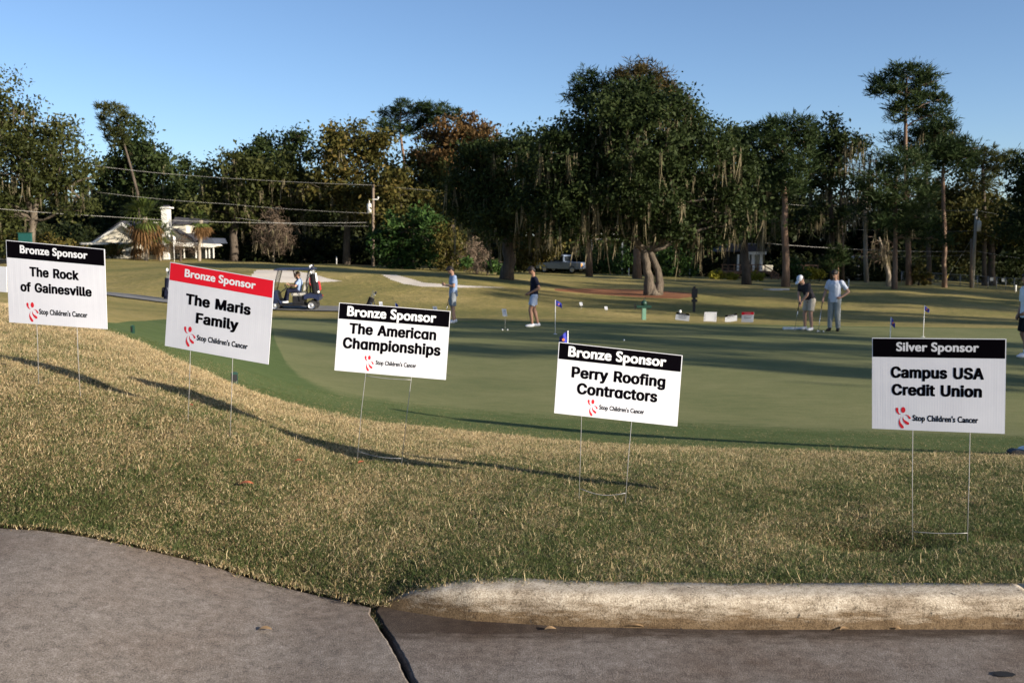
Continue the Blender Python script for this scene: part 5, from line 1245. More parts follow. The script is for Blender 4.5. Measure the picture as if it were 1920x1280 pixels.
def text_mesh(name, text, font, fr, u0, u1, v_top, v_base, mat, parent, w, cap=None):
    """flat lettering on a board: fr(u, v, w) gives the place on the board"""
    G = GLYPHS[font]
    pen, items = 0.0, []
    for ch in text:
        if ch == ' ':
            pen += 0.26 if font == 'I' else 0.30
            continue
        adv, cs = G[ch]
        rings = [(a, [(x + pen, y) for x, y in ring_pts(q)]) for a, q in cs]
        outs = [q for a, q in rings if a > 0]
        hls = [q for a, q in rings if a < 0]
        for o in outs:
            items.append((o, [h for h in hls if in_poly(h[0], o)]))
        pen += adv / 1000.0 + (0.022 if font == 'I' else 0.018)
    xs = [p[0] for o, _ in items for p in o]
    x0, x1 = min(xs), max(xs)
    ch = max(q[1::2][k] for a, q in G['T' if font == 'I' else 'B'][1] for k in range(len(q) // 2)) / 1000.0
    sx, sy = (u1 - u0) / (x1 - x0), (v_base - v_top) / ch
    mb = MB()
    for o, h in items:
        fill(mb, o, h, lambda x, y: fr(u0 + (x - x0) * sx, v_base - y * sy, w))
    return mb.build(name, mat, parent)
EMBLEM = [
    [(888 + 66 * math.cos(k * 0.3491), 430 + 92 * math.sin(k * 0.3491)) for k in range(18)],
    [(655, 400), (670, 370), (700, 362), (730, 375), (742, 410), (738, 470), (752, 520), (785, 560), (830, 583), (760, 572), (715, 545), (675, 490), (657, 440)],
    [(915, 583), (990, 575), (1050, 595), (1095, 635), (1120, 670), (1108, 700), (1080, 705), (1050, 680), (1035, 640), (1010, 605), (960, 588)],
    [(845, 630), (800, 690), (785, 760), (815, 840), (870, 900), (910, 960), (905, 995), (870, 1008), (825, 995), (780, 930), (752, 850), (755, 770), (790, 690)],
    [(885, 630), (895, 690), (930, 745), (1000, 780), (1060, 815), (1075, 850), (1055, 885), (1010, 888), (950, 850), (905, 800), (878, 740), (875, 690)],
]

# ------------------------------------------------------------------ the five sponsor signs
def coroplast(name):
    m, nt, b = new_mat(name)
    uv = nt.nodes.new('ShaderNodeAttribute'); uv.attribute_name = 'along'
    wv = nt.nodes.new('ShaderNodeTexWave')
    wv.inputs['Scale'].default_value = 26
    wv.inputs['Distortion'].default_value = 0.6
    nt.links.new(uv.outputs['Vector'], wv.inputs['Vector'])
    n = noise_node(nt, obj_vec(nt), 5, 4)
    r = ramp_node(nt, [(0.57, 0.57, 0.60), (0.63, 0.63, 0.655)], [0.3, 0.7])
    nt.links.new(n.outputs[0], r.inputs[0])
    nt.links.new(r.outputs[0], b.inputs['Base Color'])
    b.inputs['Roughness'].default_value = 0.5
    b.inputs['Specular IOR Level'].default_value = 0.2
    add_bump(nt, b, wv.outputs['Fac'], 0.05, 0.002)
    return m
M_BOARD = coroplast('white corrugated board')
M_INK = plain('black ink', (0.0025, 0.002, 0.003), 0.8, vary=0.05, spec=0.0)
M_REDINK = plain('red ink', (0.60, 0.010, 0.022), 0.6, vary=0.04, spec=0.1)
M_EMBLEM = plain('emblem red ink', (0.55, 0.012, 0.020), 0.4, vary=0.04)
M_WHITEINK = plain('white ink', (0.66, 0.66, 0.67), 0.5, vary=0.03)
M_SILVERINK = plain('pale grey ink', (0.52, 0.52, 0.54), 0.4, vary=0.03)
M_WIRE = plain('galvanised wire', (0.34, 0.33, 0.32), 0.5, 0.4, vary=0.15, scale=40)

def board(root, corners, base, thick=0.004, bend=0.0):
    """corners TL, TR, BR, BL (world); gives fr(u, v, w) in the thing's own space"""
    tl, tr, br, bl = [c - base for c in corners]
    n = (tr - tl).cross(bl - tl).normalized()
    if n.dot(Vector((0, 0, CAM_Z)) - base - (tl + br) / 2) < 0: n = -n
    def fr(u, v, w=0.0):
        p = tl.lerp(tr, u).lerp(bl.lerp(br, u), v)
        s = bend * math.sin(math.pi * u) * (0.4 + 0.6 * v)
        return p + n * (w + s)
    return fr
def quad_sheet(mb, fr, u0, v0, u1, v1, w, nu=12):
    for i in range(nu):
        a, b = u0 + (u1 - u0) * i / nu, u0 + (u1 - u0) * (i + 1) / nu
        mb.add([fr(a, v0, w), fr(b, v0, w), fr(b, v1, w), fr(a, v1, w)], [(0, 1, 2, 3)])
def yard_sign(label, corners, legs, hdr, hdr_mat, hdr_ink, lines, logo, scc, header, bars, bend=0.0, wires=()):
    cs = [P(*c) for c in corners]
    foot = [on_ground(l[2], l[3]) for l in legs]
    base = (foot[0] + foot[1]) / 2
    root = thing('yard_sign', base, label, 'yard sign', 'sponsor signs along the bank')
    fr = board(root, cs, base, bend=bend)
    nu = 16
    mb = MB()
    vs, fs = [], []
    for w in (0.0, -0.004):
        for v in (0, 1):
            for i in range(nu + 1):
                vs.append(fr(i / nu, v, w))
    q = nu + 1
    for i in range(nu):
        fs += [(i, i + 1, q + i + 1, q + i), (2 * q + i, 3 * q + i, 3 * q + i + 1, 2 * q + i + 1), (i, 2 * q + i, 2 * q + i + 1, i + 1), (q + i, q + i + 1, 3 * q + i + 1, 3 * q + i)]
    fs += [(0, q, 3 * q, 2 * q), (nu, 2 * q + nu, 3 * q + nu, q + nu)]
    mb.add(vs, fs)
    o = mb.build('panel', M_BOARD, root)
    at = o.data.attributes.new('along', 'FLOAT_VECTOR', 'POINT')
    at.data.foreach_set('vector', np.array([[(k % q) / nu * 0.61, 0, 0] for k in range(4 * q)], np.float32).ravel())
    mb = MB()
    quad_sheet(mb, fr, 0.006, 0.008, 0.993, hdr, 0.0006)
    mb.build('header_band', hdr_mat, root)
    text_mesh('header_lettering', header[0], 'B', fr, header[1], header[2], header[3], header[4], hdr_ink, root, 0.0012)
    for (tx, f, u0, u1, vt, vb) in lines:
        text_mesh('lettering', tx, 'I', fr, u0, u1, vt, vb, M_INK, root, 0.0007)
    u0, u1, v0, v1 = logo
    mb = MB()
    for poly in EMBLEM:
        fill(mb, [((x - 650) / 470, (y - 340) / 670) for x, y in poly], [], lambda x, y: fr(u0 + x * (u1 - u0), v0 + y * (v1 - v0), 0.0007))
    mb.build('emblem', M_EMBLEM, root)
    text_mesh('charity_lettering', "Stop Children's Cancer", 'B', fr, scc[0], scc[1], scc[2], scc[3], M_INK, root, 0.0007)
    # stake of bent wire pushed up into the flutes of the board
    for (u, vtop, pxb, yb), g in zip(legs, foot):
        top = fr(u, 1.0 - vtop, -0.002)
        low = g - base - Vector((0, 0, 0.06))
        mid = top.lerp(low, 0.5) + Vector((random.uniform(-0.004, 0.004), 0, 0))
        MB().tube([top, fr(u, 1.0, -0.002), mid, low], 0.0018, 6).build('stake_leg', M_WIRE, root, True)
    for h in bars:
        a = fr(legs[0][0], 1.0, -0.002).lerp(foot[0] - base, h); b = fr(legs[1][0], 1.0, -0.002).lerp(foot[1] - base, h)
        sag = 0.022 if 0.84 < h < 0.88 else (0.012 if h == 0.9 and 'American' in label else 0.005)
        MB().tube([a.lerp(b, k / 6) - Vector((0, 0.2 * sag * math.sin(math.pi * k / 6), sag * math.sin(math.pi * k / 6))) for k in range(7)], 0.0017, 6).build('stake_crossbar', M_WIRE, root, True)
    return root
yard_sign('sponsor sign reading The Rock of Gainesville under a black Bronze Sponsor band',
          [(11, 450, 5.52), (196, 467, 5.44), (201, 617, 5.40), (17, 604, 5.48)], [(0.29, 0.3, 72, 5.48), (0.70, 0.3, 151, 5.43)], 0.21, M_INK, M_WHITEINK,
          [('The Rock', 'I', 0.235, 0.735, 0.30, 0.412), ('of Gainesville', 'I', 0.135, 0.860, 0.494, 0.604)], (0.19, 0.315, 0.735, 0.975), (0.322, 0.81, 0.808, 0.872), ('Bronze Sponsor', 0.143, 0.83, 0.045, 0.140), (), bend=0.008)
yard_sign('sponsor sign reading The Maris Family under a red Bronze Sponsor band',
          [(319, 491, 5.40), (514, 525, 5.24), (503, 683, 5.20), (309, 648, 5.36)], [(0.255, 0.3, 351, 5.36), (0.665, 0.3, 430, 5.26)], 0.213, M_REDINK, M_WHITEINK,
          [('The Maris', 'I', 0.18, 0.805, 0.335, 0.456), ('Family', 'I', 0.29, 0.70, 0.54, 0.66)], (0.18, 0.30, 0.72, 0.96), (0.312, 0.80, 0.80, 0.863), ('Bronze Sponsor', 0.152, 0.835, 0.05, 0.142), (), bend=0.006)
yard_sign('sponsor sign reading The American Championships with black band',
          [(636, 567, 5.48), (845, 583, 5.52), (836, 712, 5.48), (627, 694, 5.44)], [(0.28, 0.3, 668, 5.48), (0.69, 0.3, 750, 5.44)], 0.236, M_INK, M_WHITEINK,
          [('The Americ\u0251n', 'I', 0.107, 0.887, 0.285, 0.435), ('Ch\u0251mpionships', 'I', 0.058, 0.935, 0.50, 0.655)], (0.26, 0.345, 0.74, 0.97), (0.362, 0.727, 0.80, 0.862), ('Bronze Sponsor', 0.077, 0.875, 0.04, 0.182), (0.03, 0.90), bend=0.005)
yard_sign('sponsor sign reading Perry Roofing Contractors with black band',
          [(1048, 641, 4.91), (1280, 666, 4.95), (1270, 799, 4.91), (1039, 774, 4.87)], [(0.22, 0.3, 1085, 4.94), (0.625, 0.3, 1171, 4.88)], 0.235, M_INK, M_WHITEINK,
          [('Perry Roofing', 'I', 0.117, 0.877, 0.318, 0.468), ('Contr\u0251ctors', 'I', 0.168, 0.82, 0.54, 0.690)], (0.26, 0.345, 0.752, 0.985), (0.357, 0.722, 0.815, 0.878), ('Bronze Sponsor', 0.08, 0.871, 0.04, 0.182), (0.86,), bend=0.006)
yard_sign('sponsor sign reading Campus USA Credit Union under a black Silver Sponsor band',
          [(1635, 633, 4.60), (1887, 635, 4.42), (1884, 813, 4.40), (1635, 803, 4.58)], [(0.315, 0.34, 1712, 4.52), (0.745, 0.34, 1814, 4.46)], 0.208, M_INK, M_SILVERINK,
          [('Campus USA', 'I', 0.145, 0.842, 0.31, 0.428), ('Credit Union', 'I', 0.153, 0.83, 0.50, 0.617)], (0.182, 0.30, 0.75, 0.985), (0.314, 0.805, 0.832, 0.895), ('Silver Sponsor', 0.186, 0.803, 0.045, 0.140), (0.90,), bend=0.004)

# the sign cut by the left edge of the view
def blank_sign():
    cs = [P(-90, 494, 6.4), P(12, 500, 6.3), P(13, 548, 6.28), P(-88, 540, 6.38)]
    b = on_ground(-40, 6.34)
    root = thing('yard_sign', b, 'plain white sign poking in from the left beside The Rock sign', 'yard sign')
    fr = board(root, cs, b)
    mb = MB()
    mb.add([fr(u, v, w) for w in (0, -0.004) for (u, v) in ((0, 0), (1, 0), (1, 1), (0, 1))], [(0, 1, 2, 3), (4, 7, 6, 5), (0, 4, 5, 1), (1, 5, 6, 2), (2, 6, 7, 3), (3, 7, 4, 0)])
    mb.build('panel', M_WHITEINK, root)
    for u in (0.3, 0.7):
        t = fr(u, 1, -0.002); g = Vector((t.x, t.y, gz(t.x + b.x, t.y + b.y) - b.z - 0.05))
        MB().tube([fr(u, 0.7, -0.006), t, g], 0.0018, 6).build('stake_leg', M_WIRE, root, True)
blank_sign()

# four little signs beyond the green
def far_sign(label, corners, hdr_mat, nlines, frame=None):
    cs = [P(*c) for c in corners]
    mid = (cs[2] + cs[3]) / 2
    b = Vector((mid.x, mid.y, gz(mid.x, mid.y)))
    root = thing('yard_sign', b, label, 'yard sign', 'small signs at the far edge of the green')
    fr = board(root, cs, b)
    mb = MB()
    mb.add([fr(u, v, w) for w in (0, -0.006) for (u, v) in ((0, 0), (1, 0), (1, 1), (0, 1))], [(0, 1, 2, 3), (4, 7, 6, 5), (0, 4, 5, 1), (1, 5, 6, 2), (2, 6, 7, 3), (3, 7, 4, 0)])
    mb.build('panel', M_WHITEINK, root)
    if hdr_mat is not None:
        mb = MB(); quad_sheet(mb, fr, 0.0, 0.0, 1.0, 0.26, 0.004, 2); mb.build('header_band', hdr_mat, root)
        text_mesh('header_lettering', 'Bronze Sponsor', 'B', fr, 0.24, 0.76, 0.085, 0.15, M_SILVERINK, root, 0.008)
    for k in range(nlines):
        mb = MB(); quad_sheet(mb, fr, 0.16 + 0.05 * k, 0.38 + 0.17 * k, 0.84 - 0.05 * k, 0.42 + 0.17 * k, 0.004, 3)
        mb.build('printed_line', M_INK, root)
    if frame:
        mb = MB()
        for (u0, v0, u1, v1) in ((0.08, 0.1, 0.92, 0.14), (0.08, 0.86, 0.92, 0.9), (0.08, 0.14, 0.11, 0.86), (0.89, 0.14, 0.92, 0.86)):
            quad_sheet(mb, fr, u0, v0, u1, v1, 0.004, 1)
        mb.build('printed_border', plain('faint grey ink', (0.55, 0.52, 0.52)), root)
    for u in (0.3, 0.7):
        t = fr(u, 1, -0.003)
        MB().tube([fr(u, 0.8, -0.012), t, Vector((t.x, t.y, gz(t.x + b.x, t.y + b.y) - b.z - 0.05))], 0.004, 6).build('stake_leg', M_WIRE, root)
far_sign('small tilted white sign with a black band near the green ball washer', [(1268, 585, 36.5), (1293, 588, 36.3), (1292, 602, 36.3), (1266, 599, 36.5)], M_INK, 3)
far_sign('small square white sign without any coloured band', [(1321, 585, 36.4), (1344, 585, 36.3), (1343, 604, 36.3), (1319, 604, 36.4)], None, 0, True)
far_sign('small white sign with a black band sloping up to one side', [(1360, 591, 36.4), (1382, 587, 36.3), (1382, 601, 36.3), (1359, 605, 36.4)], M_INK, 1)
far_sign('small white sign with a red band', [(1391, 585, 36.4), (1414, 585, 36.2), (1412, 604, 36.2), (1390, 605, 36.4)], M_REDINK, 2)

# ------------------------------------------------------------------ pins, tags, posts on and round the green
M_WHITE = plain('white paint', (0.78, 0.77, 0.74), 0.45, vary=0.06)
M_FLAG = plain('blue flag cloth', (0.035, 0.045, 0.36), 0.8, vary=0.2)
M_ORANGE = plain('orange print', (0.70, 0.20, 0.04), 0.7)
M_DKGREEN = plain('dark green paint', (0.012, 0.045, 0.030), 0.45, vary=0.2)
M_GRNPOST = plain('pale green paint', (0.14, 0.27, 0.19), 0.5, vary=0.15)
M_BLACK = plain('black plastic', (0.014, 0.014, 0.016), 0.45, vary=0.2)
M_CHROME = plain('steel shaft', (0.55, 0.55, 0.57), 0.25, 0.9)
def pin_flag(label, px, y, h, fw, fh, drop, side, seed):
    r = np.random.default_rng(seed)
    b = on_ground(px, y)
    root = thing('practice_flag', b, label, 'flag', 'blue flags on the putting green')
    MB().tube([(0, 0, -0.08), (0, 0, h)], 0.009, 8).build('pole', M_WHITE, root, True)
    MB().lathe([(0.054, 0.0), (0.054, 0.004), (0.048, 0.006)], (0, 0, 0.001), n=14).build('cup_rim', M_WHITE, root)
    V, F = [], []
    n, m = 8, 6
    for i in range(n + 1):
        for j in range(m + 1):
            s, t = i / n, j / m
            x = side * (0.01 + fw * s)
            z = h - 0.01 - fh * t * (1 - 0.25 * s) - drop * s ** 1.3
            yy = 0.05 * math.sin(s * 7 + t * 2 + seed) * s
            V.append((x, yy, z))
    for i in range(n):
        for j in range(m):
            F.append((i * (m + 1) + j, (i + 1) * (m + 1) + j, (i + 1) * (m + 1) + j + 1, i * (m + 1) + j + 1))
    mb = MB(); mb.add(V, F)
    cl = mb.build('flag_cloth', M_FLAG, root, True)
    sol = cl.modifiers.new('thick', 'SOLIDIFY'); sol.thickness = 0.003
    c = Vector(V[(n // 2) * (m + 1) + m // 2])
    mb = MB()
    ang = [k * math.pi / 5 for k in range(10)]
    mb.add([(c.x + 0.022 * math.cos(a), c.y - 0.03, c.z + 0.022 * math.sin(a)) for a in ang], [tuple(range(10))])
    mb.build('flag_emblem', M_ORANGE, cl)
pin_flag('blue flag on a white pole standing behind the Perry Roofing sign', 1064, 15.6, 0.88, 0.12, 0.20, 0.10, -1, 1)
pin_flag('small blue flag on a bare white pole between walking man and oak', 1041, 26.5, 0.92, 0.16, 0.15, 0.10, 1, 2)
pin_flag('blue drooping flag whose pole runs down behind the Campus USA sign', 1668, 22.0, 0.78, 0.07, 0.16, 0.12, 1, 3)
pin_flag('blue flag flying off to the east of the Campus USA flag', 1731, 27.0, 0.86, 0.11, 0.14, 0.10, 1, 4)
pin_flag('folded blue flag showing just over the American Championships sign', 742, 30.0, 0.62, 0.07, 0.28, 0.05, 1, 5)
M_TAG = plain('hole tag card', (0.62, 0.64, 0.68), 0.5, vary=0.05)
def tag_sign(label, px, y, h, w, th, lean=0.0):
    b = on_ground(px, y)
    root = thing('hole_tag', b, label, 'tag sign', 'little tags on wire rods by the practice green')
    MB().tube([(0, 0, -0.05), (lean, 0, h)], 0.006, 6).build('rod', M_CHROME, root)
    mb = MB()
    mb.add([(lean - w / 2 - 0.02, yy, h + th), (lean + w / 2 - 0.02, yy, h + th * 0.98), (lean + w / 2 + 0.03, yy, h - th * 0.02), (lean - w / 2 + 0.03, yy, h)] if False else
           [(lean - w / 2, -0.006, h), (lean + w / 2, -0.006, h), (lean + w / 2 - 0.03, -0.006, h + th), (lean - w / 2 - 0.03, -0.006, h + th),
            (lean - w / 2, 0.006, h), (lean + w / 2, 0.006, h), (lean + w / 2 - 0.03, 0.006, h + th), (lean - w / 2 - 0.03, 0.006, h + th)],
           [(0, 1, 2, 3), (7, 6, 5, 4), (0, 4, 5, 1), (1, 5, 6, 2), (2, 6, 7, 3), (3, 7, 4, 0)])
    mb.build('card', M_TAG, root)
    mb = MB()
    for k in range(4):
        zz = h + th * (0.2 + 0.18 * k)
        mb.box(lean - w * 0.34, -0.0085, zz, lean + w * 0.28, -0.0065, zz + th * 0.06)
    mb.build('printed_lines', plain('tag ink', (0.16, 0.18, 0.26)), root)
tag_sign('pale tag on a rod standing over two golf balls', 947, 28.0, 0.38, 0.125, 0.20)
tag_sign('pale tag just beside the person with the phone', 817, 33.5, 0.22, 0.14, 0.22)
tag_sign('narrow striped tag beside the black stand bag', 713, 36, 0.26, 0.12, 0.30, 0.05)
tag_sign('tiny tag low in front of the person with the phone', 829, 32.0, 0.20, 0.07, 0.09)
tag_sign('far blue tag on the slope right of the walking man', 1090, 44, 0.16, 0.12, 0.14)
tag_sign('far blue tag halfway between walking man and ball washer', 1137, 42, 0.12, 0.12, 0.13)
def ball_washer():
    b = on_ground(1207, 36.5)
    root = thing('ball_washer', b, 'green ball washer on a post by the little tilted sign', 'ball washer')
    MB().box(-0.075, -0.07, -0.2, 0.075, 0.07, 0.44).build('post', M_GRNPOST, root, bevel=0.012)
    MB().box(-0.29, -0.10, 0.44, 0.27, 0.10, 0.53).build('tray', M_DKGREEN, root, bevel=0.02)
    MB().lathe([(0.10, 0.54), (0.11, 0.62), (0.08, 0.70), (0.03, 0.72)], (0, 0, 0), n=14).build('washer_drum', M_DKGREEN, root, True)
    MB().tube([(0, 0, 0.70), (0, 0, 0.79), (0.05, 0, 0.81)], 0.018, 6).build('handle', M_BLACK, root)
    MB().box(-0.35, -0.07, 0.40, -0.312, 0.07, 0.58).build('towel_hook', M_BLACK, root, bevel=0.006)
ball_washer()
def sign_post():
    b = on_ground(1301, 44)
    root = thing('direction_post', b, 'dark wooden course post with two boards in front of the straw bed', 'post')
    MB().box(-0.055, -0.055, -0.2, 0.055, 0.055, 1.05).build('post', M_BLACK, root, bevel=0.008)
    MB().box(-0.13, -0.08, 0.62, 0.13, -0.057, 1.02).build('board', M_BLACK, root, bevel=0.006)
    MB().box(-0.13, -0.08, 0.44, 0.13, -0.057, 0.56).build('board', M_BLACK, root, bevel=0.006)
    MB().prism([(-0.09, 1.05), (0.09, 1.05), (0, 1.14)], 'y', -0.07, 0.07).build('post_cap', M_BLACK, root)
sign_post()
def stake(name, label, px, y, h, r, mat, cat='stake', top=None):
    b = on_ground(px, y)
    m = MB(); m.lathe([(r, -0.1), (r, h * 0.92), (r * 0.8, h), (0.2 * r, h * 1.02)], (0, 0, 0), n=10)
    o = m.build(name, mat, None, True, loc=b)
    tag(o, label, cat)
stake('white_stake', 'short white stake above the tilted little sign', 1275, 39.5, 0.32, 0.05, M_WHITE)
stake('white_stake', 'slim white stake at the dark hedge near the first bunker', 631, 98, 0.75, 0.06, M_WHITE)
stake('white_stake', 'white stake at the wood edge right of the huge oak', 1293, 90, 0.85, 0.05, M_WHITE)
stake('white_stake', 'white stake on the slope beside the man in grey trousers', 1591, 74, 0.62, 0.04, M_WHITE)
stake('white_stake', 'faint white stake at the wood edge left of the huge oak', 1179, 90, 0.7, 0.04, M_WHITE)
stake('marker_post', 'short post below the yellow bushes right of the stake', 1332, 92, 0.5, 0.035, M_CHROME)
def far_pin():
    b = on_ground(327, 84)
    root = thing('golf_pin', b, 'white golf pin with small flag in front of the cream house', 'flag')
    MB().tube([(0, 0, -0.1), (0, 0, 2.15)], 0.025, 8).build('pole', M_WHITE, root, True)
    mb = MB(); mb.add([(0.02, 0, 2.13), (0.16, 0.05, 2.02), (0.14, 0.08, 1.62), (0.02, 0.01, 1.72)], [(0, 1, 2, 3)])
    c = mb.build('flag_cloth', M_WHITE, root); c.modifiers.new('t', 'SOLIDIFY').thickness = 0.006
far_pin()
def box_marker(label, px, y, w, h, d, rz):
    b = on_ground(px, y)
    root = thing('tee_marker', b, label, 'marker', 'dark green marker blocks in the fringe', rz)
    MB().box(-w / 2, -d / 2, -0.04, w / 2, d / 2, h).build('block', M_DKGREEN, root, bevel=0.006)
    MB().box(-w / 2 + 0.008, -d / 2 - 0.004, h * 0.25, w / 2 - 0.008, -d / 2 - 0.001, h * 0.85).build('face_plate', M_BLACK, root)
box_marker('dark green marker block in the fringe behind The Maris Family sign', 440, 8.35, 0.055, 0.098, 0.06, 0.35)
box_marker('small green marker plate between the first two sponsor signs', 249, 13.5, 0.035, 0.105, 0.09, 0.1)
def golf_ball(label, px, y):
    b = on_ground(px, y)
    o = MB().ball((0, 0, 0.0214), 0.0214, 14, 10).build('golf_ball', M_WHITE, None, True, loc=b)
    tag(o, label, 'golf ball', 'golf balls on the putting green')
for lb, px, y in (('golf ball by the foot of the tagged rod, the western one', 942, 27.6), ('golf ball by the foot of the tagged rod, the eastern one', 951.5, 27.6), ('golf ball touching the resting putter head', 1533, 28.4), ('golf ball in front of the black shoes', 1544, 28.3), ('lone golf ball out on the shaded green', 1170, 24.5)):
    golf_ball(lb, px, y)
def putting_rail():
    b = on_ground(1490, 29.3)
    o = MB().prism([(-0.34, 0.0), (0.34, 0.0), (0.34, 0.03), (0.30, 0.055), (-0.30, 0.07), (-0.34, 0.05)], 'y', -0.09, 0.09).build('putting_rail', M_WHITE, None, loc=b, bevel=0.008)
    tag(o, 'low white putting rail beside the putter head', 'putting aid')
putting_rail()
def green_bin():
    b = on_ground(50, 72)
    b.z = P(50, 452, 72).z - 0.9
    root = thing('notice_box', Vector((b.x, b.y, gz(b.x, b.y))), 'dark green box on posts above The Rock sign', 'notice board')
    h = P(50, 437, 72).z - gz(b.x, b.y)
    M = plain('teal green paint', (0.012, 0.075, 0.065), 0.5)
    MB().box(-0.46, -0.12, h - 0.75, 0.46, 0.12, h).build('board', M, root, bevel=0.02)
    MB().box(-0.52, -0.16, h, 0.52, 0.16, h + 0.05).build('top_rail', M_DKGREEN, root)
    for s in (-0.38, 0.38):
        MB().box(s - 0.05, -0.05, -0.3, s + 0.05, 0.05, h - 0.75).build('post', M_DKGREEN, root)
green_bin()

# ------------------------------------------------------------------ people
M_SKIN = plain('skin', (0.44, 0.25, 0.17), 0.55, vary=0.08)
M_SKIN2 = plain('tanned skin', (0.36, 0.19, 0.12), 0.55, vary=0.08)
M_HAIR = plain('dark hair', (0.018, 0.012, 0.009), 0.6, vary=0.3, scale=60)
M_HAIR2 = plain('brown hair', (0.06, 0.035, 0.02), 0.6, vary=0.3, scale=60)
def cloth(name, c): return plain(name, c, 0.9, vary=0.10, scale=14, bump=0.15, spec=0.15)
M_NAVY = cloth('navy cloth', (0.012, 0.014, 0.030)); M_CHAR = cloth('charcoal cloth', (0.035, 0.033, 0.038))
M_LBLUE = cloth('pale blue cloth', (0.26, 0.34, 0.50)); M_PBLUE = cloth('blue white cloth', (0.46, 0.52, 0.64))
M_WHITEC = cloth('white cloth', (0.74, 0.74, 0.75)); M_GREYC = cloth('grey cloth', (0.30, 0.31, 0.30)); M_KHAKI = cloth('khaki cloth', (0.50, 0.44, 0.35))
M_GREYSH = cloth('blue grey cloth', (0.24, 0.26, 0.28)); M_BLKC = cloth('black cloth', (0.012, 0.012, 0.014)); M_SHIRT = cloth('ice white cloth', (0.55, 0.58, 0.66))
M_SHOE = plain('white leather', (0.72, 0.72, 0.73), 0.5, vary=0.08)
M_EYE = plain('eye', (0.02, 0.015, 0.012), 0.25)

def remeshed(mb, name, mat, parent, voxel, smooth=5, deci=0.4, fold=0.0):
    me = mb.mesh(name)
    o = bpy.data.objects.new(name, me)
    COL.objects.link(o)
    m = o.modifiers.new('r', 'REMESH'); m.mode = 'VOXEL'; m.voxel_size = voxel; m.use_smooth_shade = True
    s = o.modifiers.new('s', 'SMOOTH'); s.factor = 0.5; s.iterations = smooth
    d = o.modifiers.new('d', 'DECIMATE'); d.ratio = deci
    dg = bpy.context.evaluated_depsgraph_get()
    out = bpy.data.meshes.new_from_object(o.evaluated_get(dg))
    bpy.data.objects.remove(o)
    out.name = name
    if fold:
        # soft cloth folds, running mostly down the garment
        n = len(out.vertices)
        co = np.empty(n * 3, np.float32); no = np.empty(n * 3, np.float32)
        out.vertices.foreach_get('co', co); out.vertices.foreach_get('normal', no)
        co, no = co.reshape(-1, 3), no.reshape(-1, 3)
        k = vnoise(co[:, 0] * 9 + co[:, 1] * 7, co[:, 2] * 5 + co[:, 1] * 5, 51) + 0.6 * vnoise(co[:, 1] * 16 - co[:, 0] * 12, co[:, 2] * 9, 52)
        out.vertices.foreach_set('co', (co + no * (k[:, None] * fold)).ravel())
    out.materials.clear()
    out.polygons.foreach_set('use_smooth', [True] * len(out.polygons))
    return link(name, out, mat, parent)
def limb(mb, a, b, ra, rb, caps=True, n=10):
    a, b = Vector(a), Vector(b)
    mb.tube([a, a.lerp(b, 0.35), b], [ra, ra * 0.68 + rb * 0.32 + 0.004, rb], n)
    if caps:
        mb.ball(a, ra, 10, 8); mb.ball(b, rb, 10, 8)
def trunk_loft(mb, rings, lat=Vector((0, 1, 0)), n=18):
    """rings: (centre, half depth, half width) along the spine"""
    vs, fs = [], []
    pts = [Vector(r[0]) for r in rings]
    for i, (c, a, b) in enumerate(rings):
        d = (pts[min(i + 1, len(pts) - 1)] - pts[max(i - 1, 0)]).normalized()
        f = lat.cross(d).normalized()
        l2 = d.cross(f)
        for k in range(n):
            an = 2 * math.pi * k / n
            vs.append(pts[i] + f * a * math.cos(an) + l2 * b * math.sin(an))
    for i in range(len(rings) - 1):
        for k in range(n):
            fs.append((i * n + k, i * n + (k + 1) % n, (i + 1) * n + (k + 1) % n, (i + 1) * n + k))
    fs.append(tuple(range(n))[::-1]); m = (len(rings) - 1) * n; fs.append(tuple(range(m, m + n)))
    mb.add(vs, fs)
def hand(mb, w, d, palm_n, curl, side):
    """palm, four unequal bent fingers and a thumb leaving the side of the palm"""
    w, d = Vector(w), Vector(d).normalized()
    pn = Vector(palm_n); pn = (pn - d * pn.dot(d)).normalized()
    s = d.cross(pn).normalized() * side
    mb.tube([w, w + d * 0.045, w + d * 0.085], [0.026, 0.036, 0.034], 8)
    mb.ball(w + d * 0.055, (0.036, 0.036, 0.036), 8, 6)
    for k, L in enumerate((0.066, 0.076, 0.072, 0.056)):
        b = w + d * 0.08 + s * (0.030 - 0.020 * k)
        k1 = b + (d * math.cos(curl * 0.5) + pn * math.sin(curl * 0.5)) * L * 0.5
        k2 = k1 + (d * math.cos(curl * 1.4) + pn * math.sin(curl * 1.4)) * L * 0.5
        mb.tube([b - d * 0.02, b, k1, k2], [0.0105, 0.0105, 0.0095, 0.0075], 6)
    t0 = w + d * 0.03 + s * 0.028
    t1 = t0 + (d * 0.6 + s * 0.7 + pn * 0.3).normalized() * 0.035
    mb.tube([t0, t1, t1 + (d * 0.85 + pn * 0.5).normalized() * 0.032], [0.013, 0.011, 0.0085], 6)
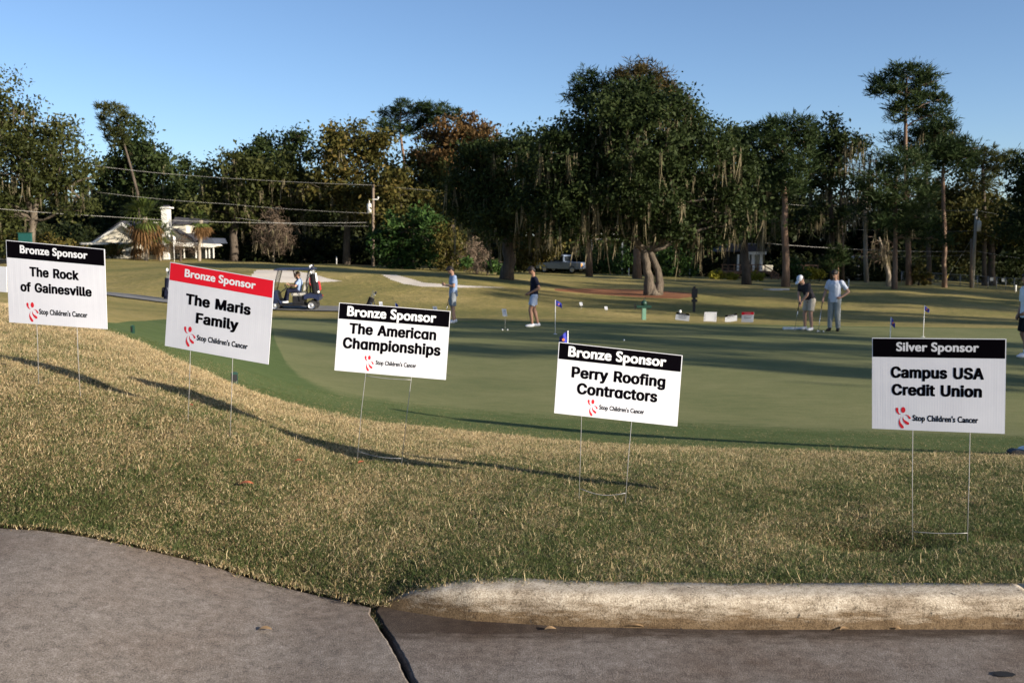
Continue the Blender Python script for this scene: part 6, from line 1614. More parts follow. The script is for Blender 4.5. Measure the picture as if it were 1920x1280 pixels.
def person(label, loc, rz, J, wear, skin=None, hair=None, head_a=0.0, curl=0.7, cap=None, sit=False):
    skin = skin or M_SKIN; hair = hair or M_HAIR
    D = dict(pelvis=(0, 0, 0.95), waist=(0, 0, 1.10), chest=(0.0, 0, 1.30), neck=(0.0, 0, 1.47), head=(0.03, 0, 1.655),
             shL=(0, 0.175, 1.415), shR=(0, -0.175, 1.415), elL=(-0.03, 0.23, 1.14), elR=(-0.03, -0.23, 1.14), wrL=(0.05, 0.235, 0.90), wrR=(0.05, -0.235, 0.90),
             hiL=(0, 0.09, 0.92), hiR=(0, -0.09, 0.92), knL=(0.02, 0.10, 0.50), knR=(0.02, -0.10, 0.50), anL=(-0.02, 0.105, 0.085), anR=(-0.02, -0.105, 0.085), toeL=(1, 0.15, 0), toeR=(1, -0.15, 0))
    D.update(J)
    D = {k: Vector(v) for k, v in D.items()}
    root = thing('person', loc, label, 'person', None, rz)
    fd = Vector((math.cos(head_a), 0, -math.sin(head_a)))
    if 'look' in J:
        fd = D['look'].normalized()
    up = (Vector((0, 0, 1)) - fd * fd.z).normalized()
    if abs(fd.z) > 0.95: up = Vector((1, 0, 0.2)).normalized()
    lt = up.cross(fd).normalized()
    rot = Matrix((fd, lt, up)).transposed()
    b = MB()
    pe, wa, ch, ne, he = D['pelvis'], D['waist'], D['chest'], D['neck'], D['head']
    trunk_loft(b, [(pe - Vector((0, 0, 0.08)), 0.085, 0.13), (pe, 0.105, 0.155), (wa, 0.09, 0.128), (ch, 0.108, 0.155), (ch.lerp(ne, 0.55), 0.09, 0.15), (ch.lerp(ne, 0.85), 0.06, 0.09), (ne, 0.052, 0.055)])
    b.tube([ch.lerp(ne, 0.75), ne, he - up * 0.06 - fd * 0.01], [0.062, 0.056, 0.054], 10)
    b.ball(he, (0.092, 0.074, 0.108), 14, 10, rot)
    b.ball(he + fd * 0.018 - up * 0.062, (0.068, 0.056, 0.052), 12, 8, rot)
    b.ball(he + fd * 0.062 - up * 0.092, (0.024, 0.026, 0.018), 8, 6, rot)
    b.tube([he + fd * 0.083 + up * 0.012, he + fd * 0.108 - up * 0.026, he + fd * 0.088 - up * 0.034], [0.010, 0.015, 0.012], 8)
    b.ball(he + fd * 0.085 - up * 0.062, (0.012, 0.026, 0.007), 8, 6, rot)
    for s in (1, -1):
        b.ball(he + lt * 0.075 * s - fd * 0.006 - up * 0.012, (0.022, 0.010, 0.032), 8, 6, rot)
        b.ball(he + fd * 0.078 + lt * 0.030 * s + up * 0.028, (0.012, 0.020, 0.008), 8, 6, rot)
    for S, sg in (('L', 1), ('R', -1)):
        limb(b, D['sh' + S], D['el' + S], 0.058, 0.042)
        limb(b, D['el' + S], D['wr' + S], 0.043, 0.027)
        d = D.get('hd' + S, D['wr' + S] - D['el' + S])
        hand(b, D['wr' + S], d, D.get('pn' + S, Vector((0.2, -sg, 0))), curl, sg)
        limb(b, D['hi' + S], D['kn' + S], 0.088, 0.058)
        limb(b, D['kn' + S], D['an' + S], 0.060, 0.037)
        k, a = D['kn' + S], D['an' + S]
        b.ball(k.lerp(a, 0.3) - Vector((0.022, 0, 0)), (0.046, 0.046, 0.10), 8, 8)
        t = D['toe' + S].normalized()
        b.tube([a, a - Vector((0, 0, 0.04)) + t * 0.05, a - Vector((0, 0, 0.055)) + t * 0.15], [0.037, 0.034, 0.022], 8)
    remeshed(b, 'body', skin, root, 0.0095)
    for s in (1, -1):
        MB().ball(he + fd * 0.086 + lt * 0.031 * s + up * 0.014, 0.0085, 8, 6).build('eye', M_EYE, root, True)
    h = MB()
    h.ball(he - fd * 0.020 + up * 0.030, (0.100, 0.086, 0.098), 16, 12, rot)
    h.ball(he - fd * 0.050 - up * 0.020, (0.062, 0.076, 0.085), 12, 8, rot)
    if not cap: h.ball(he + fd * 0.045 + up * 0.085, (0.055, 0.066, 0.034), 10, 8, rot)
    remeshed(h, 'hair', hair, root, 0.011, 2, 0.5)
    if cap:
        c = MB(); c.ball(he - fd * 0.012 + up * 0.048, (0.108, 0.093, 0.082), 16, 12, rot)
        remeshed(c, 'cap_crown', cap, root, 0.012, 2, 0.5)
        MB().ball(he + fd * 0.135 + up * 0.052, (0.075, 0.072, 0.010), 14, 6, rot).build('cap_brim', cap, root, True)
    # clothes
    c = MB(); g = 1.0
    hem = wear.get('hem', 0.0)
    down = (pe - wa).normalized()
    trunk_loft(c, [(pe + down * (0.06 + hem), 0.126, 0.186), (pe, 0.128, 0.182), (wa, 0.118, 0.165), (ch, 0.128, 0.178), (ch.lerp(ne, 0.5), 0.112, 0.178), (ch.lerp(ne, 0.8), 0.082, 0.12), (ch.lerp(ne, 0.97), 0.064, 0.068)])
    for S in 'LR':
        e = D['sh' + S].lerp(D['el' + S], wear.get('sleeve', 0.72))
        c.ball(D['sh' + S], 0.074, 10, 8)
        c.tube([D['sh' + S], e], [0.076, 0.070], 12)
    remeshed(c, 'shirt', wear['shirt'], root, 0.013, 3, 0.5, 0.010)
    c = MB()
    trunk_loft(c, [(pe - down * 0.10, 0.113, 0.160), (pe, 0.122, 0.174), (pe + Vector((0, 0, -0.09)), 0.118, 0.172)])
    for S in 'LR':
        hi, kn, an = D['hi' + S], D['kn' + S], D['an' + S]
        if wear['length'] == 'short':
            e = hi.lerp(kn, wear.get('leg', 0.84))
            c.ball(hi, 0.105, 10, 8); c.tube([hi, hi.lerp(e, 0.5), e], [0.106, 0.104, 0.104], 14)
        else:
            c.ball(hi, 0.104, 10, 8); c.tube([hi, kn], [0.106, 0.082], 14); c.ball(kn, 0.083, 10, 8); c.tube([kn, an + Vector((0, 0, 0.015))], [0.082, 0.066], 14)
    remeshed(c, 'shorts' if wear['length'] == 'short' else 'trousers', wear['legs'], root, 0.013, 3, 0.5, 0.009)
    for S in 'LR':
        a, t = D['an' + S], D['toe' + S].normalized()
        if wear.get('socks'):
            MB().tube([a + Vector((0, 0, 0.10)), a], [0.048, 0.044], 10).build('sock', M_WHITEC, root, True)
        s = MB()
        ang = math.atan2(t.y, t.x)
        rr = Matrix.Rotation(ang, 3, 'Z')
        floor_z = a.z - 0.085
        s.ball(a + t * 0.075 + Vector((0, 0, -0.042)), (0.150, 0.050, 0.046), 16, 10, rr)
        s.ball(a - t * 0.005 + Vector((0, 0, -0.022)), (0.062, 0.046, 0.060), 12, 8, rr)
        for v in s.v: v.z = max(v.z, floor_z)
        sh = remeshed(s, 'shoe', wear['shoe'], root, 0.012, 2, 0.5)
    return root
def putter(label, top, foot, head_dir=(1, 0, 0), grip=0.27):
    top, foot = Vector(top), Vector(foot)
    root = thing('putter', foot, label, 'putter')
    d = top - foot
    MB().tube([(0, 0, 0.02), d], 0.0075, 8).build('shaft', M_CHROME, root, True)
    u = d.normalized()
    MB().tube([d - u * grip, d], [0.011, 0.015], 8).build('grip', M_BLACK, root, True)
    h = Vector(head_dir).normalized()
    m = MB(); m.box(-0.055, -0.022, 0.0, 0.055, 0.022, 0.03)
    o = m.build('club_head', M_CHROME, root, bevel=0.005)
    o.rotation_euler = (0, 0, math.atan2(h.y, h.x))
    return root
PI = math.pi
# young man looking at his phone
pA = on_ground(850, 30.6)
person('person in a pale blue tee and grey shorts looking down at a phone', pA, PI + 0.25,
       dict(head=(0.085, 0, 1.63), neck=(0.02, 0, 1.46), elL=(0.03, 0.22, 1.14), elR=(0.03, -0.22, 1.14), wrL=(0.24, 0.055, 1.17), wrR=(0.24, -0.055, 1.16), hdL=(0.6, -0.2, 0.4), hdR=(0.6, 0.2, 0.4), knL=(0.03, 0.10, 0.5), anL=(0.02, 0.10, 0.085), anR=(-0.08, -0.12, 0.085)),
       dict(shirt=M_LBLUE, hem=0.06, legs=M_GREYSH, length='short', leg=0.92, shoe=M_SHOE), head_a=0.85)
c, s = math.cos(PI + 0.25), math.sin(PI + 0.25)
ph = pA + Vector((c * 0.335, s * 0.335, 1.235))
tag(MB().box(-0.006, -0.036, -0.065, 0.006, 0.036, 0.065).build('phone', M_BLACK, None, loc=ph, bevel=0.004), 'black phone held by the person in pale blue', 'phone')
putter('putter leaning by the person with the phone', P(842, 558, 30.3), on_ground(832, 30.3), (1, 0.3, 0))
# man stepping, hands at his waist
pB = on_ground(1001, 29.2)
person('person in a navy tee and pale shorts walking with hands held at the waist', pB, PI + 0.12,
       dict(head=(0.075, 0, 1.655), neck=(0.02, 0, 1.48), chest=(-0.02, 0, 1.30), elL=(-0.12, 0.21, 1.15), elR=(-0.06, -0.23, 1.14), wrL=(0.14, 0.11, 1.0), wrR=(0.17, -0.06, 0.98), hdL=(0.7, -0.5, -0.3), hdR=(0.6, 0.4, -0.3),
            knL=(0.12, 0.09, 0.51), anL=(0.06, 0.09, 0.085), knR=(-0.02, -0.10, 0.50), anR=(-0.14, -0.10, 0.085)),
       dict(shirt=M_NAVY, hem=0.0, legs=M_PBLUE, length='short', leg=0.68, shoe=M_SHOE), skin=M_SKIN2, head_a=0.7)
# golfer bent over his putter
pC = on_ground(1513, 29.0)
aC = PI + 0.45
person('person in a white cap and dark tee bent over a putt', pC, aC,
       dict(pelvis=(-0.08, 0, 0.93), waist=(-0.02, 0, 1.07), chest=(0.10, 0, 1.24), neck=(0.21, 0, 1.36), head=(0.30, 0, 1.49), shL=(0.15, 0.165, 1.32), shR=(0.15, -0.165, 1.32), elL=(0.19, 0.17, 1.05), elR=(0.19, -0.17, 1.05), wrL=(0.28, 0.035, 0.85), wrR=(0.28, -0.03, 0.80),
            hdL=(0.1, -0.1, -1), hdR=(0.1, 0.1, -1), hiL=(-0.08, 0.09, 0.90), hiR=(-0.08, -0.09, 0.90), knL=(-0.01, 0.12, 0.50), knR=(-0.01, -0.12, 0.50), anL=(-0.05, 0.14, 0.085), anR=(-0.05, -0.14, 0.085)),
       dict(shirt=M_CHAR, hem=0.02, legs=M_KHAKI, length='short', leg=0.82, shoe=M_SHOE), head_a=0.95, curl=1.5, cap=M_WHITEC)
ca, sa = math.cos(aC), math.sin(aC)
putter('putter gripped by the person in the white cap', pC + Vector((ca * 0.32, sa * 0.32, 0.84)), on_ground(1490, 28.9), (0.2, 1, 0))
# man standing with a hand on his hip
pD = on_ground(1563, 28.8)
aD = PI + 1.0
person('person in an ice white tee and grey trousers standing with a hand on the hip', pD, aD,
       dict(head=(0.08, 0.0, 1.655), neck=(0.02, 0, 1.48), elL=(-0.06, 0.37, 1.15), wrL=(0.10, 0.20, 0.99), hdL=(0.5, -0.8, -0.2), elR=(0.0, -0.27, 1.14), wrR=(0.13, -0.30, 0.93), hdR=(0.4, 0, -0.9), look=(0.7, -0.15, -0.62), anL=(-0.05, 0.11, 0.085), anR=(0.03, -0.11, 0.085)),
       dict(shirt=M_SHIRT, hem=0.05, legs=M_GREYC, length='long', shoe=M_BLKC), hair=M_HAIR, head_a=0.75, curl=1.3)
cd, sd = math.cos(aD), math.sin(aD)
hD = Vector((cd * 0.16 + sd * 0.30, sd * 0.16 - cd * 0.30, 0.90))
putter('putter held upright by the person in grey trousers', pD + hD, on_ground(1534, 28.4), (1, 0.1, 0))
# figure cut by the right edge
pE = on_ground(1922, 20.9)
person('person in a white shirt and black shorts cut by the picture edge', pE, PI + 0.1,
       dict(head=(0.05, 0, 1.655), wrL=(0.16, 0.20, 0.98), elL=(-0.06, 0.24, 1.14), knL=(0.07, 0.10, 0.5), anL=(0.06, 0.10, 0.085), anR=(-0.16, -0.1, 0.085)),
       dict(shirt=M_WHITEC, hem=0.05, sleeve=0.9, legs=M_BLKC, length='short', leg=0.9, shoe=M_SHOE, socks=True), skin=M_SKIN2, head_a=0.2)
# two onlookers beyond the frame whose long shadows cross the fringe
for k, (x, y, lb) in enumerate([(4.4, 8.0, 'onlooker in navy standing just beyond the fringe'), (9.2, 16.6, 'onlooker in charcoal standing by the green'), (9.7, 15.5, 'onlooker in charcoal standing nearer the car park')]):
    person('person, ' + lb, (x, y, gz(x, y)), 2.2 + k, {}, dict(shirt=M_NAVY if k == 0 else M_CHAR, legs=M_GREYC, length='long', shoe=M_SHOE))

# ------------------------------------------------------------------ golf cart, its riders, bags
M_CART = plain('navy cart paint', (0.018, 0.026, 0.065), 0.28, 0.1, vary=0.1, spec=0.6)
M_SEAT = plain('grey vinyl', (0.42, 0.40, 0.36), 0.5)
M_RUBBER = plain('tyre rubber', (0.016, 0.016, 0.016), 0.8)
M_RIM = plain('alloy rim', (0.62, 0.62, 0.62), 0.3, 0.7)
def glass(name, tint):
    m, nt, b = new_mat(name)
    b.inputs['Base Color'].default_value = (*tint, 1); b.inputs['Roughness'].default_value = 0.05
    b.inputs['Alpha'].default_value = 0.35
    return m
M_GLASS = glass('tinted windscreen', (0.06, 0.07, 0.08))
def wheel(root, x, y, r, w, name='wheel'):
    o = MB().lathe([(r * 0.62, -w / 2), (r * 0.94, -w / 2), (r, -w * 0.3), (r, w * 0.3), (r * 0.94, w / 2), (r * 0.62, w / 2)], (0, 0, 0), 'y', 20, cap=False).build(name, M_RUBBER, root, True, loc=(x, y, r))
    m = MB(); m.lathe([(0.001, -w * 0.42), (r * 0.2, -w * 0.46), (r * 0.25, -w * 0.36), (r * 0.58, -w * 0.36), (r * 0.64, -w * 0.5), (r * 0.64, w * 0.5), (r * 0.58, w * 0.36), (r * 0.25, w * 0.36), (r * 0.2, w * 0.46), (0.001, w * 0.42)], (0, 0, 0), 'y', 20)
    for k in range(5):
        a = k * 2 * PI / 5
        for sy in (-1, 1):
            m.box(-0.001, -0.001, -0.001, 0.001, 0.001, 0.001)
    m.build('rim', M_RIM, o, True)
    return o
gc = on_ground(553, 43.6)
cart = thing('golf_cart', gc, 'navy golf cart with roof and two riders stopped on the path', 'golf cart', None, PI + 0.06)
MB().box(-1.02, -0.50, 0.20, 0.98, 0.50, 0.29).build('chassis', M_BLACK, cart, bevel=0.02)
MB().prism([(1.16, 0.28), (1.20, 0.52), (1.08, 0.74), (0.82, 0.86), (0.70, 0.80), (0.62, 0.45), (0.60, 0.29)], 'y', -0.56, 0.56).build('front_cowl', M_CART, cart, bevel=0.03)
rb = MB()
rb.prism([(-1.14, 0.44), (-1.16, 0.60), (-1.04, 0.70), (-0.70, 0.74), (-0.48, 0.70), (-0.46, 0.48), (-0.58, 0.50), (-0.70, 0.53), (-0.86, 0.53), (-0.98, 0.50), (-1.08, 0.42)], 'y', -0.58, 0.58)
rb.build('rear_body', M_CART, cart, bevel=0.02)
MB().box(-0.46, -0.52, 0.29, 0.02, 0.52, 0.64).build('seat_base', M_BLACK, cart, bevel=0.02)
MB().box(-0.50, -0.54, 0.64, 0.08, 0.54, 0.76).build('seat', M_SEAT, cart, bevel=0.035)
MB().prism([(-0.50, 0.86), (-0.42, 0.84), (-0.50, 1.18), (-0.57, 1.18)], 'y', -0.54, 0.54).build('backrest', M_SEAT, cart, bevel=0.025)
for s in (-1, 1):
    MB().tube([(0.84, 0.50 * s, 0.82), (0.72, 0.53 * s, 1.30), (0.60, 0.53 * s, 1.74)], 0.018, 8).build('front_post', M_BLACK, cart, True)
    MB().tube([(-0.62, 0.50 * s, 0.70), (-0.60, 0.53 * s, 1.25), (-0.72, 0.53 * s, 1.74)], 0.034, 8).build('rear_post', M_BLACK, cart, True)
    wheel(cart, 0.80, 0.47 * s, 0.225, 0.18); wheel(cart, -0.80, 0.47 * s, 0.225, 0.18)
    MB().prism([(0.50, 0.30), (0.56, 0.46), (0.68, 0.52), (0.92, 0.52), (1.06, 0.46), (1.12, 0.36), (1.09, 0.35), (1.03, 0.43), (0.91, 0.485), (0.69, 0.485), (0.59, 0.44), (0.53, 0.30)], 'y', s * 0.40, s * 0.59).build('fender', M_CART, cart)
    MB().tube([(-0.30, 0.55 * s, 0.40), (-0.28, 0.55 * s, 0.82), (-0.06, 0.55 * s, 0.82), (0.02, 0.55 * s, 0.66)], 0.014, 8).build('hip_rail', M_BLACK, cart, True)
MB().prism([(0.78, 1.74), (0.80, 1.77), (0.70, 1.815), (-0.86, 1.835), (-0.94, 1.80), (-0.92, 1.76)], 'y', -0.60, 0.60).build('roof', M_CART, cart, bevel=0.015)
MB().prism([(0.83, 0.86), (0.845, 0.86), (0.60, 1.73), (0.585, 1.73)], 'y', -0.50, 0.50).build('windscreen', M_GLASS, cart)
st = MB(); st.tube([(0.30 + 0.07 * math.sin(k * PI / 8), 0.28 + 0.17 * math.cos(k * PI / 8), 0.98 + 0.14 * math.sin(k * PI / 8)) for k in range(17)], 0.014, 6)
st.build('steering_wheel', M_BLACK, cart, True)
MB().tube([(0.30, 0.28, 0.97), (0.62, 0.28, 0.72)], 0.02, 8).build('steering_column', M_BLACK, cart)
MB().box(-1.10, -0.46, 0.70, -0.60, 0.46, 0.74).build('bag_deck', M_BLACK, cart)
MB().box(-1.175, -0.50, 0.58, -1.155, -0.40, 0.64).build('tail_lamp', plain('tail lamp red', (0.4, 0.02, 0.02), 0.3), cart)
MB().box(-0.44, -0.535, 0.40, -0.05, -0.525, 0.56).build('side_panel', plain('green cooler', (0.03, 0.12, 0.09), 0.5), cart)
def cart_pt(x, y, z=0.0):
    a = PI + 0.06
    return gc + Vector((x * math.cos(a) - y * math.sin(a), x * math.sin(a) + y * math.cos(a), z))
SIT = dict(pelvis=(0, 0, 0.86), waist=(-0.04, 0, 1.0), chest=(-0.06, 0, 1.20), neck=(-0.03, 0, 1.37), head=(0.02, 0, 1.545), shL=(-0.05, 0.175, 1.31), shR=(-0.05, -0.175, 1.31),
           hiL=(0.02, 0.10, 0.84), hiR=(0.02, -0.10, 0.84), knL=(0.44, 0.13, 0.84), knR=(0.46, -0.12, 0.86), anL=(0.50, 0.12, 0.40), anR=(0.62, -0.12, 0.40))
person('person driving the golf cart in a pale blue shirt, dark trousers and white shoes', cart_pt(-0.22, 0.26), PI + 0.06,
       dict(SIT, elL=(0.10, 0.26, 1.06), elR=(0.14, -0.22, 1.08), wrL=(0.36, 0.12, 1.10), wrR=(0.40, -0.06, 1.12), hdL=(0.8, -0.2, 0.25), hdR=(0.8, 0.2, 0.3)),
       dict(shirt=M_LBLUE, legs=M_NAVY, length='long', shoe=M_SHOE), head_a=0.0, hair=M_HAIR2)
person('person in dark clothes beside the driver holding the cart roof', cart_pt(-0.12, -0.30), PI + 0.06,
       dict(SIT, elL=(0.14, 0.22, 1.08), wrL=(0.34, 0.16, 0.96), elR=(0.16, -0.24, 1.42), wrR=(0.22, -0.22, 1.66), hdR=(0.1, 0, 1)),
       dict(shirt=M_NAVY, legs=M_CHAR, length='long', shoe=M_SHOE), head_a=0.05, hair=M_HAIR, skin=M_SKIN2)
def golf_bag(label, loc, rz, lean, mat, trim, covers, group=None, legs=False, scale=1.0):
    root = thing('golf_bag', loc, label, 'golf bag', group, rz)
    tilt = Matrix.Rotation(lean, 3, 'Y')
    def put(m):
        for i, v in enumerate(m.v): m.v[i] = (tilt @ v) * scale
        return m
    put(MB().lathe([(0.115, 0.0), (0.125, 0.05), (0.12, 0.45), (0.13, 0.84), (0.135, 0.88)], (0, 0, 0), n=14)).build('bag_tube', mat, root, True)
    put(MB().box(-0.21, -0.08, 0.10, -0.105, 0.08, 0.50)).build('pocket', trim, root, bevel=0.025)
    put(MB().box(-0.07, -0.165, 0.15, 0.07, -0.10, 0.42)).build('side_pocket', mat, root, bevel=0.02)
    put(MB().tube([(0.12, 0, 0.80), (0.22, 0, 0.68), (0.24, 0, 0.45), (0.13, 0, 0.28)], 0.018, 6)).build('strap', trim, root, True)
    r = np.random.default_rng(int(abs(loc[0]) * 100))
    for k in range(7):
        a = k * 0.9
        x, y = 0.07 * math.cos(a), 0.07 * math.sin(a)
        L = r.uniform(0.98, 1.16)
        put(MB().tube([(x * 0.6, y * 0.6, 0.7), (x, y, L)], 0.007, 6)).build('club_shaft', M_CHROME, root)
        if k < covers:
            put(MB().ball((x, y, L + 0.06), (0.05, 0.045, 0.075), 10, 8)).build('head_cover', [M_BLACK, M_WHITE, M_NAVY][k % 3], root, True)
        else:
            m = MB(); m.box(x - 0.012, y - 0.05, L - 0.01, x + 0.012, y + 0.03, L + 0.035)
            put(m).build('club_head', M_CHROME, root, bevel=0.006)
    if legs:
        for s in (-1, 1):
            a = tilt @ Vector((-0.10, 0.06 * s, 0.78)) * scale
            b = Vector((a.x - 0.42, 0.28 * s, 0.0)) if lean < 0 else Vector((a.x + 0.30, 0.25 * s, 0.0))
            MB().tube([a, b], 0.008, 6).build('stand_leg', M_CHROME, root)
    return root
golf_bag('black golf bag with dark headcovers strapped on the cart', cart_pt(-0.92, 0.22, 0.74 - 0.02), PI, 0.12, M_BLKC, M_CHAR, 4)
golf_bag('white and red trimmed golf bag strapped on the cart', cart_pt(-0.94, -0.22, 0.74 - 0.02), PI + 0.4, 0.15, M_WHITEC, plain('red trim cloth', (0.45, 0.02, 0.03), 0.8), 3)
bb = on_ground(683, 38.5)
golf_bag('black stand bag leaning on the slope behind The American Championships sign', bb, 0.1, 0.42, M_BLKC, M_CHAR, 2, None, True, 0.85)
golf_bag('dark bag of clubs half hidden behind The Maris Family sign', on_ground(313, 45.5), 0.0, 0.10, M_NAVY, M_BLKC, 5, None, True, 1.15)
# black club lying at the edge of the fringe
q = on_ground(1912, 8.0)
tag(MB().prism([(-0.10, 0.0), (0.14, 0.0), (0.14, 0.035), (-0.06, 0.06), (-0.10, 0.03)], 'y', -0.05, 0.05).build('head_cover', M_BLACK, None, loc=q, bevel=0.01), 'black headcover lying on the fringe at the picture edge', 'headcover')

# ------------------------------------------------------------------ pickup under the trees
def pickup():
    b = on_ground(1056, 94)
    root = thing('pickup_truck', b, 'silver blue pickup parked in the shade under the trees', 'truck', None, PI * 0.80)
    Mt = plain('silver blue paint', (0.26, 0.32, 0.42), 0.3, 0.3)
    Mg = plain('dark window glass', (0.02, 0.025, 0.03), 0.08, spec=0.8)
    MB().prism([(-2.5, 0.42), (-2.5, 1.02), (-0.55, 1.04), (-0.55, 1.0), (0.95, 1.02), (2.35, 0.92), (2.5, 0.75), (2.5, 0.42)], 'y', -0.9, 0.9).build('body', Mt, root, bevel=0.06)
    MB().prism([(-0.60, 1.0), (-0.55, 1.68), (0.35, 1.72), (1.05, 1.02)], 'y', -0.78, 0.78).build('cab', Mt, root, bevel=0.07)
    for s in (-1, 1):
        MB().prism([(-0.48, 1.1), (-0.45, 1.58), (0.30, 1.62), (0.82, 1.1)], 'y', s * 0.782, s * 0.80).build('side_window', Mg, root)
        for x in (-1.55, 1.55): wheel(root, x, 0.78 * s, 0.37, 0.24)
        MB().box(-2.53, s * 0.66, 0.62, -2.49, s * 0.86, 0.95).build('tail_lamp', plain('amber lamp', (0.75, 0.30, 0.06), 0.3), root)
    MB().prism([(-0.615, 1.12), (-0.585, 1.58), (-0.575, 1.58), (-0.60, 1.12)], 'y', -0.65, 0.65).build('rear_window', Mg, root)
    MB().box(-2.62, -0.85, 0.42, -2.5, 0.85, 0.56).build('bumper', M_CHROME, root, bevel=0.02)
pickup()

# ------------------------------------------------------------------ buildings
def px_box(root, base, mat, name, x0, y0, x1, y1, y, d, bevel=0.0, dy=0.0):
    a, b = P(x0, y0, y), P(x1, y1, y)
    m = MB(); m.box(a.x - base.x, y + dy - base.y, b.z - base.z, b.x - base.x, y + dy + d - base.y, a.z - base.z)
    return m.build(name, mat, root, bevel=bevel)
def px_prism(root, base, mat, name, poly, y, d, dy=0.0):
    pts = [(P(px, py, y).x - base.x, P(px, py, y).z - base.z) for px, py in poly]
    m = MB(); m.prism(pts, 'y', y + dy - base.y, y + dy + d - base.y)
    return m.build(name, mat, root)
M_CREAM = plain('cream render', (0.62, 0.57, 0.46), 0.85, vary=0.10, scale=1.5)
M_TRIM = plain('white trim', (0.70, 0.68, 0.62), 0.6)
M_ROOF = layered('grey shingle', [(0.035, 0.035, 0.042), (0.075, 0.075, 0.09)], (0.8, 9), bump=0.6)
M_PANE_SHADE = plain('dark pane and shade', (0.015, 0.018, 0.02), 0.1, spec=0.7)  # window glass; also the dark sheets that stand in for shade
M_DOORG = plain('grey door', (0.16, 0.18, 0.19), 0.6)
def house():
    y = 90.0
    b = on_ground(290, y)
    root = thing('house', b, 'cream house with tall white chimney behind palms', 'house')
    px_box(root, b, M_CREAM, 'wall', 196, 455, 323, 486, y, 6.5)
    px_prism(root, b, M_CREAM, 'gable', [(170, 457), (227, 420), (283, 457)], y + 0.3, 5.5)
    px_prism(root, b, M_TRIM, 'rake_board', [(168, 457), (227, 417.5), (229, 421), (174, 457)], y - 0.2, 0.3)
    px_prism(root, b, M_TRIM, 'rake_board', [(227, 417.5), (287, 457), (281, 457), (226, 421)], y - 0.2, 0.3)
    px_prism(root, b, M_ROOF, 'roof', [(166, 456), (227, 414), (290, 456), (286, 456), (227, 417), (171, 456)], y + 0.1, 6.5)
    px_box(root, b, M_TRIM, 'fascia', 150, 455, 248, 458.5, y - 1.4, 1.5)
    px_box(root, b, M_DOORG, 'garage_door', 236, 460, 247, 480, y, 0.06, dy=-0.06)
    px_box(root, b, M_PANE_SHADE, 'opening_shade_panel', 220, 461, 226, 478, y, 0.05, dy=-0.05)  # dark panel on the wall, stands in for a shaded opening
    px_prism(root, b, M_CREAM, 'gable', [(282, 440), (282, 416), (304, 428), (304, 440)], y + 0.6, 4)
    ch = px_box(root, b, M_TRIM, 'chimney', 308.5, 391, 323, 486, y, 1.0, dy=-0.9)
    px_box(root, b, M_TRIM, 'cap', 307, 388.5, 324.5, 391.2, y, 1.2, dy=-1.0)
    px_box(root, b, M_ROOF, 'flue', 311, 385.5, 320, 388.5, y, 0.6, dy=-0.7)
    px_box(root, b, M_CREAM, 'upper_wall', 323, 420, 350, 456, y + 0.5, 5)
    px_prism(root, b, M_ROOF, 'upper_roof', [(321, 420.5), (328, 407), (362, 410), (352, 420.5)], y + 0.2, 5.5)
    px_prism(root, b, M_ROOF, 'shed_roof', [(323, 429), (327, 428), (378, 455), (372, 457)], y - 0.3, 5)
    px_prism(root, b, M_CREAM, 'side_gable', [(323, 432), (370, 457), (323, 457)], y + 0.1, 4)
    px_prism(root, b, plain('blue slate roof', (0.05, 0.06, 0.085), 0.6), 'porch_roof', [(372, 455), (378, 446), (398, 447), (403, 457)], y - 0.6, 4)
    px_prism(root, b, M_TRIM, 'porch_fascia', [(323, 453), (404, 458), (408, 461), (400, 464), (323, 461)], y - 1.8, 1.6)
    px_box(root, b, M_PANE_SHADE, 'porch_shade_sheet', 327, 464, 398, 484, y + 0.4, 0.2)  # dark sheet painting in the shade under the porch
    for x in (344, 366, 385, 391, 399):
        px_box(root, b, M_TRIM, 'porch_post', x, 463, x + 2.2, 484, y - 1.4, 0.14)
    for x0 in (281, 296, 333):
        w = px_box(root, b, M_TRIM, 'window', x0, 466, x0 + 12, 480, y, 0.10, dy=-0.10)
        for i in range(3):
            for j in range(2):
                px_box(w, b, M_PANE_SHADE, 'pane', x0 + 0.9 + i * 3.6, 467 + j * 6.3, x0 + 3.9 + i * 3.6, 472.4 + j * 6.3, y, 0.02, dy=-0.125)
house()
M_DECK = layered('weathered deck boards', [(0.10, 0.055, 0.035), (0.19, 0.11, 0.07), (0.27, 0.17, 0.11)], (1.2, 12), bump=0.5)
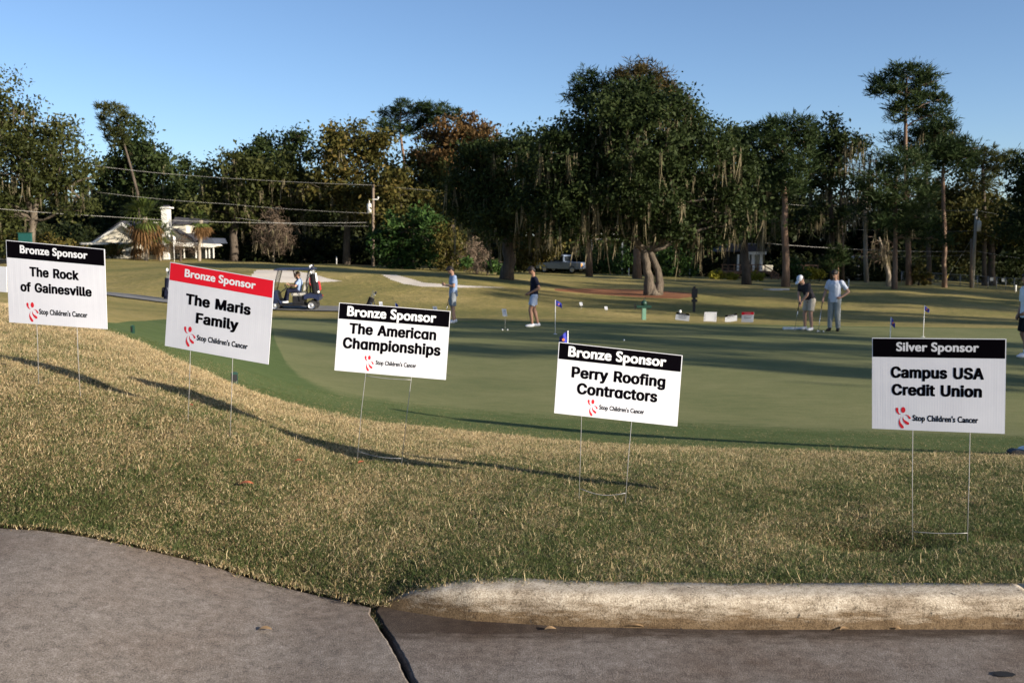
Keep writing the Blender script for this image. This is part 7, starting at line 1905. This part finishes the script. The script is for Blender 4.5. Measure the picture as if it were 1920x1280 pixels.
def deck_house():
    y = 97.0
    b = on_ground(1400, y)
    root = thing('deck_house', b, 'white columned porch with red brown wooden deck and steps', 'house')
    zt = 507
    px_box(root, b, M_DECK, 'deck_floor', 1352, 509, 1448, 513, y - 2.0, 4)
    px_box(root, b, M_PANE_SHADE, 'porch_shade_sheet', 1356, 472, 1428, 509, y + 2.2, 0.2)  # shade behind the columns, put in as a dark sheet
    px_box(root, b, M_CREAM, 'rear_wall', 1430, 497, 1449, 509, y + 1.5, 0.2)
    for x in (1383, 1402, 1410, 1425):
        px_box(root, b, M_TRIM, 'column', x, 477, x + (4.6 if x > 1405 else 2.6), 509, y, 0.25)
    px_box(root, b, M_TRIM, 'entablature', 1398, 471.5, 1437, 477, y - 0.3, 0.9)
    px_prism(root, b, M_ROOF, 'roof', [(1345, 472), (1368, 458), (1425, 457), (1440, 471.5)], y - 0.4, 4)
    for x in range(1354, 1430, 11):
        px_box(root, b, M_DECK, 'rail_post', x, 496.5, x + 1.6, 509, y - 1.9, 0.12)
    px_box(root, b, M_DECK, 'hand_rail', 1353, 495.6, 1430, 497.2, y - 1.95, 0.14)
    px_box(root, b, M_DECK, 'hand_rail', 1353, 502.5, 1430, 503.6, y - 1.9, 0.08)
    for x in range(1356, 1448, 15):
        px_box(root, b, M_DECK, 'deck_post', x, 513, x + 2, 526, y - 1.7, 0.14)
    for k in range(5):
        px_box(root, b, M_DECK, 'step', 1436 + k * 4.0, 511 + 2.6 * k, 1452 + k * 4.0, 512.2 + 2.6 * k, y - 2.4 - 0.25 * k, 0.3)
    px_prism(root, b, M_DECK, 'stair_rail', [(1430, 497), (1432, 496), (1462, 514), (1461, 516)], y - 2.6, 0.08)
    for x0, y0 in ((1434, 498), (1447, 507), (1459, 514)):
        px_box(root, b, M_DECK, 'rail_post', x0, y0, x0 + 1.4, y0 + 14, y - 2.6, 0.09)
    px_box(root, b, M_DECK, 'low_wall', 1495, 496, 1535, 499, y - 0.5, 0.15)
    for x in range(1497, 1536, 9):
        px_box(root, b, M_DECK, 'rail_post', x, 499, x + 1.2, 512, y - 0.5, 0.1)
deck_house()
def red_house():
    y = 112.0
    b = on_ground(1620, y)
    root = thing('house', b, 'low house with dull red roof and white bay under the mossy trees', 'house')
    Mr = layered('dull red roof', [(0.07, 0.022, 0.02), (0.14, 0.05, 0.045)], (1, 10), bump=0.5)
    px_box(root, b, M_CREAM, 'wall', 1592, 493, 1646, 516, y, 4)
    px_prism(root, b, Mr, 'roof', [(1600, 497), (1613, 481), (1640, 480), (1650, 497)], y - 0.6, 5)
    px_box(root, b, M_TRIM, 'fascia', 1600, 497, 1650, 499.5, y - 0.9, 0.3)
    px_prism(root, b, M_TRIM, 'bay_roof', [(1591, 483), (1614, 480), (1612, 484), (1593, 486)], y - 1.4, 1)
    px_box(root, b, M_CREAM, 'bay', 1597, 485, 1606, 500, y - 1.2, 0.8)
    px_box(root, b, M_PANE_SHADE, 'window', 1617, 501, 1626, 509, y, 0.05, dy=-0.05)
    px_box(root, b, M_TRIM, 'porch_post', 1626, 499, 1631, 508, y - 0.8, 0.2)
red_house()
def carport():
    y = 100.0
    b = on_ground(1120, y)
    root = thing('carport', b, 'pale thin carport beams between the trunks behind the straw bed', 'carport')
    px_box(root, b, M_TRIM, 'front_beam', 1072, 438, 1170, 440.5, y, 0.15)
    px_box(root, b, plain('aged beam', (0.36, 0.35, 0.32), 0.7), 'rear_beam', 1078, 447.5, 1174, 449.5, y + 2.5, 0.15)
    for x in (1080, 1104, 1128, 1152, 1167):
        a, c = P(x, 440, y), P(x + 2, 448, y + 2.5)
        MB().tube([a - b, c - b], 0.05, 6).build('rafter', M_TRIM, root)
    for x in (1080, 1108, 1166):
        px_box(root, b, M_DOORG, 'post', x, 440, x + 1.6, 514, y + 0.02, 0.1)
carport()

# ------------------------------------------------------------------ poles, wires, fence
M_POLE = layered('weathered pole wood', [(0.15, 0.11, 0.08), (0.27, 0.21, 0.16)], (1.5, 12), bump=0.5, stretch=(1, 1, 0.2))
M_PALEPOLE = layered('silvered pole wood', [(0.26, 0.24, 0.20), (0.42, 0.39, 0.34)], (1.5, 12), bump=0.5, stretch=(1, 1, 0.2))
M_CABLE = plain('aluminium cable', (0.28, 0.27, 0.25), 0.5, 0.3)
def pole(label, px, top, y, r, mat, can=None, arms=()):
    b = on_ground(px, y); t = P(top[0], top[1], y) - b
    root = thing('utility_pole', b, label, 'utility pole')
    MB().tube([(0, 0, -0.5), t * 0.5, t], [r, r * 0.86, r * 0.7], 10).build('shaft', mat, root, True)
    if can:
        c = P(can[0], can[1], y) - b
        MB().lathe([(0.16, -0.46), (0.20, -0.42), (0.20, 0.36), (0.16, 0.44), (0.05, 0.47)], c, n=14).build('transformer', M_TRIM, root, True)
        MB().lathe([(0.03, 0.44), (0.05, 0.55), (0.03, 0.58), (0.05, 0.64), (0.02, 0.72)], c, n=8).build('bushing', M_TRIM, root, True)
    for (px_, py_, L) in arms:
        q = P(px_, py_, y) - b
        MB().box(q.x - L / 2, -0.16, q.z - 0.04, q.x + L / 2, -0.08, q.z + 0.04).build('bracket', M_TRIM, root)
        MB().lathe([(0.05, 0.04), (0.09, 0.10), (0.05, 0.14), (0.09, 0.2), (0.03, 0.24)], (q.x + L / 2, -0.12, q.z), n=8).build('insulator', M_TRIM, root, True)
    return b
pole('brown utility pole with a white transformer can', 699, (700, 346), 90, 0.15, M_POLE, (692.5, 391), [(704, 374, 0.5)])
pole('pale utility pole standing beyond the fence with a transformer', 1823, (1831, 392), 88, 0.15, M_PALEPOLE, (1835, 424), [(1826, 402, 0.3)])
b1 = on_ground(1821, 87.5)
t1 = P(1821.5, 448, 87.5) - b1
tag(MB().tube([(0, 0, -0.3), t1], [0.13, 0.10], 10).build('pole_stub', M_POLE, None, True, loc=b1), 'short brown pole stub beside the pale utility pole', 'pole')
def wire(label, pts, r=0.020, sag=0.0, name='power_line'):
    W = [P(*p) for p in pts]
    out = []
    for a, c in zip(W[:-1], W[1:]):
        for k in range(10):
            t = k / 10
            q = a.lerp(c, t); q.z -= sag * 4 * t * (1 - t)
            out.append(q)
    out.append(W[-1])
    b = out[0].copy()
    m = MB(); m.tube([q - b for q in out], r, 5)
    tag(m.build(name, M_CABLE, None, True, loc=b), label, 'power line')
wire('topmost wire running off to the west from the transformer pole', [(699, 347, 90.0), (340, 328, 85.4), (120, 302, 80.0)], 0.012, 0.10)
wire('topmost wire running east from the transformer pole into the oak', [(700, 347, 90.0), (850, 360, 90.9)], 0.012, 0.05)
wire('middle wire meeting the pole just under the transformer', [(698, 400, 90.0), (420, 382, 85.4), (180, 360, 80.0)], 0.010, 0.1)
wire('thick lower cable passing in front of the house and the pole', [(-60, 386, 70.9), (200, 406, 78.2), (440, 417, 83.6), (690, 417, 89.6)], 0.016, 0.06)
wire('lower thin wire right under the thick cable by the bare shrub', [(440, 408, 83.6), (560, 421, 87.3), (697, 424, 89.8)], 0.008, 0.05)
wire('short lower wire leaving the transformer pole eastward', [(700, 401, 90.0), (775, 406, 90.9)], 0.010, 0.02)
wire('top wire west of the pale pole', [(1831, 394, 88), (1735, 394, 86), (1560, 389, 84), (1440, 379, 82)], 0.011, 0.04)
wire('second wire west of the pale pole by its transformer', [(1829, 432, 88), (1750, 434, 86.4), (1600, 430, 84)], 0.010, 0.04)
wire('long low cable west of the pale pole above the golfers', [(1828, 471, 87.6), (1700, 471, 84), (1560, 465, 82), (1425, 455, 80)], 0.016, 0.03)
wire('faint lowest wire under the long low cable', [(1826, 478, 87.8), (1680, 481, 84), (1540, 477, 82)], 0.007, 0.03)
wire('top wire running east of the pale pole', [(1831, 394, 88), (1912, 409, 92)], 0.011, 0.03)
wire('mid service wire running east of the pale pole', [(1831, 434, 88), (1880, 451, 90)], 0.008, 0.03)
wire('low cable running east of the pale pole', [(1828, 470, 87.6), (1912, 484, 91)], 0.014, 0.03)
wire('black guy wire running down to the yellow guard', [(1829, 437, 87.6), (1780, 514, 82.5)], 0.007, 0.0, 'guy_wire')
g0 = on_ground(1765, 81.6)
tag(MB().tube([(0, 0, -0.1), P(1779, 514, 82.4) - g0], 0.05, 8).build('guy_guard', plain('yellow plastic', (0.62, 0.42, 0.05), 0.5), None, True, loc=g0), 'yellow plastic guard at the foot of the guy wire', 'guy guard')
def fence():
    pts = [(1690, 93), (1740, 92), (1772, 91.5), (1800, 91), (1832, 90), (1852, 89.5), (1868, 89), (1885, 88.5), (1901, 88), (1925, 87), (1950, 86)]
    b = on_ground(1690, 93)
    root = thing('chain_link_fence', b, 'low grey chain link fence along the wood behind the slender pine', 'fence')
    Mf = plain('galvanised fence', (0.24, 0.25, 0.26), 0.5, 0.5)
    G = [on_ground(px, y) for px, y in pts]
    H = 1.05
    for g in G:
        MB().tube([g - b - Vector((0, 0, 0.2)), g - b + Vector((0, 0, H + 0.05))], 0.035, 8).build('post', Mf, root, True)
    for a, c in zip(G[:-1], G[1:]):
        MB().tube([a - b + Vector((0, 0, H)), c - b + Vector((0, 0, H))], 0.025, 6).build('top_rail', Mf, root)
    m = MB()
    for a, c in zip(G[:-1], G[1:]):
        n = max(2, int((c - a).length / 0.16))
        for k in range(n):
            for sg in (1, -1):
                p = a.lerp(c, k / n); q = a.lerp(c, min(1, max(0, k / n + sg * H * 0.7 / (c - a).length)))
                p = p - b; q = q - b + Vector((0, 0, H))
                w = (c - a).normalized() * 0.008
                m.add([p - w, p + w, q + w, q - w], [(0, 1, 2, 3)])
    o = m.build('wire_mesh', Mf, root); o['kind'] = 'stuff'
    for (px, y) in ((1858, 89.2), (1880, 88.6)):
        g = on_ground(px, y) - b
        MB().box(g.x - 0.16, g.y - 0.06, g.z + 0.72, g.x + 0.16, g.y - 0.045, g.z + 1.0).build('notice_plate', M_WHITE, root)
fence()
stake('white_stake', 'white marker stake standing before the fence', 1904, 80, 0.55, 0.06, M_WHITE)

# ------------------------------------------------------------------ fallen leaves and oil spot on the pavement
M_LEAFB = plain('dry leaf', (0.28, 0.18, 0.09), 0.8, vary=0.35, scale=60)
M_LEAFR = plain('rust leaf', (0.34, 0.10, 0.04), 0.8, vary=0.35, scale=60)
def leaf(label, px, py, L, ang, mat, surf):
    # walk along the sight ray to the surface it lies on
    y = 3.0
    for _ in range(600):
        p = P(px, py, y)
        zz = float(slab_z(p.x)) if p.y < float(edge_y(p.x)) - 0.16 or surf == 'slab' else gz(p.x, p.y) + 0.022
        if p.z <= zz: break
        y += 0.01
    p.z = zz + 0.003
    V, F = [], []
    n = 6
    for i in range(n + 1):
        t = i / n
        w = 0.28 * L * math.sin(math.pi * min(1, t * 0.95 + 0.03)) ** 0.8
        cz = 0.10 * L * math.sin(t * 3) + 0.004
        V += [((t - 0.5) * L, -w, cz + 0.25 * w), ((t - 0.5) * L, 0, cz), ((t - 0.5) * L, w, cz + 0.35 * w)]
    for i in range(n):
        for k in range(2):
            F.append((3 * i + k, 3 * i + 3 + k, 3 * i + 4 + k, 3 * i + k + 1))
    m = MB(); m.add(V, F)
    o = m.build('fallen_leaf', mat, None, True, loc=p)
    o.rotation_euler = (0, 0, ang)
    tag(o, label, 'leaf', 'fallen leaves')
leaf('curled dry leaf lying out on the left pavement', 497, 1185, 0.050, 0.1, M_LEAFB, 'slab')
leaf('pale dry leaf in the gutter below the middle of the kerb', 1032, 1183, 0.045, 0.2, M_LEAFB, 'slab')
leaf('thin dry leaf against the kerb foot right of the pale one', 1190, 1178, 0.065, -0.1, M_LEAFB, 'slab')
leaf('small leaf in the gutter below the Campus USA sign', 1583, 1183, 0.04, 0.5, M_LEAFB, 'slab')
leaf('tiny leaf against the gutter further along the kerb', 1680, 1182, 0.035, -0.4, M_LEAFB, 'slab')
leaf('rust red leaf in the turf below the American Championships sign', 678, 870, 0.05, 0.8, M_LEAFR, 'turf')
leaf('orange leaf in the turf below The Maris Family sign', 560, 867, 0.045, 0.3, M_LEAFR, 'turf')
leaf('long rust leaf lying in the middle of the bank', 462, 911, 0.07, 0.1, M_LEAFR, 'turf')
leaf('rust leaf at the foot of the Maris Family stake', 357, 762, 0.045, -0.6, M_LEAFR, 'turf')
def spot():
    y = 1.45 / math.tan(PITCH + math.atan(625 / FPX))
    p = P(1883, 1264, y); p.z = 1.1045
    m = MB()
    n = 18
    m.add([(0.035 * math.cos(2 * PI * k / n) * (1 + 0.15 * math.sin(3 * k)), 0.022 * math.sin(2 * PI * k / n), 0) for k in range(n)], [tuple(range(n))])
    o = m.build('tar_spot', plain('tar', (0.012, 0.011, 0.010), 0.6), None, loc=p)
    tag(o, 'small black tar spot on the gutter concrete at the lower right', 'tar spot')
spot()
